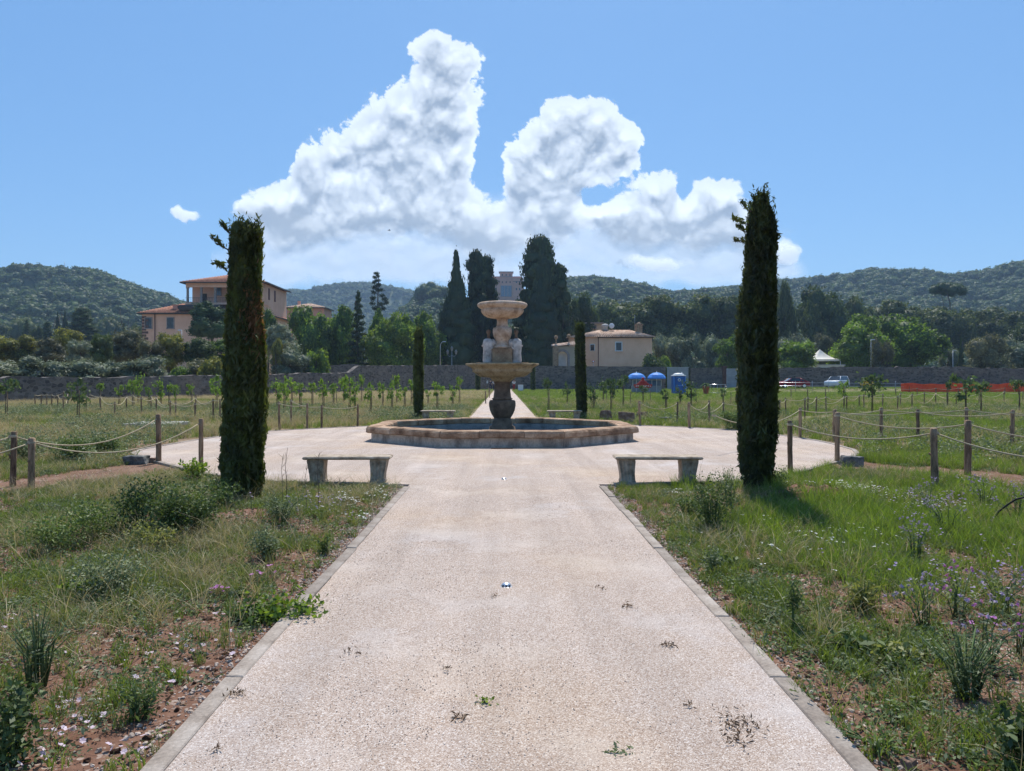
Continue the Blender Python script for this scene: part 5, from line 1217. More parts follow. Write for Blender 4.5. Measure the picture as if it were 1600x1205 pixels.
for x_ in (-.5, .5):
    for y_ in (-.5, .5):
        b = MB(); b.lathe([(.1, -.1), (.28, -.1), (.30, 0), (.28, .1), (.1, .1)], 14); w_ = b.build('wheel', M['black'], ye, (x_, y_, .3)); w_.rotation_euler = (math.pi / 2, 0, 0)
rl = thing('metal_railing', 'long low pale metal railing in front of the parked cars', 'railing', (0, 0, 0))
b = MB(); dR = 92
for z_ in (.75, 1.15): b.tube([(xat(1160, dR), dR, .2 + z_), (xat(1285, dR), dR, .1 + z_), (xat(1412, dR), dR, .0 + z_)], .014, 5)
b.build('rail', M['metal_bright'], rl)
for k in range(10):
    px = 1165 + k * 26; b = MB(); b.tube([(xat(px, dR), dR, 0), (xat(px, dR), dR, 1.5)], .03, 6); b.build('railing_post', M['metal'], rl)
nt = thing('safety_netting', 'bright orange-red safety netting strung low across the right field', 'netting', (0, 0, 0))
Xn = np.linspace(xat(1408, 93), xat(1408, 93) + 46, 140); yn = 93 - (Xn - Xn[0]) * .06; tops = 1.08 + .07 * np.sin(Xn * .9) + .05 * np.sin(Xn * 2.7); vs = []; fs = []; nz = 4
for i in range(len(Xn)):
    for k in range(nz + 1): vs.append((Xn[i], yn[i] + .06 * math.sin(Xn[i] * 2.1 + k), .08 + tops[i] * k / nz))
for i in range(len(Xn) - 1):
    for k in range(nz): a = i * (nz + 1) + k; fs.append((a, a + nz + 1, a + nz + 2, a + 1))
b = MB(); b.add(vs, fs); me = b.mesh('net', M['orange_net']); ne = obj('net', me, nt); so = ne.modifiers.new('thickness', 'SOLIDIFY'); so.thickness = .02
for k in range(14):
    i = k * 10 + 3; b = MB(); b.tube([(Xn[i], yn[i], 0), (Xn[i], yn[i], 1.25)], .02, 5); b.build('net_post', M['iron'], nt)

# ------------------------------------------------------------------ lamps and signs above the wall
def lamp_curved(px, d, ytop, label):
    t = thing('street_lamp', label, 'street lamp', (xat(px, d), d, 0)); zt = zat(ytop, d); b = MB()
    b.tube([(0, 0, 0), (0, 0, zt - .9), (.05, 0, zt - .5), (.2, 0, zt - .18), (.5, 0, zt)], [.10, .075, .07, .06, .05], 8); b.build('pole', M['metal_bright'], t)
    b = MB(); b.box((.72, 0, zt + .0), (.62, .26, .14), bev=.04); b.build('lamp_head', M['metal_bright'], t)
def lamp_box(px, d, ytop, label, side=1, w=.8):
    t = thing('street_lamp', label, 'street lamp', (xat(px, d), d, 0)); zt = zat(ytop, d); b = MB()
    b.tube([(0, 0, 0), (0, 0, zt)], [.10, .06], 8); b.build('pole', M['metal'], t)
    b = MB(); b.box((side * w / 2, 0, zt), (w, .25, .16), bev=.03); b.build('lamp_head', M['metal_bright'], t)
lamp_curved(688, 133, 534, 'tall curved silver street lamp before the left group of cypresses')
t = thing('street_lamp', 'street lamp with three old-style lanterns before the left group of cypresses', 'street lamp', (xat(706, 132), 132, 0)); zt = zat(549, 132)
b = MB(); b.tube([(0, 0, 0), (0, 0, zt)], [.09, .05], 8); b.tube([(-.75, 0, zt - .7), (-.4, 0, zt - .95), (0, 0, zt - .75), (.4, 0, zt - .95), (.75, 0, zt - .7)], .03, 6); b.build('pole', M['metal'], t)
for x_, z_ in ((-.75, zt - .6), (0, zt), (.75, zt - .6)):
    b = MB(); b.lathe([(.08, 0), (.17, .12), (.24, .55), (.28, .58), (.10, .80), (.02, .95)], 8, c=(x_, 0)); lt = b.build('lantern', M['grey_panel'], t, (0, 0, z_))
lamp_box(284, 140, 516, 'slim street lamp in front of the pink villa wall', -1, .7)
lamp_box(477, 140, 512, 'slim street lamp left of the big green tree behind the left wall', -1, .6)
lamp_box(1361, 128, 531, 'street lamp with a box head at the left of the small round bush', 1, .75)
lamp_box(1489, 130, 548, 'short street lamp above the right wall near the dark pointed cypress', 1, .6)
t = thing('round_sign', 'small round red-rimmed traffic sign before the peach house', 'sign', (xat(927, 128), 128, 0)); zt = zat(565, 128)
b = MB(); b.tube([(0, 0, 0), (0, 0, zt)], .04, 6); b.build('pole', M['metal'], t)
b = MB(); b.lathe([(.24, 0), (.24, .03)], 18); o = b.build('disc', M['red'], t, (0, -.05, zt)); o.rotation_euler = (math.pi / 2, 0, 0); b = MB(); b.lathe([(.16, .031), (.16, .045)], 18); o = b.build('disc_centre', M['white'], t, (0, -.05, zt)); o.rotation_euler = (math.pi / 2, 0, 0)
t = thing('direction_sign', 'small sign post with a green board above the wall left of the small cypress', 'sign', (xat(628, 125), 125, 0)); zt = zat(562, 125)
b = MB(); b.tube([(0, 0, 0), (0, 0, zt)], .05, 6); b.build('pole', M['metal_bright'], t); b = MB(); b.box((-.35, -.06, zt - .5), (.6, .04, .8)); b.build('board', M['pipe'] if False else M['blue_dark'], t)
b = MB(); b.box((0, 0, 0), (1.0, .04, .45)); tag(b.build('notice_board', M['white'], None, (xat(758, 124.5), 124.5, zat(597, 124.5))), 'small white notice fixed to the wall left of the far gate', 'notice')
b = MB(); b.tube([(0, 0, 0), (0, 0, 8), (0, 0, 16)], [.9, .5, .2], 4); b.box((0, 0, 12), (2.2, .3, .3)); x_ = xat(101, 1150); b.box((0, 0, 9), (1.6, .3, .3))
tag(b.build('radio_mast', M['metal'], None, (x_, 1150, zat(421, 1150) - 3)), 'thin radio mast on the crest of the left wooded hill', 'mast')
# ground lights, stones, slab, hose, bird
def ground_light(px, py, label, s_=1.0):
    x, y, z = at(px, py); t = thing('ground_light', label, 'ground light', (x, y, .012), 0, 'metal lights set in the path'); t.scale = (s_, s_, s_)
    b = MB(); b.lathe([(.052, -.01), (.052, .006), (.046, .009), (.020, .010)], 24); b.build('rim', M['metal_bright'], t)
    b = MB(); b.lathe([(.042, .008), (.036, .022), (.024, .032), (.006, .036)], 20); b.build('dome', M['metal_bright'], t)
    for sx in (-1, 0, 1):
        b = MB(); b.ball((sx * .024, -.030 - .006 * (sx == 0), .017), .0085, 8, 6, (1, .6, 1)); b.build('lens_opening', M['frame_dark'], t)
ground_light(791, 920, 'nearest little silver dome light in the middle of the gravel path'); ground_light(787.5, 751, 'far little silver dome light on the path before the fountain')
def rock(px, py, w, dd, h, mat, label, sd_, rz=0.):
    x, y, z = at(px, py); rg = random.Random(sd_); b = MB(); b.box((0, 0, h / 2 - .02), (w, dd, h + .04), taper=rg.uniform(.82, .95)); me = b.mesh('rock', M[mat])
    for v in me.vertices: v.co += Vector((rg.uniform(-1, 1) * w * .09, rg.uniform(-1, 1) * dd * .1, rg.uniform(-1, 1) * h * .10))
    o = obj('rock', me, None, (x, y, float(hgt(x, y))), rz); m1 = o.modifiers.new('b', 'BEVEL'); m1.width = min(w, h) * .09; m1.segments = 2
    m2 = o.modifiers.new('s', 'SUBSURF'); m2.subdivision_type = 'SIMPLE'; m2.levels = m2.render_levels = 3
    tx = bpy.data.textures.new('rough', 'CLOUDS'); tx.noise_scale = .09; m3 = o.modifiers.new('d', 'DISPLACE'); m3.texture = tx; m3.strength = .035; m3.texture_coords = 'LOCAL'
    tag(o, label, 'rock')
rock(946, 657, .50, .4, .40, 'rock', 'squared brown rock right of the fountain basin, left of its twin', 1, .2)
rock(978, 659, .60, .4, .38, 'rock', 'squared brown rock right of the fountain, beside the pale post', 2, -.15)
rock(1003, 652, .5, .3, .25, 'rock', 'low brown stone behind the pale post right of the fountain', 3, .3)
rock(1331, 727, .40, .3, .17, 'rock_grey', 'dark grey squared stone block beside the pale post on the right', 4, -.1)
rock(213, 724, .42, .3, .16, 'rock_grey', 'grey block lying at the left tip of the gravel area', 5, .2)
rock(236, 722, .2, .16, .09, 'rock', 'small brown stone between the grey block and the left post', 6, .5)
rock(1420, 1196, .07, .05, .04, 'rock', 'pale fist-sized stone in the soil at the lower right', 7, .4)
t = thing('concrete_slab', 'old mossy concrete slab raised above the weeds in the left field', 'slab', (xat(245, 24.5), 24.5, 0))
b = MB(); b.box((0, 0, .13), (1.55, 1.5, .13), bev=.02); b.build('slab_top', M['slab'], t)
for sx in (-.45, .45): b = MB(); b.box((sx, 0, .02), (.4, 1.2, .10)); b.build('slab_support', M['rock_grey'], t)
x, y, z = at(1041, 655.5); b = MB(); b.lathe([(.30, 0), (.30, .04), (.27, .045)], 24); tag(b.build('manhole_cover', M['rock_grey'], None, (x, y, .05)), 'round grey manhole cover lying in the grass right of the fountain', 'manhole cover')
b = MB(); P3 = [atd(1561, 799, 8.2), atd(1574, 789, 8.15), atd(1588, 780, 8.1), atd(1606, 776, 8.0), atd(1640, 782, 7.8), atd(1690, 800, 7.6)]; P3 = [Vector(p) for p in P3]
P3 = [P3[0] + Vector((-.12, 0, -.16))] + P3 + [Vector((P3[-1].x + .4, P3[-1].y, 0))]
tag((lambda bb: (bb.tube(P3, .010, 7), bb.build('irrigation_hose', M['black']))[1])(b), 'thin black hose arching out of the grass at the right edge', 'hose')
bd_ = thing('bird', 'small dark bird flying before the grey foot of the cloud', 'bird', atd(608, 360, 70), .5)
b = MB(); b.ball((0, 0, 0), .05, 10, 8, (2.2, .8, .8)); b.ball((.12, 0, .015), .03, 8, 6); b.add([(-.09, -.02, 0), (-.09, .02, 0), (-.19, .04, 0), (-.19, -.04, 0)], [(0, 1, 2, 3)]); b.build('body', M['feather'], bd_)
for s_ in (-1, 1):
    b = MB(); b.add([(.05, s_ * .03, .02), (-.05, s_ * .03, .02), (-.03, s_ * .15, .07), (.04, s_ * .14, .07), (-.05, s_ * .27, .03), (-.03, s_ * .26, .035), (.05, s_ * .03, .012), (-.05, s_ * .03, .012), (-.03, s_ * .15, .062), (.04, s_ * .14, .062)], [(0, 1, 2, 3), (3, 2, 4, 5), (9, 8, 7, 6)]); b.build('wing', M['feather'], bd_)

# ------------------------------------------------------------------ people by the far gate
def person(px, d, label, top, legs, hairc='hair', rz=0., stride=.12, h=1.70):
    t = thing('person', label, 'person', (xat(px, d), d, 0), rz, 'people at the end of the far path'); k = h / 1.75
    V = [(0, 0, .95), (0, .01, 1.15), (0, 0, 1.38), (0, 0, 1.50), (0, -.02, 1.62), (0, -.02, 1.74),
         (-.10, 0, .90), (-.11, -stride, .50), (-.11, stride * .2, .09), (-.11, -stride * .4 - .06, .04), (.10, 0, .90), (.11, stride, .50), (.11, stride * 1.6, .10), (.11, stride * .9, .04),
         (-.19, 0, 1.40), (-.23, .03, 1.13), (-.22, -.07, .88), (-.22, -.09, .80), (.19, 0, 1.40), (.23, -.02, 1.13), (.23, -.12, .90), (.23, -.15, .82)]
    E = [(0, 1), (1, 2), (2, 3), (3, 4), (4, 5), (0, 6), (6, 7), (7, 8), (8, 9), (0, 10), (10, 11), (11, 12), (12, 13), (2, 14), (14, 15), (15, 16), (16, 17), (2, 18), (18, 19), (19, 20), (20, 21)]
    Rr = [.15, .13, .15, .055, .095, .075, .09, .06, .042, .035, .09, .06, .042, .035, .055, .042, .03, .028, .055, .042, .03, .028]
    def skin(name, keep, grow, mat, par):
        ids = sorted(keep); mp = {a: i for i, a in enumerate(ids)}
        me = bpy.data.meshes.new(name); me.from_pydata([tuple(c * k for c in V[i]) for i in ids], [(mp[a], mp[b_]) for a, b_ in E if a in mp and b_ in mp], []); me.materials.append(mat)
        o = obj(name, me, par); m = o.modifiers.new('skin', 'SKIN'); m.use_smooth_shade = True
        for i, a in enumerate(ids): me.skin_vertices[0].data[i].radius = ((Rr[a] + grow) * k, (Rr[a] * .85 + grow) * k)
        me.skin_vertices[0].data[0].use_root = True; s_ = o.modifiers.new('sub', 'SUBSURF'); s_.levels = s_.render_levels = 1; return o
    bdy = skin('body', range(22), 0, M['skin'], t)
    skin('shirt', (0, 1, 2, 14, 15, 18, 19), .018, M[top], t); skin('trousers', (0, 6, 7, 8, 10, 11, 12), .017, M[legs], t)
    b = MB(); b.ball((0, .0 * k, 1.685 * k), .108 * k, 12, 8, (.85, 1.0, .95)); b.build('hair', M[hairc], t)
person(772, 112, 'person in a pale top standing by the far gate, just left of the fountain column', 'cloth_white', 'cloth_navy', rz=.4)
person(766.5, 116, 'person in dark clothes at the far gate, left of the one in a pale top', 'cloth_navy', 'cloth_navy', rz=-.5)
person(803, 112, 'person in dark red clothes at the far gate, just right of the fountain column', 'cloth_white', 'cloth_red', rz=.2)

# ------------------------------------------------------------------ trees
def trunk_mesh(name, h, r0, r1, limbs=5, seed=0, lean=0.03, spread=.3, mat='bark'):
    rg = random.Random(seed); b = MB(); pts = []; n = 6
    for k in range(n + 1): t = k / n; pts.append((rg.uniform(-1, 1) * lean * h * t, rg.uniform(-1, 1) * lean * h * t, h * t))
    b.tube(pts, [r0 * (1.25 if k == 0 else 1) + (r1 - r0) * k / n for k in range(n + 1)], 8)
    for k in range(limbs):
        t = rg.uniform(.45, .95); base = Vector(pts[int(t * n)]); a = k * 2.4 + rg.uniform(-.4, .4); L_ = h * rg.uniform(.25, .45)
        e = base + Vector((math.cos(a) * spread * h, math.sin(a) * spread * h, L_)); m_ = (base + e) / 2 + Vector((0, 0, -.05 * h)); b.tube([base, m_, e], [r1 * 1.1, r1 * .8, r1 * .3], 6)
    return b.mesh(name, M[mat])
CROWN = {}
def crown_mesh(kind, mat, v):
    key = (kind, mat, v)
    if key in CROWN: return CROWN[key]
    sd_ = 100 + v * 13 + len(kind)
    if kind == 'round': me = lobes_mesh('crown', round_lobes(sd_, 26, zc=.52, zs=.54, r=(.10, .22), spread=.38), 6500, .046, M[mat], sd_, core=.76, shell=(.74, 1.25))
    elif kind == 'big':
        L0 = round_lobes(sd_, 16, zc=.52, zs=.50, r=(.15, .25), spread=.33); rg = random.Random(sd_); L1 = []
        for i in range(34):
            q = L0[i % 16]; a = rg.uniform(0, 6.28); e = rg.uniform(-.3, 1.3); k = .85
            rr = rg.uniform(.045, .095); L1.append((q[0] + q[3] * k * math.cos(a) * math.cos(e), q[1] + q[3] * k * math.sin(a) * math.cos(e), q[2] + q[5] * k * math.sin(e), rr, rr, rr * .9))
        me = lobes_mesh('crown', L0 + L1, 9500, .036, M[mat], sd_, core=.78, shell=(.78, 1.2))
    elif kind == 'olive': me = lobes_mesh('crown', round_lobes(sd_, 20, zc=.5, zs=.5, r=(.13, .22), spread=.33), 5200, .050, M[mat], sd_, core=.72, shell=(.72, 1.22), aspect=.34)
    elif kind == 'bush': me = lobes_mesh('crown', round_lobes(sd_, 18, zc=.45, zs=.5, r=(.15, .25), spread=.32), 3600, .06, M[mat], sd_, core=.78, shell=(.8, 1.2))
    elif kind == 'pine':
        L_ = [(math.cos(i * 2.4) * .36 * math.sqrt((i + .5) / 16), math.sin(i * 2.4) * .36 * math.sqrt((i + .5) / 16), .52 + R.uniform(-.05, .1) - .25 * (i / 16), .17, .17, .30) for i in range(16)]
        me = lobes_mesh('crown', L_, 4600, .045, M[mat], sd_, core=.8, aspect=.3)
    elif kind == 'cypress':
        L_ = []
        for i in range(40):
            z = (i + .5) / 40; w = .44 * (min(1, (1 - z) * 1.45) ** .8) * min(1, .80 + z * 1.0); a = i * 2.4
            L_.append((math.cos(a) * w * .28, math.sin(a) * w * .28, z * .95 + .02, max(.05, w * .78), max(.05, w * .78), .055 + .02 * (i % 3)))
        rg = np.random.default_rng(sd_); L2 = [(x + rg.normal() * .09 * a, y + rg.normal() * .09 * a, z, a * rg.uniform(.8, 1.2), b_, c) for x, y, z, a, b_, c in L_]
        me = lobes_mesh('crown', L2, 7500, .030, M[mat], sd_, core=.86, shell=(.9, 1.12), aspect=.45)
    elif kind == 'ragged':                                       # old broken cypress with irregular sides
        rg = np.random.default_rng(sd_); L_ = []
        for i in range(46):
            z = (i + .5) / 46; w = .46 * (min(1, (1 - z) * 1.6) ** .7) * min(1, .65 + z * 1.2); a = i * 2.4
            L_.append((math.cos(a) * w * rg.uniform(.3, .8), math.sin(a) * w * rg.uniform(.3, .8), z * .94 + .02, rg.uniform(.08, .19), rg.uniform(.08, .19), rg.uniform(.035, .07)))
        me = lobes_mesh('crown', L_, 7500, .030, M[mat], sd_, core=.85, shell=(.85, 1.2))
    elif kind == 'spruce':
        L_ = []
        for i in range(44):
            z = (i + .5) / 44; w = .46 * (1 - z) ** .85 + .02; a = i * 2.4; L_.append((math.cos(a) * w * .6, math.sin(a) * w * .6, z * .93 + .03, w * .5 + .02, w * .5 + .02, .022))
        me = lobes_mesh('crown', L_, 5200, .042, M[mat], sd_, core=.7, shell=(.8, 1.25), aspect=.35)
    elif kind == 'cedar':                                        # thin ragged conifer with drooping separate branches
        L_ = [(.0, 0, .95, .13, .13, .035), (.08, 0, .88, .10, .1, .03), (-.06, 0, .86, .12, .1, .035), (.05, 0, .78, .16, .12, .04), (-.10, 0, .74, .12, .1, .04), (.10, 0, .68, .15, .1, .05), (-.08, .05, .62, .15, .1, .05), (.14, 0, .56, .17, .12, .045),
              (-.10, 0, .50, .13, .1, .05), (.26, 0, .42, .14, .1, .04), (-.16, 0, .36, .13, .1, .06), (.36, 0, .34, .14, .1, .05), (.44, .05, .26, .12, .1, .05), (-.18, 0, .24, .12, .1, .05), (.20, 0, .22, .16, .12, .05), (.0, 0, .12, .20, .15, .06), (.30, 0, .12, .14, .1, .05)]
        me = lobes_mesh('crown', L_, 3000, .055, M[mat], sd_, core=.55, shell=(.6, 1.3), aspect=.3)
    elif kind == 'palm':
        rg = np.random.default_rng(sd_); b = MB()
        for i in range(30):
            a = i * 2.4; el = rg.uniform(-.3, 1.2); p = []; 
            for t in (0, .35, .7, 1): p.append((math.cos(a) * math.cos(el) * .5 * t, math.sin(a) * math.cos(el) * .5 * t, .5 + .45 * math.sin(el) * t - .35 * t * t))
            for q in range(3):
                A_, B_ = Vector(p[q]), Vector(p[q + 1]); w = .035 * (1 - q * .25); s_ = Vector((-math.sin(a), math.cos(a), 0)) * w; b.add([A_ - s_, A_ + s_, B_ + s_, B_ - s_], [(0, 1, 2, 3)])
        me = b.mesh('crown', M[mat])
    if kind not in ('palm', 'cedar'):                            # fill the unit box: 1 wide, 1 high
        co = np.empty(len(me.vertices) * 3, np.float32); me.vertices.foreach_get('co', co); co = co.reshape(-1, 3)
        for ax in (0, 1):
            lo, hi = np.percentile(co[:, ax], [.6, 99.4]); co[:, ax] = (co[:, ax] - (lo + hi) / 2) / (hi - lo)
        lo, hi = np.percentile(co[:, 2], [.3, 99.9]); co[:, 2] = (co[:, 2] - lo) / (hi - lo)
        me.vertices.foreach_set('co', co.ravel()); me.update()
    CROWN[key] = me; return me
NTREE = [0]
def tree(px0, px1, ytop, ybot, d, kind, mat, label, name='tree', group=None, trunk=True, trunk_r=.25):
    """crown box in the photograph at distance d; ybot: where the foliage ends (lower values reach the ground)"""
    if ybot == 0 and kind in ('big', 'round'): ybot = 584
    NTREE[0] += 1; x = xat((px0 + px1) / 2, d); zt = zat(ytop, d); zb = max(0.0, zat(ybot, d)) if ybot else 0.0
    t = thing(name, label, name.split('_')[-1] if name.split('_')[-1] in ('bush', 'hedge') else 'tree', (x, d, 0), 0, group)
    w = ww(px1 - px0, d); h = zt - zb; v = NTREE[0] % 3
    c = obj('crown', crown_mesh(kind, 'l_' + mat, v), t, (0, 0, zb), R.uniform(0, 6.28) if kind not in ('cedar',) else 0, (w * .98, w * .98, h))
    if trunk: obj('trunk', trunk_mesh('trunk', zb + h * (.6 if kind not in ('cedar', 'cypress', 'spruce') else .9), trunk_r, trunk_r * .35, 5 if kind not in ('cypress', 'spruce', 'cedar') else 0, NTREE[0], spread=.18 if zb < 2 else .12), t)
    return t
T = tree
# left, from the wall backwards
T(-70, 40, 560, 0, 64, 'olive', 'olive', 'pale olive bush on the wall at the far left edge', 'olive_bush'); T(20, 112, 556, 0, 66, 'olive', 'olive', 'grey-green olive bush over the left wall, second from the left', 'olive_bush')
T(95, 170, 560, 0, 68, 'olive', 'olive', 'grey-green olive bush over the left wall below the dark green tree', 'olive_bush'); T(160, 216, 563, 0, 70, 'olive', 'olive', 'low olive bush over the left wall, below the brownish bushy tree', 'olive_bush')
T(186, 268, 556, 0, 70, 'olive', 'olive', 'tall rounded olive bush over the left wall below the villa corner', 'olive_bush'); T(262, 296, 572, 0, 74, 'bush', 'green', 'small dark green bush over the left wall below the villa', 'bush')
T(290, 352, 560, 0, 76, 'olive', 'olive_brown', 'brownish-green bush over the wall just left of the near left cypress', 'bush'); T(310, 348, 556, 0, 74, 'bush', 'yellow', 'yellowish shrub over the wall touching the near left cypress', 'bush')
T(-60, 20, 522, 570, 92, 'round', 'yellow', 'yellow-green tree cut by the left edge of the photo'); T(0, 56, 524, 572, 92, 'round', 'yellow', 'yellow-green bushy tree near the left edge'); T(50, 104, 528, 574, 88, 'olive', 'olive_brown', 'grey-brown bushy tree right of the yellow-green ones at the left')
T(84, 130, 512, 572, 95, 'round', 'yellow', 'yellow-topped green tree under the dark conifers on the left'); T(108, 146, 530, 575, 86, 'olive', 'olive', 'grey olive tree left of the small dark green tree'); T(142, 174, 521, 572, 84, 'round', 'dark', 'small dark green pointed tree in the left tree belt')
T(172, 224, 512, 568, 92, 'olive', 'olive_brown', 'tall grey-brown bushy tree left of the villa'); T(218, 256, 530, 574, 88, 'olive', 'olive_brown', 'olive-brown tree in front of the villa corner'); T(240, 286, 520, 580, 90, 'round', 'yellow', 'yellow-green tree in front of the villa wall')
T(284, 334, 528, 570, 92, 'round', 'dark', 'dark green round tree below the umbrella pine'); T(322, 372, 530, 575, 94, 'round', 'green', 'green tree behind the near left cypress'); T(297, 366, 471, 530, 118, 'big', 'pine', 'round-headed green pine in front of the villa', trunk_r=.35)
T(104, 150, 480, 545, 210, 'ragged', 'dark', 'dark spreading conifer left of the villa, below the left hill'); T(84, 97, 488, 545, 215, 'cypress', 'cypress_far', 'dark narrow conifer left of the spreading one, left of its pair'); T(94, 108, 485, 545, 215, 'cypress', 'cypress_far', 'dark narrow conifer touching the spreading conifer on the left')
T(31, 52, 500, 545, 210, 'spruce', 'dark', 'small dark pointed conifer at the left under the hill'); T(50, 66, 510, 545, 205, 'round', 'dark', 'small dark round tree beside the pointed conifer at the left'); T(64, 84, 503, 545, 220, 'ragged', 'dark', 'low dark jagged conifer between two darker ones at the left')
T(183, 202, 488, 530, 205, 'palm', 'dark', 'dark palm-like tree below the left hill', 'palm_tree'); T(10, 60, 491, 545, 320, 'pine', 'oak', 'broad pine at the foot of the left hill, left one'); T(148, 192, 492, 545, 320, 'pine', 'oak', 'broad pine at the foot of the left hill, beside the palm-like tree'); T(-40, 14, 500, 560, 300, 'round', 'oak', 'dull green tree at the left edge below the hill')
T(205, 225, 505, 560, 240, 'round', 'oak', 'dull green tree showing just left of the villa quoins')
# between the left cypress and the fountain
T(406, 466, 506, 556, 112, 'olive', 'olive', 'grey olive tree right of the near left cypress, upper one'); T(420, 484, 540, 0, 98, 'olive', 'olive', 'low blue-grey olive tree over the wall right of the near left cypress'); T(474, 514, 545, 0, 101, 'bush', 'bright', 'bright green bush over the wall by the slim lamp post', 'bush')
T(402, 436, 482, 545, 122, 'olive', 'green', 'green tree showing right of the near left cypress before the villa roof'); T(424, 442, 528, 572, 96, 'bush', 'yellow', 'narrow yellowish shrub right of the near left cypress', 'bush')
T(452, 520, 478, 0, 126, 'big', 'green', 'large leafy green tree below the small salmon house'); T(500, 560, 476, 0, 128, 'big', 'green', 'large leafy green tree left of the dark spruce'); T(537, 582, 455, 0, 122, 'spruce', 'dark', 'dark tall spruce between two big green trees')
T(574, 606, 482, 0, 134, 'big', 'green', 'green tree right behind the dark spruce'); T(570, 606, 424, 490, 190, 'cedar', 'cypress_far', 'tall thin ragged conifer standing alone against the middle hill', trunk_r=.3)
T(568, 640, 488, 0, 121, 'big', 'bright', 'big yellow-green round tree left of the fountain'); T(618, 662, 500, 0, 125, 'big', 'green', 'green tree behind the small left cypress'); T(636, 700, 486, 0, 136, 'big', 'green', 'mid-green tree between the small cypress and the tall dark cypresses')
T(648, 696, 440, 470, 560, 'pine', 'pine', 'broad umbrella pine on the crest of the near middle hill', trunk_r=.6); T(668, 704, 448, 480, 545, 'round', 'oak', 'dark rounded tree beside the umbrella pine on the middle hill')
# tall old cypresses
T(679, 744, 391, 0, 140, 'cypress', 'cypress_far', 'tall dark cypress, leftmost of the group left of the fountain'); T(712, 770, 390, 0, 150, 'ragged', 'cypress_far', 'tall ragged cypress with a broken double top, second of the left group'); T(734, 786, 400, 0, 156, 'ragged', 'cypress_far', 'shaggy old cypress, rightmost of the left group, sloping to the right')
T(752, 788, 452, 0, 162, 'ragged', 'dark', 'lower dark tree filling in right of the left cypress group')
T(792, 886, 368, 0, 152, 'ragged', 'cypress_far', 'tallest dark cypress right of the fountain with a ragged rounded top'); T(814, 880, 374, 0, 138, 'cypress', 'cypress_far', 'tall smooth pointed cypress in front of the ragged tallest one'); T(846, 902, 412, 0, 146, 'ragged', 'dark', 'dark shaggy cypress stepping down at the right of the tallest ones')
T(876, 934, 456, 0, 150, 'big', 'dark', 'dark broad tree between the cypresses and the peach house'); T(800, 826, 470, 0, 158, 'ragged', 'dark', 'dark undergrowth tree just right of the top bowl'); T(908, 944, 480, 0, 160, 'big', 'dark', 'dark tree directly behind the flat-roofed block')
# wood to the right
names = ['dark wooded tree above the peach house chimney', 'dark oak right of the peach house chimney', 'tall dark oak, third of the wood right of the peach house', 'broad dark oak in the middle of the wood right of the peach house', 'dark oak left of the near right cypress, behind the olives', 'dark oak touching the near right cypress on its left', 'dull oak behind the near right cypress']
for (a, c, y), lb in zip([(948, 1000, 468), (985, 1040, 464), (1020, 1075, 461), (1060, 1112, 462), (1098, 1148, 466), (1130, 1180, 462), (1165, 1222, 464)], names): T(a - 16, c + 16, y, 546, 210, 'big', 'oak', lb)
T(1020, 1068, 520, 0, 150, 'olive', 'olive', 'pale olive tree right behind the peach house'); T(1052, 1104, 519, 0, 148, 'olive', 'olive', 'pale olive tree second right of the peach house'); T(1090, 1135, 522, 0, 152, 'olive', 'olive', 'pale olive tree third right of the peach house, over the white tent'); T(1116, 1158, 524, 0, 135, 'round', 'green', 'dark green leafy tree left of the near right cypress, above the gate')
T(1003, 1042, 553, 0, 127, 'bush', 'dark', 'dark rounded shrub at the right foot of the peach house', 'bush'); T(1030, 1050, 556, 0, 129, 'bush', 'bright', 'small bright shrub right of the dark rounded one', 'bush')
T(1208, 1244, 440, 0, 185, 'big', 'oak', 'tall dull green tree right beside the near right cypress'); T(1244, 1292, 470, 0, 178, 'big', 'oak', 'grey-green tree left of the large dark oak'); T(1252, 1330, 446, 0, 190, 'big', 'dark', 'large dark green oak rising over the right wood'); T(1312, 1375, 464, 0, 205, 'big', 'oak', 'oak right of the large dark one in the right wood')
names = ['wood tree above the left part of the two big bright trees', 'wood tree behind the two big bright trees', 'wood tree below the lone umbrella pine, left', 'wood tree below the lone umbrella pine, right', 'wood tree above the olive at the right', 'wood tree near the right edge', 'wood tree at the right edge of the photo', 'wood tree beyond the right edge']
for (a, c, y), lb in zip([(1350, 1410, 468), (1395, 1452, 474), (1440, 1500, 478), (1486, 1545, 482), (1528, 1580, 478), (1560, 1612, 488), (1592, 1650, 492), (1635, 1700, 488)], names): T(a - 14, c + 14, y, 550, 215, 'big', 'oak', lb)
T(1456, 1508, 440, 465, 260, 'pine', 'pine', 'lone umbrella pine with a bare trunk before the right hill', trunk_r=.45)
T(1296, 1392, 490, 0, 138, 'big', 'green', 'big bright green round tree above the marquee, left of the pair'); T(1376, 1470, 489, 0, 140, 'big', 'green', 'big dark-sided green tree, right of the bright pair')
T(1212, 1276, 522, 0, 145, 'olive', 'olive', 'pale olive tree right of the near right cypress'); T(1214, 1272, 532, 0, 126, 'round', 'green', 'green leafy tree over the wall left of the marquee'); T(1270, 1302, 520, 0, 150, 'round', 'olive_brown', 'brownish tree behind the marquee')
T(1362, 1396, 528, 0, 124, 'olive', 'olive_brown', 'small rounded grey-green bushy tree beside the box-head lamp'); T(1466, 1498, 536, 0, 140, 'olive', 'olive', 'small pale olive tree left of the dark pointed cypress'); T(1495, 1509, 526, 0, 136, 'cypress', 'dark', 'small dark pointed cypress by the short street lamp')
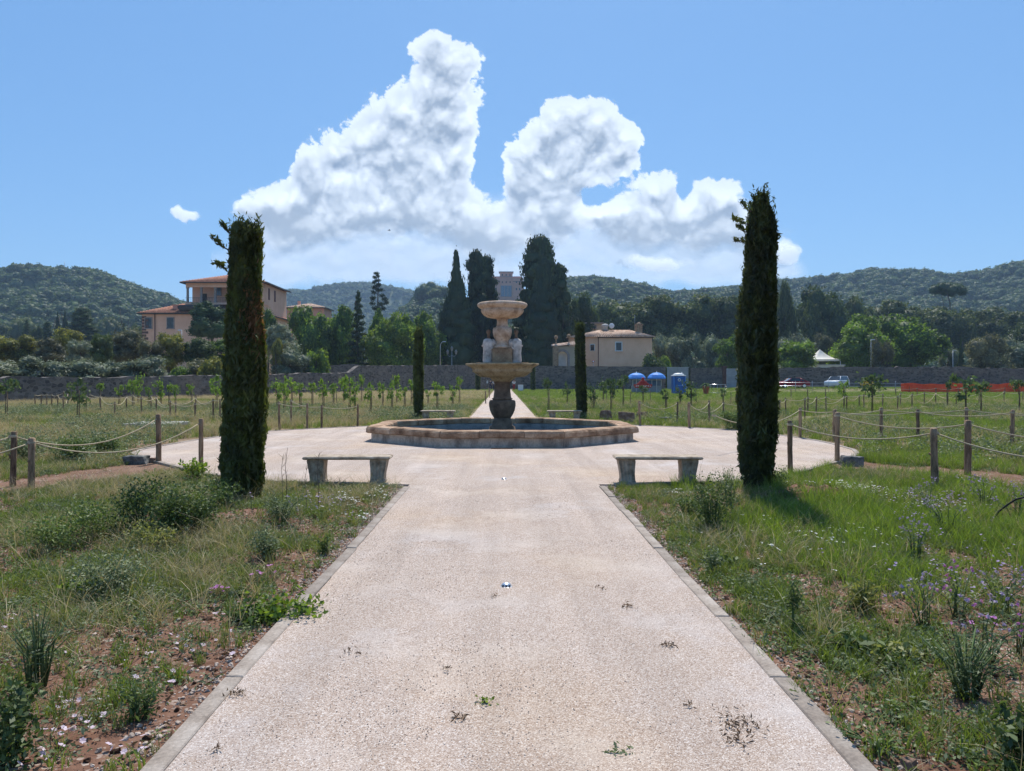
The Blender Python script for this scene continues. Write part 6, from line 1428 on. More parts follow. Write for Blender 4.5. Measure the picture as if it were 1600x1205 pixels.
T(1508, 1572, 522, 0, 128, 'olive', 'olive_brown', 'broad grey-green olive tree near the right edge'); T(1556, 1625, 528, 0, 130, 'olive', 'olive', 'broad olive tree at the right edge of the photo'); T(1518, 1530, 503, 545, 170, 'cypress', 'oak', 'thin dull conifer behind the broad olive tree at the right'); T(1572, 1640, 500, 0, 175, 'big', 'dark', 'dark tree behind the olives at the right edge')
t = bpy.data.objects['potted_palm']; obj('foliage', crown_mesh('palm', 'l_bright', 1), t, (0, 0, .25), 0, (1.7, 1.7, 1.7))

# ------------------------------------------------------------------ planted cypresses beside the paths
def planted_cypress(label, px, d, ytop, width_pts, nspray, seed, size=.15, tipped=True, sprigs=(), dead=None, group=None):
    """width_pts: (py, left px, right px); feathery upright sprays on a solid narrow core"""
    rg = np.random.default_rng(seed); x0 = xat(px, d); t = thing('cypress', label, 'tree', (x0, d, 0), 0, group)
    H_ = zat(ytop, d); py = np.array([w[0] for w in width_pts], float); l = np.array([xat(w[1], d) - x0 for w in width_pts]); r = np.array([xat(w[2], d) - x0 for w in width_pts]); zz = np.array([zat(p, d) for p in py])
    o_ = np.argsort(zz); zz, l, r = zz[o_], l[o_], r[o_]
    def cr(z): return (np.interp(z, zz, l) + np.interp(z, zz, r)) / 2, (np.interp(z, zz, r) - np.interp(z, zz, l)) / 2
    z = rg.uniform(.03, H_, nspray); a = rg.uniform(0, 2 * np.pi, nspray); c, R_ = cr(z); R_ = R_ * .80
    rib = .80 + .30 * fbm(a * 2.6 + 20 + z * .5, z * 1.5, 3, seed) + .34 * (vnoise(a * 6.5, z * 2.2, seed + 3) - .5)
    rr = R_ * rib * (1 - .30 * rg.uniform(0, 1, nspray) ** 2)
    x = c + rr * np.cos(a); y = rr * np.sin(a)
    n = np.stack([np.cos(a), np.sin(a), np.full(nspray, .15)], -1); up = np.stack([np.cos(a) * .28, np.sin(a) * .28, np.ones(nspray)], -1)
    up += rg.normal(size=(nspray, 3)) * np.array([.22, .22, .12]); 
    Vs, Fs, Ts = [], [], []; b0 = 0
    for k in range(3):                                          # each spray: three narrow pointed strips fanned apart
        off_ = rg.normal(size=(nspray, 3)) * size * .16; u2 = up + rg.normal(size=(nspray, 3)) * .22
        P_ = np.stack([x, y, z - .02], -1) + off_
        V, Q, ti = leaf_quads(P_, n, size, rg, .6, .17, .3, up=u2 / np.linalg.norm(u2, axis=1, keepdims=True))
        tn = np.clip(.75 * vnoise(a * 4, z * 3, seed + 8) + .35 * rg.uniform(0, 1, nspray) - .06, 0, .94)
        if dead is not None:
            dz, da, hz, ha = dead; m_ = np.exp(-((z - dz) / hz) ** 2 - ((np.angle(np.exp(1j * (a - da)))) / ha) ** 2) > rg.uniform(0, 1, nspray); tn = np.where(m_, 1.0, tn)
        Vs.append(V); Fs.append(Q + b0); b0 += len(V); Ts.append(np.repeat(tn, 4))
    V = np.concatenate(Vs); Q = np.concatenate(Fs); ti = np.concatenate(Ts)
    # core
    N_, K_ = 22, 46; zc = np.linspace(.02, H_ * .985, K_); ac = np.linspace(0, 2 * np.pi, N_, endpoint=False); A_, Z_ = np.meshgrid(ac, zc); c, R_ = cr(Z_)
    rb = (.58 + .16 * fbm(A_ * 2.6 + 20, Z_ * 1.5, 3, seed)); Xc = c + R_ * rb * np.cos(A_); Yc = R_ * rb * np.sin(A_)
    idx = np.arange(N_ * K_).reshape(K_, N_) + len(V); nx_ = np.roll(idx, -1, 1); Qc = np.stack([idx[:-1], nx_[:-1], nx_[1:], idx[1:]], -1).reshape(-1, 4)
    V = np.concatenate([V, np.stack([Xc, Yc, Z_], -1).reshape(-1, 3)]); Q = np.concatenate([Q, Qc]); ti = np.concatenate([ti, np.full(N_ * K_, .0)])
    ns = nspray // 90; Vs = [V]; Qs = [Q]; Ts = [ti]; b0 = len(V)       # stray shoots that break the outline, most of them at the top
    for k in range(ns):
        z0 = H_ * (rg.uniform(.89, .985) if k % 3 == 0 else rg.uniform(.1, .95)); a0 = rg.uniform(0, 6.28); c0, R0 = cr(z0); R0 = R0 * .8; rr0 = R0 * (rg.uniform(.1, .9) if k % 3 == 0 else .9)
        q = int(rg.integers(9, 20)); L0 = size * rg.uniform(.9, 2.3) * (1.2 if k % 3 == 0 else .9); tt = rg.uniform(0, 1, (q, 1)); dr = np.array([math.cos(a0) * .38, math.sin(a0) * .38, 1.0]); dr /= np.linalg.norm(dr)
        C = np.array([[c0 + rr0 * math.cos(a0), rr0 * math.sin(a0), z0]]) + dr * tt * L0 + rg.normal(size=(q, 3)) * size * .10
        v_, q_, t_ = leaf_quads(C, sph(q, rg), size * .62, rg, .5, .2, .3, up=np.repeat(dr[None], q, 0) + rg.normal(size=(q, 3)) * .25); Vs.append(v_); Qs.append(q_ + b0); Ts.append(t_ * .9); b0 += len(v_)
    V = np.concatenate(Vs); Q = np.concatenate(Qs); ti = np.concatenate(Ts)
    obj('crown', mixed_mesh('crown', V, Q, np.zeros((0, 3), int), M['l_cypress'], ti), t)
    b = MB(); b.tube([(0, 0, -.1), (0, 0, .5), (0.02, 0, H_ * .8)], [.06, .05, .015], 8); b.build('trunk', M['bark'], t)
    for (sx, sy, ex, ey) in sprigs:                              # stray branches reaching out near the top
        A0 = Vector((xat(sx, d) - x0, -.05, zat(sy, d))); A1 = Vector((xat(ex, d) - x0, -.12, zat(ey, d))); b = MB(); mid = (A0 + A1) / 2 + Vector((0, 0, -.03)); b.tube([A0, mid, A1], [.010, .007, .003], 5); br_ = b.build('branch', M['bark'], t)
        k = 46; tt = rg.uniform(.25, 1.08, k)[:, None]; C = np.array(A0)[None] * (1 - tt) + np.array(A1)[None] * tt + rg.normal(size=(k, 3)) * .018; dirv = np.array((A1 - A0).normalized())[None] + np.array([0, 0, .5])
        V, Q, ti = leaf_quads(C, sph(k, rg), .085, rg, .6, .26, .3, up=np.repeat(dirv, k, 0)); obj('spray', mixed_mesh('spray', V, Q, np.zeros((0, 3), int), M['l_cypress'], ti * .8), br_)
    return t
planted_cypress('thick dark columnar cypress at the near left of the forecourt with a flat ragged top', 381, 9.75, 351, [(340, 378, 388), (348, 364, 398), (358, 360, 406), (375, 359, 408), (400, 359, 408), (430, 357, 408), (470, 357, 411), (500, 352, 412), (550, 350, 416), (580, 345, 420), (640, 347, 420), (680, 345, 417), (720, 344, 416), (755, 347, 414), (775, 353, 408), (795, 362, 400)],
    24000, 31, .105, sprigs=[(360, 392, 338, 373), (358, 420, 342, 412), (362, 365, 352, 352), (404, 372, 412, 362)], dead=(zat(495, 9.75), -.45, .32, .75))
planted_cypress('tallest near cypress, slender and pointed, at the near right of the forecourt', 1184, 10.3, 306, [(296, 1188, 1192), (308, 1184, 1196), (325, 1174, 1202), (336, 1170, 1208), (352, 1168, 1212), (400, 1163, 1214), (450, 1158, 1215), (500, 1151, 1215), (550, 1147, 1214), (600, 1149, 1215), (650, 1151, 1214), (700, 1152, 1213), (735, 1156, 1209), (758, 1164, 1203), (776, 1172, 1194)],
    27000, 37, .105, sprigs=[(1172, 332, 1153, 318), (1168, 352, 1141, 343), (1166, 364, 1150, 356), (1164, 378, 1143, 376)])
planted_cypress('small slim cypress behind the fountain on the left, beside the far bench', 655, 30, 515, [(513, 652, 657), (520, 648, 661), (560, 645, 662), (600, 646, 662), (630, 646, 662), (656, 649, 660)], 7500, 41, .13)
planted_cypress('small slim cypress behind the fountain on the right, beside the far bench', 907, 30, 506, [(503, 903, 909), (512, 898, 913), (560, 898, 915), (600, 899, 917), (630, 900, 918), (655, 902, 917)], 7500, 43, .13)
planted_cypress('distant little cypress left of the far path end, seen under the lower bowl', 746.5, 112, 571, [(570, 745, 748), (575, 744, 749), (600, 744, 749.5), (610, 745, 749)], 1800, 47, .4)
planted_cypress('distant little cypress right of the far path end, seen under the lower bowl', 832.5, 112, 569, [(568, 831, 834), (575, 830, 835), (600, 830, 835.5), (610, 831, 835)], 1800, 53, .4)

# ------------------------------------------------------------------ saplings
SAP = {}
def sapling_mesh(v, mat, n, size, wide):
    if (v, mat) not in SAP:
        L_ = round_lobes(300 + v, 7, zc=.5, zs=.50, r=(.06, .24), spread=.36); rg = np.random.default_rng(300 + v); Lx = np.array(L_); k = rg.integers(0, len(L_), n); C = Lx[k, :3] + sph(n, rg) * Lx[k, 3:6] * rg.uniform(.1, 1.5, (n, 1)); V, Q, ti = leaf_quads(C, sph(n, rg), size, rg, .6, .55)
        SAP[(v, mat)] = mixed_mesh('crown', V, Q, np.zeros((0, 3), int), M[mat], ti)
    return SAP[(v, mat)]
SM = {}
def sapling(px, ytop, wpx, d, mat, label, group, hcrown=.72):
    t = thing('sapling', label, 'young tree', (xat(px, d), d, float(hgt(xat(px, d), d))), 0, group); z1 = zat(ytop, d); zc0 = max(.25, z1 * (1 - hcrown)); v = R.randrange(7)
    obj('crown', sapling_mesh(v, mat, 260, .13, 0), t, (R.uniform(-.08, .08), 0, zc0), R.uniform(0, 6.28), (ww(wpx, d) * R.uniform(1.0, 1.5), ww(wpx, d) * R.uniform(1.0, 1.5), (z1 - zc0) * R.uniform(.95, 1.15)))
    if v not in SM: b = MB(); b.tube([(0, 0, -.05), (.02, .01, .5), (-.01, .02, 1.0)], [.022, .016, .006], 6); b.tube([(0, 0, .55), (.12, .05, .85)], [.01, .004], 5); b.tube([(0, 0, .6), (-.12, -.03, .9)], [.01, .004], 5); SM[v] = b.mesh('trunk', M['bark'])
    o = obj('trunk', SM[v], t, scale=(1, 1, z1 * .85))
    if 'stake' not in SM: b = MB(); b.tube([(0, 0, -.05), (0, 0, 1)], .02, 6); SM['stake'] = b.mesh('stake', M['wood'])
    o = obj('stake', SM['stake'], t, (.07, .03, 0), 0, (1, 1, min(1.3, z1 * .7)))
ordn = ['first', 'second', 'third', 'fourth', 'fifth', 'sixth', 'seventh', 'eighth', 'ninth', 'tenth', 'eleventh', 'twelfth', 'thirteenth', 'fourteenth', 'fifteenth', 'sixteenth', 'seventeenth', 'eighteenth', 'nineteenth', 'twentieth']
gS = 'young orchard trees'
sapling(120, 584, 34, 27, 'l_sapling_d', 'tallest sapling in the left field, loose olive-leaved crown on a thin trunk', gS); sapling(8, 590, 30, 30, 'l_sapling_d', 'loose-crowned sapling cut by the left edge of the photo', gS)
for i, (px, yt, w, d) in enumerate([(155, 596, 12, 42), (185, 599, 14, 42), (207, 592, 15, 40), (215, 584, 14, 48), (231, 597, 10, 42), (250, 588, 14, 44), (263, 601, 14, 42), (273, 597, 9, 46), (298, 597, 12, 42)]): sapling(px, yt, w, d, 'l_sapling', ordn[i] + ' of the small yellow-green saplings left to right before the dark left wall', gS)
sapling(337, 584, 24, 38, 'l_sapling', 'bright yellow-green sapling directly left of the near left cypress', gS)
for i, (px, yt, w, d) in enumerate([(432, 590, 16, 40), (443, 592, 16, 36), (455, 582, 20, 46), (468, 594, 16, 36), (487, 594, 14, 44), (504, 588, 16, 38), (520, 590, 13, 42), (536, 592, 16, 48), (545, 585, 20, 38), (553, 596, 16, 36), (564, 582, 10, 52), (578, 594, 18, 34), (597, 594, 14, 42), (611, 596, 14, 36), (619, 584, 15, 48), (631, 596, 16, 38), (642, 592, 13, 44)]): sapling(px, yt, w, d, 'l_sapling', ordn[i] + ' young yellow-green tree from the near left cypress towards the small left cypress', gS)
for i, (px, yt, w, d) in enumerate([(668, 606, 9, 46), (682, 594, 18, 36), (706, 600, 10, 40), (717, 588, 12, 46)]): sapling(px, yt, w, d, 'l_sapling', ordn[i] + ' young tree between the small left cypress and the fountain column', gS)
for i, (px, yt, w, d) in enumerate([(856, 590, 16, 38), (885.5, 594, 14, 48), (927, 598, 16, 40), (954, 585, 22, 38), (973, 586, 20, 44), (942, 590, 14, 52), (1004, 600, 12, 50), (1040, 606, 16, 38), (1062, 602, 12, 46), (1079, 594, 20, 44), (1129, 606, 10, 44)]): sapling(px, yt, w, d, 'l_sapling_d', ordn[i] + ' dark-leaved sapling counting right from the fountain column', gS)
for (px, yt, w, d, mt, lb) in [(1318, 591, 18, 44, 'l_sapling', 'bright green round sapling in front of the red and white cars'), (1362, 575, 40, 36, 'l_sapling_d', 'large loose dark-leaved sapling in front of the yellow machine'), (1508, 582, 46, 34, 'l_sapling_d', 'large bushy dark-leaved sapling in front of the orange netting'), (1532, 596, 20, 36, 'l_sapling_d', 'smaller dark sapling right beside the large one before the netting'), (1592, 590, 24, 36, 'l_sapling_d', 'dark sapling at the right edge before the netting'), (1480, 596, 14, 44, 'l_sapling_d', 'small dark sapling left of the large one before the netting')]: sapling(px, yt, w, d, mt, lb, gS)

# ------------------------------------------------------------------ weeds and shrubs one can tell apart
def weed(px, py, h, w, kind, mat, label, name='weed_bush', n=900, size=.035, seed=0, aspect=.5, stems=9, col='greenstem', flowers=None, cat='plant', d=None):
    x, y, z = at(px, py); rg = np.random.default_rng(seed + int(px) * 7 + int(py)); t = thing(name, label, cat, (x, y, float(hgt(x, y)) - .01)); b = MB(); C = []; tips = []
    for i in range(stems):
        a = rg.uniform(0, 6.28); sp = rg.uniform(.25, 1.0) * w / 2; hh = h * rg.uniform(.6, 1.0) * (1 - .25 * sp / (w / 2)); e = Vector((math.cos(a) * sp, math.sin(a) * sp, hh)); s0 = Vector((math.cos(a) * .04, math.sin(a) * .04, 0))
        m_ = s0.lerp(e, .5) + Vector((math.cos(a) * -.03, math.sin(a) * -.03, h * .08)); b.tube([s0, m_, e], [.006, .004, .002], 4); tips.append(e)
        for k in range(max(2, n // stems)):
            tt = rg.uniform(.08 if kind != 'tuft' else .5, 1.04); p = (s0.lerp(m_, tt * 2) if tt < .5 else m_.lerp(e, tt * 2 - 1)); sprd = (.07 + .10 * (1 - tt)) * w if kind == 'leafy' else .035 * w + .02
            C.append(np.array(p) + rg.normal(size=3) * sprd * np.array([1, 1, .7]))
    C = np.array(C); C[:, 2] = np.abs(C[:, 2]) + .005; b.build('stem', M[col], t)
    nn = sph(len(C), rg) + np.array([0, 0, .8]); V, Q, ti = leaf_quads(C, nn, size, rg, .5, aspect); obj('foliage', mixed_mesh('foliage', V, Q, np.zeros((0, 3), int), M[mat], ti), t)
    if flowers:
        fm, fs_ = flowers; Vf = []; Qf = []; tf = []; c0 = 0
        for e in tips:
            for k in range(3):
                cpt = np.array(e) + rg.normal(size=3) * .02; Cq = np.repeat(cpt[None], 9, 0) + rg.normal(size=(9, 3)) * fs_ * .18; V, Q, ti = leaf_quads(Cq, sph(9, rg) + np.array([0, 0, .7]), fs_, rg, .4, .35); Vf.append(V); Qf.append(Q + c0); c0 += len(V); tf.append(ti)
        obj('flower_heads', mixed_mesh('flower_heads', np.concatenate(Vf), np.concatenate(Qf), np.zeros((0, 3), int), M[fm], np.concatenate(tf)), t)
    return t
W_ = weed
W_(300, 838, .62, .75, 'leafy', 'g_weed', 'dark leafy weed bush left of the near left cypress, nearest it', n=2600, size=.032); W_(262, 842, .68, .85, 'leafy', 'g_weed', 'largest dark leafy weed bush in the left foreground', n=3000, size=.034); W_(215, 830, .62, .7, 'leafy', 'g_weed', 'dark leafy weed bush left of the largest one', n=2200, size=.032)
W_(150, 842, .42, .9, 'leafy', 'g_clover', 'low grey-green weed bush in front of the dark charred post', n=2200, size=.03); W_(90, 860, .34, .8, 'leafy', 'g_clover', 'low weed clump below the dark charred post', n=1800, size=.03); W_(240, 862, .30, .6, 'leafy', 'g_yellow', 'yellow-green tuft at the foot of the largest weed bush', n=1200, size=.03)
W_(348, 806, .50, .45, 'leafy', 'g_weed', 'dark weed growing against the left cypress foot', n=1300, size=.03); W_(303, 752, .42, .42, 'leafy', 'l_bright', 'small bright green shrub at the foot of the slim left post', n=700, size=.06)
W_(438, 826, .42, .6, 'spiky', 'g_grey', 'wispy grey-green weed right of the left cypress foot', n=1100, size=.03, aspect=.3, stems=16); W_(418, 878, .32, .42, 'leafy', 'g_grey', 'grey-green weed clump by the kerb below the left bench', n=1100, size=.028); W_(510, 866, .22, .16, 'leafy', 'g_weed', 'little dark weed beside the left kerb', n=220, size=.03)
W_(165, 930, .30, .75, 'leafy', 'g_grey', 'broad grey-green weed patch in the left foreground', n=2200, size=.026); W_(130, 926, .14, .30, 'leafy', 'l_bright', 'small bright green leafy weed in front of the grey-green patch', n=260, size=.05)
W_(40, 720, .62, 1.0, 'leafy', 'g_grey', 'tall grey-green weeds between the two leftmost posts', n=2600, size=.045); W_(110, 722, .55, .9, 'leafy', 'g_weed', 'dark green weed mass behind the dark charred post', n=2400, size=.045); W_(165, 712, .5, .8, 'leafy', 'g_clover', 'green weed mass left of the gravel tip', n=2000, size=.045)
W_(440, 965, .12, .62, 'leafy', 'l_bright', 'dark green creeping plant spreading over the left kerb', 'creeping_plant', n=850, size=.042, stems=22); W_(385, 968, .12, .35, 'leafy', 'g_weed', 'inner part of the creeping plant in the soil left of the kerb', 'creeping_plant', n=420, size=.042, stems=12)
W_(1112, 826, .70, .60, 'leafy', 'g_weed', 'tall dark weed left of the right cypress foot', n=1900, size=.032, stems=14); W_(1140, 790, .62, .45, 'spiky', 'g_grey', 'wispy grey weed leaning before the right cypress trunk', n=700, size=.03, aspect=.3, stems=12); W_(1080, 806, .30, .5, 'leafy', 'g_clover', 'low weed clump below the right bench', n=900, size=.03)
W_(1214, 772, .34, .45, 'leafy', 'g_weed', 'dark weed hugging the right side of the right cypress foot', n=900, size=.03); W_(1158, 672, .85, 1.3, 'leafy', 'g_clover', 'green shrub at the gravel rim left behind the right cypress', n=2600, size=.06)
W_(1238, 988, .42, .12, 'tuft', 'g_weed', 'single upright feathery weed in the bare soil on the right', n=420, size=.03, aspect=.25, stems=4); W_(1112, 896, .28, .22, 'leafy', 'g_grey', 'small grey weed next to the right kerb', n=320, size=.026); W_(1130, 884, .10, .34, 'leafy', 'g_clover', 'flat leafy weed beside the small grey one at the right kerb', n=260, size=.05)
W_(1345, 1022, .12, .34, 'leafy', 'g_weed', 'flat rosette weed with jagged dark leaves on the right soil', 'rosette_plant', n=160, size=.085, aspect=.35, stems=10); W_(1392, 1034, .10, .36, 'leafy', 'g_yellow', 'yellowing leafy weed right of the rosette', n=240, size=.04)
W_(1510, 1092, .42, .46, 'spiky', 'g_grey', 'wispy grey-green bush in the right foreground', n=1100, size=.028, aspect=.18, stems=46); W_(1395, 1052, .10, .14, 'tuft', 'g_weed', 'tiny spiky tuft below the yellowing weed', n=60, size=.07, aspect=.12, stems=8); W_(1350, 960, .26, .26, 'spiky', 'g_yellow', 'olive-brown grass clump in the right foreground', n=500, size=.07, aspect=.07, stems=30)
W_(1588, 1196, .30, .26, 'leafy', 'g_weed', 'dark leafy weed at the lower right corner', n=650, size=.04); W_(1370, 1160, .07, .5, 'leafy', 'g_clover', 'small low weed by the lower right kerb', n=260, size=.03, stems=14); W_(215, 1120, .22, .24, 'spiky', 'g_weed', 'dark spiky weed near the lower left kerb', n=320, size=.035, aspect=.2, stems=16)
W_(20, 1196, .38, .30, 'leafy', 'g_weed', 'dark green weed at the lower left corner', n=800, size=.035); W_(58, 1070, .55, .38, 'spiky', 'g_grey', 'tall spindly grey-green weed at the left edge, below middle', n=420, size=.035, aspect=.15, stems=26); W_(757, 1104, .07, .035, 'tuft', 'l_bright', 'tiny yellow-green sprout in the middle of the path', 'sprout', n=60, size=.022, stems=5)
W_(607, 1113, .02, .12, 'leafy', 'g_grey', 'flat grey-green tuft on the path, left of the sprout', 'path_weed', n=160, size=.016, stems=9); W_(970, 1182, .04, .20, 'leafy', 'g_grey', 'sprawling green weed on the path near the bottom of the photo', 'path_weed', n=240, size=.024, stems=12)
for i, (px, py) in enumerate([(1540, 800), (1450, 806), (1480, 838), (1432, 880), (1590, 815)]): W_(px, py, .48, .5, 'spiky', 'g_grey', ['mauve-flowered weed near the black hose', 'mauve-flowered weed below the nearest right post', 'mauve-flowered weed with the densest heads right of the nearest post', 'single mauve-flowered stalk over the lush grass', 'mauve-flowered weed at the right edge under the hose'][i], 'flowering_weed', n=260, size=.03, aspect=.3, stems=9, flowers=('petal_purple', .020))
for i, (px, py) in enumerate([(1560, 960), (1500, 968), (1448, 985), (1590, 1020), (1535, 1040)]): W_(px, py, .42, .5, 'spiky', 'g_grey', ['pink-headed thistle plant at the right, upper', 'pink-headed thistle plant second from the right edge', 'pink-headed thistle plant left of the others', 'pink-headed thistle at the right edge', 'pink-headed thistle plant lowest of the group at the right'][i], 'thistle_plant', n=300, size=.032, aspect=.28, stems=7, flowers=('petal_magenta' if i % 2 else 'petal_purple', .022))
for i, (px, py, h) in enumerate([(447, 792, .75), (441, 790, .66), (497, 800, .72), (478, 808, .62)]):
    x, y, z = at(px, py); b = MB(); b.tube([(0, 0, 0), (.01, 0, h * .4), (-.015, .01, h * .7), (.02, 0, h)], [.005, .004, .003, .002], 5)
    for k in range(9): a = R.uniform(0, 6.28); z0 = h * R.uniform(.35, .95); b.tube([(0, 0, z0), (math.cos(a) * .05, math.sin(a) * .05, z0 + .05)], [.002, .0012], 4)
    tag(b.build('dry_stem', M['twig'] if i % 2 else M['bark'], None, (x, y, 0)), ['tall thin dry stem left of the left bench, right of its pair', 'tall thin dry stem nearest the left cypress', 'thin dark stem rising before the left bench leg', 'short thin dry stem left of the bench leg'][i], 'plant stem')
def twigs(px, py, w, label, n=30, mat='dead'):
    x, y, z = at(px, py); rg = np.random.default_rng(int(px)); C = rg.normal(size=(n, 3)) * np.array([w * .28, w * .34, 0]) + np.array([0, 0, .012]); V, Q, ti = leaf_quads(C, sph(n, rg) * .4 + np.array([0, 0, .6]), .030, rg, .5, .18); tag(obj('withered_tuft', mixed_mesh('withered_tuft', V, Q, np.zeros((0, 3), int), M[mat], ti * .5), None, (x, y, .022)), label, 'dead weed', 'withered weeds on the path')
for px, py, w, lb, n in [(1155, 1140, .20, 'largest withered brown weed on the path, lower right', 110), (1150, 1163, .12, 'small withered weed just below the largest one', 46), (1046, 1016, .07, 'round brown withered tuft on the right part of the path', 36), (715, 1129, .08, 'brown withered tuft left of the sprout near the bottom', 30), (550, 1027, .16, 'flat withered tuft on the left part of the path', 34), (980, 955, .14, 'thin withered tuft right of the nearest ground light', 26), (773, 937, .08, 'tiny withered twig just below the nearest ground light', 14), (370, 1093, .09, 'withered brown weed against the left kerb', 46), (700, 1054, .06, 'tiny dark withered scrap left of the path middle', 12), (1075, 1110, .06, 'tiny withered scrap left of the largest withered weed', 14), (940, 925, .09, 'faint withered line right of the nearest ground light', 14), (338, 1180, .05, 'little brown stub on the path at the lower left', 12)]: twigs(px, py, w, lb, n)

# ------------------------------------------------------------------ ground cover: grass, herbs, flowers, pebbles (nobody could count them)
def blades(n, h, spread, w, lean, seed, seg=3, mat='g_grass', clump=1.0):
    rg = np.random.default_rng(seed); V = []; Fq = []; ti = []
    for i in range(n):
        a = rg.uniform(0, 6.28); r = spread * math.sqrt(rg.uniform(0, 1)); x0, y0 = r * math.cos(a), r * math.sin(a); hh = h * rg.uniform(.45, 1.1); la = rg.uniform(0, 6.28); ln = lean * hh * rg.uniform(.2, 1.2); pa = rg.uniform(0, 3.14); ww_ = w * rg.uniform(.7, 1.3); b0 = len(V); tv = rg.uniform(0, 1)
        for k in range(seg + 1):
            t = k / seg; x = x0 + math.cos(la) * ln * t * t; y = y0 + math.sin(la) * ln * t * t; z = hh * (t - .18 * lean * t * t); k2 = ww_ * (1 - t) ** .7 / 2 + .0004
            V.append((x - math.cos(pa) * k2, y - math.sin(pa) * k2, z)); V.append((x + math.cos(pa) * k2, y + math.sin(pa) * k2, z)); ti += [tv, tv]
        for k in range(seg): Fq.append((b0 + 2 * k, b0 + 2 * k + 1, b0 + 2 * k + 3, b0 + 2 * k + 2))
    return mixed_mesh('grass_tuft', np.array(V), np.array(Fq), np.zeros((0, 3), int), M[mat], ti)
def herb(n, h, spread, size, seed, mat, aspect=.6, flat=.8):
    rg = np.random.default_rng(seed); a = rg.uniform(0, 6.28, n); r = spread * np.sqrt(rg.uniform(0, 1, n)); C = np.stack([r * np.cos(a), r * np.sin(a), h * rg.uniform(.1, 1, n)], -1); V, Q, ti = leaf_quads(C, np.tile([[0, 0, flat]], (n, 1)) + 0., size, rg, .45, aspect); V[:, 2] = np.maximum(V[:, 2], .001)
    return mixed_mesh('herb', V, Q, np.zeros((0, 3), int), M[mat], ti)
def flower(n, h, spread, size, seed, mat, petals=6):
    rg = np.random.default_rng(seed); V = []; Q = []; ti = []; b0 = 0
    for i in range(n):
        c = np.array([rg.uniform(-spread, spread), rg.uniform(-spread, spread), h * rg.uniform(.7, 1.1)]); tilt = rg.uniform(-.3, .3, 2)
        for k in range(petals):
            a = 6.283 * k / petals; u = np.array([math.cos(a), math.sin(a), .25 + tilt[0] * math.cos(a) + tilt[1] * math.sin(a)]); s = np.array([-math.sin(a), math.cos(a), 0]) * size * .24
            V += [c, c + u * size * .3 - s, c + u * size * .5, c + u * size * .3 + s]; Q.append((b0, b0 + 1, b0 + 2, b0 + 3)); b0 += 4; ti += [rg.uniform()] * 4
    return mixed_mesh('flower', np.array(V), np.array(Q), np.zeros((0, 3), int), M[mat], ti)
def stone_mesh(seed, mat):
    rg = np.random.default_rng(seed); iv, jf = ico(); iv = iv[:12] if False else iv; V = iv * (1 + .16 * rg.normal(size=(len(iv), 1))) * np.array([1, .8, .6]) * .5
    return mesh_np('stone', V, jf, M[mat], False)
def land(n, x0, x1, y0, y1, rg): return rg.uniform(x0, x1, n), rg.uniform(y0, y1, n)
def inside(x, y, m=.1): return (np.abs(x) < PW + m) | in_poly(x, y, [(a * 1.012, 19 + (b_ - 19) * 1.012) for a, b_ in PLAZA])
def scat(name, protos, x, y, s, rg, tilt=.08, zoff=0., sz=None):
    z = hgt(x, y) + zoff; n = len(x); pts = np.stack([x, y, z], -1); ro = np.stack([rg.normal(size=n) * tilt, rg.normal(size=n) * tilt, rg.uniform(0, 6.28, n)], -1); sc = np.stack([s, s, s if sz is None else sz], -1)
    return tag(gn_scatter(name, protos, pts, ro, sc, rg.integers(0, len(protos), n)), kind='stuff')
def fr(x, y, m=.8): return (x > -(.684 * y + m)) & (x < (.708 * y + m))
rg = np.random.default_rng(77)
def lushness(x, y):                                              # bright tall grass on the right, dry mixture on the left
    return sstep(x, 1.5, 4.5) * sstep(fbm(x * .35, y * .35, 3, 50), .40, .62) + .9 * np.exp(-((x - 5.2) ** 2 / 3.5 + (y - 7.6) ** 2 / 2.6))
# near grass
def zone(n, y0, y1, dens, keepsoil=.06):
    y = y0 + (y1 - y0) * np.sqrt(rg.uniform((y0 / y1) ** 2 * 0, 1, n)) if False else np.sqrt(rg.uniform(y0 * y0, y1 * y1, n)); x = rg.uniform(-.70, .72, n) * y + rg.uniform(-.6, .6, n)
    ok = ~inside(x, y) & (~in_strip(x, y) | (rg.uniform(0, 1, n) < .03)); x, y = x[ok], y[ok]; p = np.clip(1 - soilness(x, y), keepsoil, 1); ok = rg.uniform(0, 1, len(x)) < p * dens; return x[ok], y[ok]
GT = [blades(16, .11, .035, .0045, .7, 400 + k, mat='g_grass') for k in range(4)]; GL = [blades(22, .21, .05, .0055, .55, 410 + k, mat='g_lush') for k in range(4)]
GD = [blades(12, .22, .05, .0032, 1.1, 420 + k, mat='g_dry') for k in range(4)]; GY = [blades(16, .14, .045, .004, .9, 430 + k, mat='g_yellow') for k in range(3)]
HC = [herb(34, .035, .07, .020, 440 + k, 'g_clover') for k in range(4)]; HG = [herb(30, .06, .07, .024, 450 + k, 'g_grey', .35) for k in range(3)]
x, y = zone(42000, 2.2, 15, .85, .07); k = (x > 0) | (rg.uniform(0, 1, len(x)) < .70); x, y = x[k], y[k]; s = rg.uniform(.6, 1.3, len(x)); scat('short_grass', GT, x, y, s, rg)
x, y = zone(24000, 2.2, 15, .9, .02); k = lushness(x, y) > rg.uniform(.15, 1.0, len(x)); x, y = x[k], y[k]; s = rg.uniform(.7, 1.25, len(x)); scat('tall_green_grass', GL, x, y, s, rg)
x, y = zone(34000, 2.2, 15, .85, .16); k = rg.uniform(0, 1, len(x)) < np.where(x < 0, .66, .26) * sstep(fbm(x * 1.1, y * 1.1, 3, 61), .36, .54); x, y = x[k], y[k]; scat('dry_grass', GD, x, y, rg.uniform(.5, 1.25, len(x)), rg, .25)
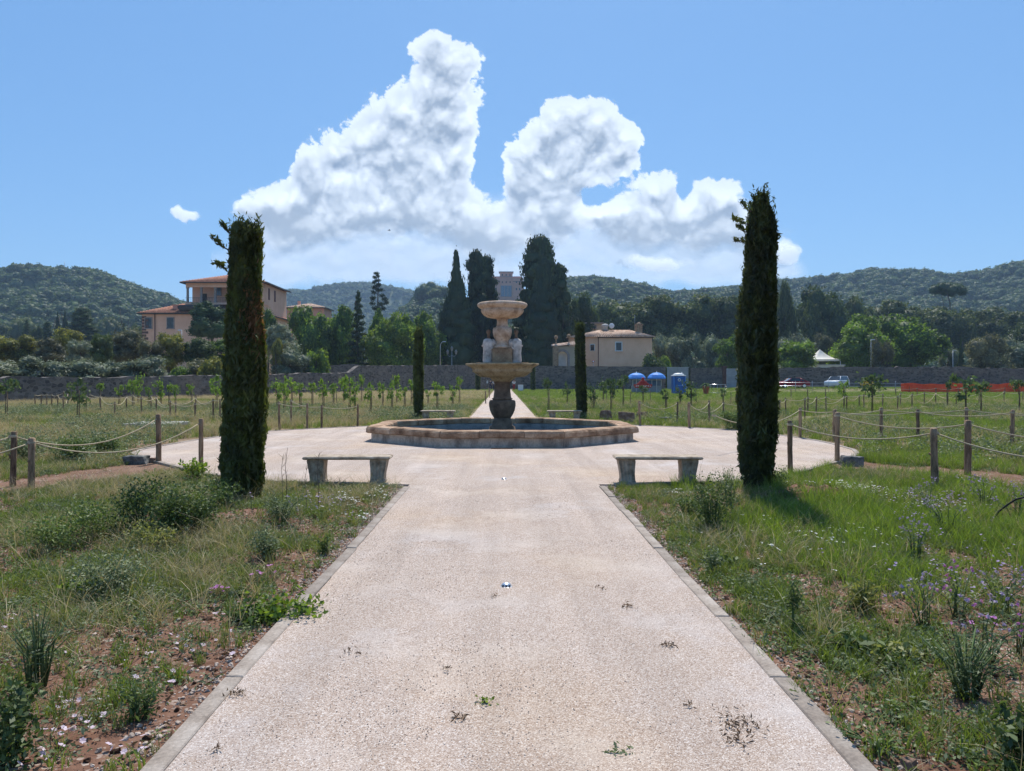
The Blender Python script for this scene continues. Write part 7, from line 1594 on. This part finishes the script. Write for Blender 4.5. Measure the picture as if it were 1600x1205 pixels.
DS = [blades(5, .42, .05, .0035, .9, 425 + k, mat='g_dry') for k in range(3)] + [blades(4, .45, .04, .004, .5, 428 + k, mat='g_grey') for k in range(2)]
x, y = zone(2600, 2.2, 12, .9, .3); k = rg.uniform(0, 1, len(x)) < np.where(x < 0, .8, .35); x, y = x[k], y[k]; scat('tall_wiry_stalks', DS, x, y, rg.uniform(.5, 1.1, len(x)), rg, .3)
x, y = zone(9000, 2.2, 15, .8, .08); k = fbm(x * 1.3, y * 1.3, 3, 71) > .53; x, y = x[k], y[k]; scat('yellowish_grass', GY, x, y, rg.uniform(.6, 1.2, len(x)), rg, .15)
x, y = zone(40000, 2.2, 14, .9, .08); k = (fbm(x * 1.5, y * 1.5, 3, 81) > .44); x, y = x[k], y[k]; scat('ground_herbs', HC, x, y, rg.uniform(.6, 1.35, len(x)), rg, .12)
x, y = zone(20000, 2.2, 14, .9, .10); k = (fbm(x * 1.2, y * 1.2, 3, 91) > .47); x, y = x[k], y[k]; scat('grey_herbs', HG, x, y, rg.uniform(.6, 1.4, len(x)), rg, .12)
# middle and far field
def field(n, y0, y1):
    y = np.sqrt(rg.uniform(y0 * y0, y1 * y1, n)); x = rg.uniform(-.72, .74, n) * y; ok = ~inside(x, y, .15) & ~in_strip(x, y); return x[ok], y[ok]
def bare(x, y): return np.clip(1 - soilness(x, y), .1, 1) > rg.uniform(0, 1, len(x))
FG = [blades(26, .20, .16, .012, .7, 460 + k, mat='g_grass') for k in range(3)]; FL = [blades(30, .26, .17, .012, .6, 470 + k, mat='g_lush') for k in range(3)]; FD = [blades(26, .42, .17, .008, .8, 480 + k, mat='g_dry') for k in range(3)]; FW = [herb(60, .30, .22, .055, 490 + k, 'g_grey', .4, .5) for k in range(3)]
x, y = field(42000, 14, 60); k = bare(x, y) & (rg.uniform(0, 1, len(x)) < np.where(x > -3, .95, .55)); x, y = x[k], y[k]; scat('field_grass', FG, x, y, rg.uniform(.5, 1.1, len(x)), rg)
x, y = field(26000, 14, 60); k = bare(x, y) & (rg.uniform(0, 1, len(x)) < np.where(x > 0, .6, .40)) & (fbm(x * .22, y * .22, 3, 15) > .48); x, y = x[k], y[k]; scat('green_field_grass', FL, x, y, rg.uniform(.4, 1.0, len(x)), rg)
x, y = field(30000, 14, 60); k = (rg.uniform(0, 1, len(x)) < np.where(x < 0, .72, .22)) & (fbm(x * .25, y * .25, 3, 25) > .43); x, y = x[k], y[k]; scat('tall_dry_grass', FD, x, y, rg.uniform(.45, 1.15, len(x)), rg, .12)
x, y = field(16000, 13.5, 42); k = (rg.uniform(0, 1, len(x)) < np.where(x < 0, .8, .30)) & (fbm(x * .3, y * .3, 3, 35) > .47) & bare(x, y); x, y = x[k], y[k]; scat('field_weeds', FW, x, y, rg.uniform(.5, 1.3, len(x)), rg, .1)
x, y = field(24000, 58, 122); s = rg.uniform(1.0, 2.0, len(x)); k = x > -.1 * y; x, y, s = x[k], y[k], s[k]; scat('far_grass', FL[:1] + FG[:2], x, y, s, rg, sz=s * .6)
x, y = field(14000, 58, 100); s = rg.uniform(1.0, 2.0, len(x)); k = x < .0; x, y, s = x[k], y[k], s[k]; scat('far_dry_grass', FD, x, y, s, rg, sz=s * .55)
# flowers
def patch(cx, cy, r, n): a = rg.uniform(0, 6.28, n); q = r * np.abs(rg.normal(size=n)) * .6; X_, Y_, _ = at(cx, cy); x = X_ + q * np.cos(a); y = Y_ + q * np.sin(a); ok = ~inside(x, y, .05); return x[ok], y[ok]
FW_ = [flower(2, .09, .05, .026, 500 + k, 'petal_white', 8) for k in range(3)]; FP = [flower(1, .05, .02, .034, 510 + k, 'petal_pink', 6) for k in range(3)]; FM = [flower(3, .22, .05, .021, 520 + k, 'petal_purple', 7) for k in range(3)]; FA = [flower(2, .07, .02, .026, 530 + k, 'petal_magenta', 6) for k in range(2)]
xs_, ys_ = [], []
for a in [(1330, 782, .5, 60), (1360, 776, .5, 55), (1310, 772, .4, 36), (1260, 768, .5, 30), (1235, 826, .5, 36), (1340, 838, .35, 45), (1400, 790, .6, 30), (1280, 850, .8, 26), (1450, 800, .8, 36), (545, 790, .7, 60), (590, 775, .4, 30), (1060, 775, .5, 14), (1180, 870, .8, 14), (560, 815, .5, 20), (1480, 790, .6, 20)]: u, v = patch(*a); xs_.append(u); ys_.append(v)
x, y = np.concatenate(xs_), np.concatenate(ys_); scat('white_daisies', FW_, x, y, rg.uniform(.6, 1.2, len(x)), rg, .2)
xs_, ys_ = [], []
for a in [(110, 1105, .16, 10), (160, 1095, .12, 4), (140, 1130, .2, 9), (110, 1150, .2, 7), (290, 1000, .3, 8), (340, 1010, .3, 7), (230, 1030, .4, 8), (270, 1070, .3, 8), (180, 1175, .2, 10), (330, 965, .3, 10), (20, 960, .5, 10), (300, 840, .5, 14), (60, 1190, .2, 8), (1390, 900, .8, 10)]: u, v = patch(*a); xs_.append(u); ys_.append(v)
x, y = np.concatenate(xs_), np.concatenate(ys_); scat('pale_bindweed_flowers', FP, x, y, rg.uniform(.6, 1.1, len(x)), rg, .25)
xs_, ys_ = [], []
for a in [(1488, 812, .35, 26), (1470, 800, .4, 16), (1405, 800, .3, 14), (1425, 825, .2, 14), (1440, 868, .15, 8), (1540, 775, .8, 26), (1590, 790, .6, 16), (1540, 892, .6, 12), (1500, 910, .5, 10), (1580, 930, .4, 8), (1460, 920, .4, 16), (1540, 960, .4, 18), (1330, 688, 2.0, 60), (500, 815, .6, 34), (1270, 680, 1.5, 60)]: u, v = patch(*a); xs_.append(u); ys_.append(v)
x, y = np.concatenate(xs_), np.concatenate(ys_); scat('mauve_wild_flowers', FM, x, y, rg.uniform(.6, 1.25, len(x)), rg, .2)
x, y = patch(344, 934, .06, 7); x2, y2 = patch(400, 912, .15, 6); x3, y3 = patch(1535, 985, .3, 6); x, y = np.concatenate([x, x2, x3]), np.concatenate([y, y2, y3]); scat('magenta_wild_flowers', FA, x, y, rg.uniform(.9, 1.3, len(x)), rg, .2)
# pebbles in the soil, along the kerbs, on the path
ST = [stone_mesh(540 + k, 'pebble') for k in range(4)]; CL = [stone_mesh(550 + k, 'clod') for k in range(4)]; DL = [herb(5, .012, .03, .026, 560 + k, 'dead', .3) for k in range(3)]
y = np.sqrt(rg.uniform(2.2 ** 2, 11 ** 2, 16000)); x = rg.uniform(-.70, .72, len(y)) * y; ok = ~inside(x, y, .1) & (rg.uniform(0, 1, len(x)) < .12 + .8 * soilness(x, y) * sstep(fbm(x * 1.6, y * 1.6, 3, 99), .42, .6)); x, y = x[ok], y[ok]; scat('pebbles', ST, x, y, .010 + .030 * rg.uniform(0, 1, len(x)) ** 4, rg, .4, .002)
n = 5200; y = np.sqrt(rg.uniform(2.3 ** 2, 11.2 ** 2, n)); x = np.sign(rg.uniform(-1, 1, n)) * (PW + .10 + np.abs(rg.normal(size=n)) * .11); scat('kerbside_pebbles', ST, x, y, .008 + .026 * rg.uniform(0, 1, n) ** 3, rg, .4, .003)
n = 12000; y = np.sqrt(rg.uniform(2.2 ** 2, 10 ** 2, n)); x = rg.uniform(-.70, .72, n) * y; ok = ~inside(x, y, .15) & (rg.uniform(0, 1, n) < soilness(x, y)); x, y = x[ok], y[ok]; scat('soil_clods', CL, x, y, .010 + .04 * rg.uniform(0, 1, len(x)) ** 3, rg, .4, .002)
n = 7000; y = np.sqrt(rg.uniform(2.2 ** 2, 10.5 ** 2, n)); x = rg.uniform(-.70, .72, n) * y; ok = ~inside(x, y, -.12) & (np.abs(x) > PW + .1); x, y = x[ok], y[ok]; scat('plant_litter', DL, x, y, rg.uniform(.5, 1.5, len(x)), rg, .2)
n = 26000; y = 2.2 + 9.0 * rg.uniform(0, 1, n) ** 1.5; x = rg.uniform(-PW + .02, PW - .02, n)
pts = np.stack([x, y, np.full(n, .020)], -1); sg = .0035 + .006 * rg.uniform(0, 1, n) ** 4
tag(gn_scatter('loose_gravel', ST, pts, rg.uniform(0, 6.28, (n, 3)), np.stack([sg, sg, sg], -1), rg.integers(0, 4, n)), kind='stuff')
haze(HAZE_DENSITY)
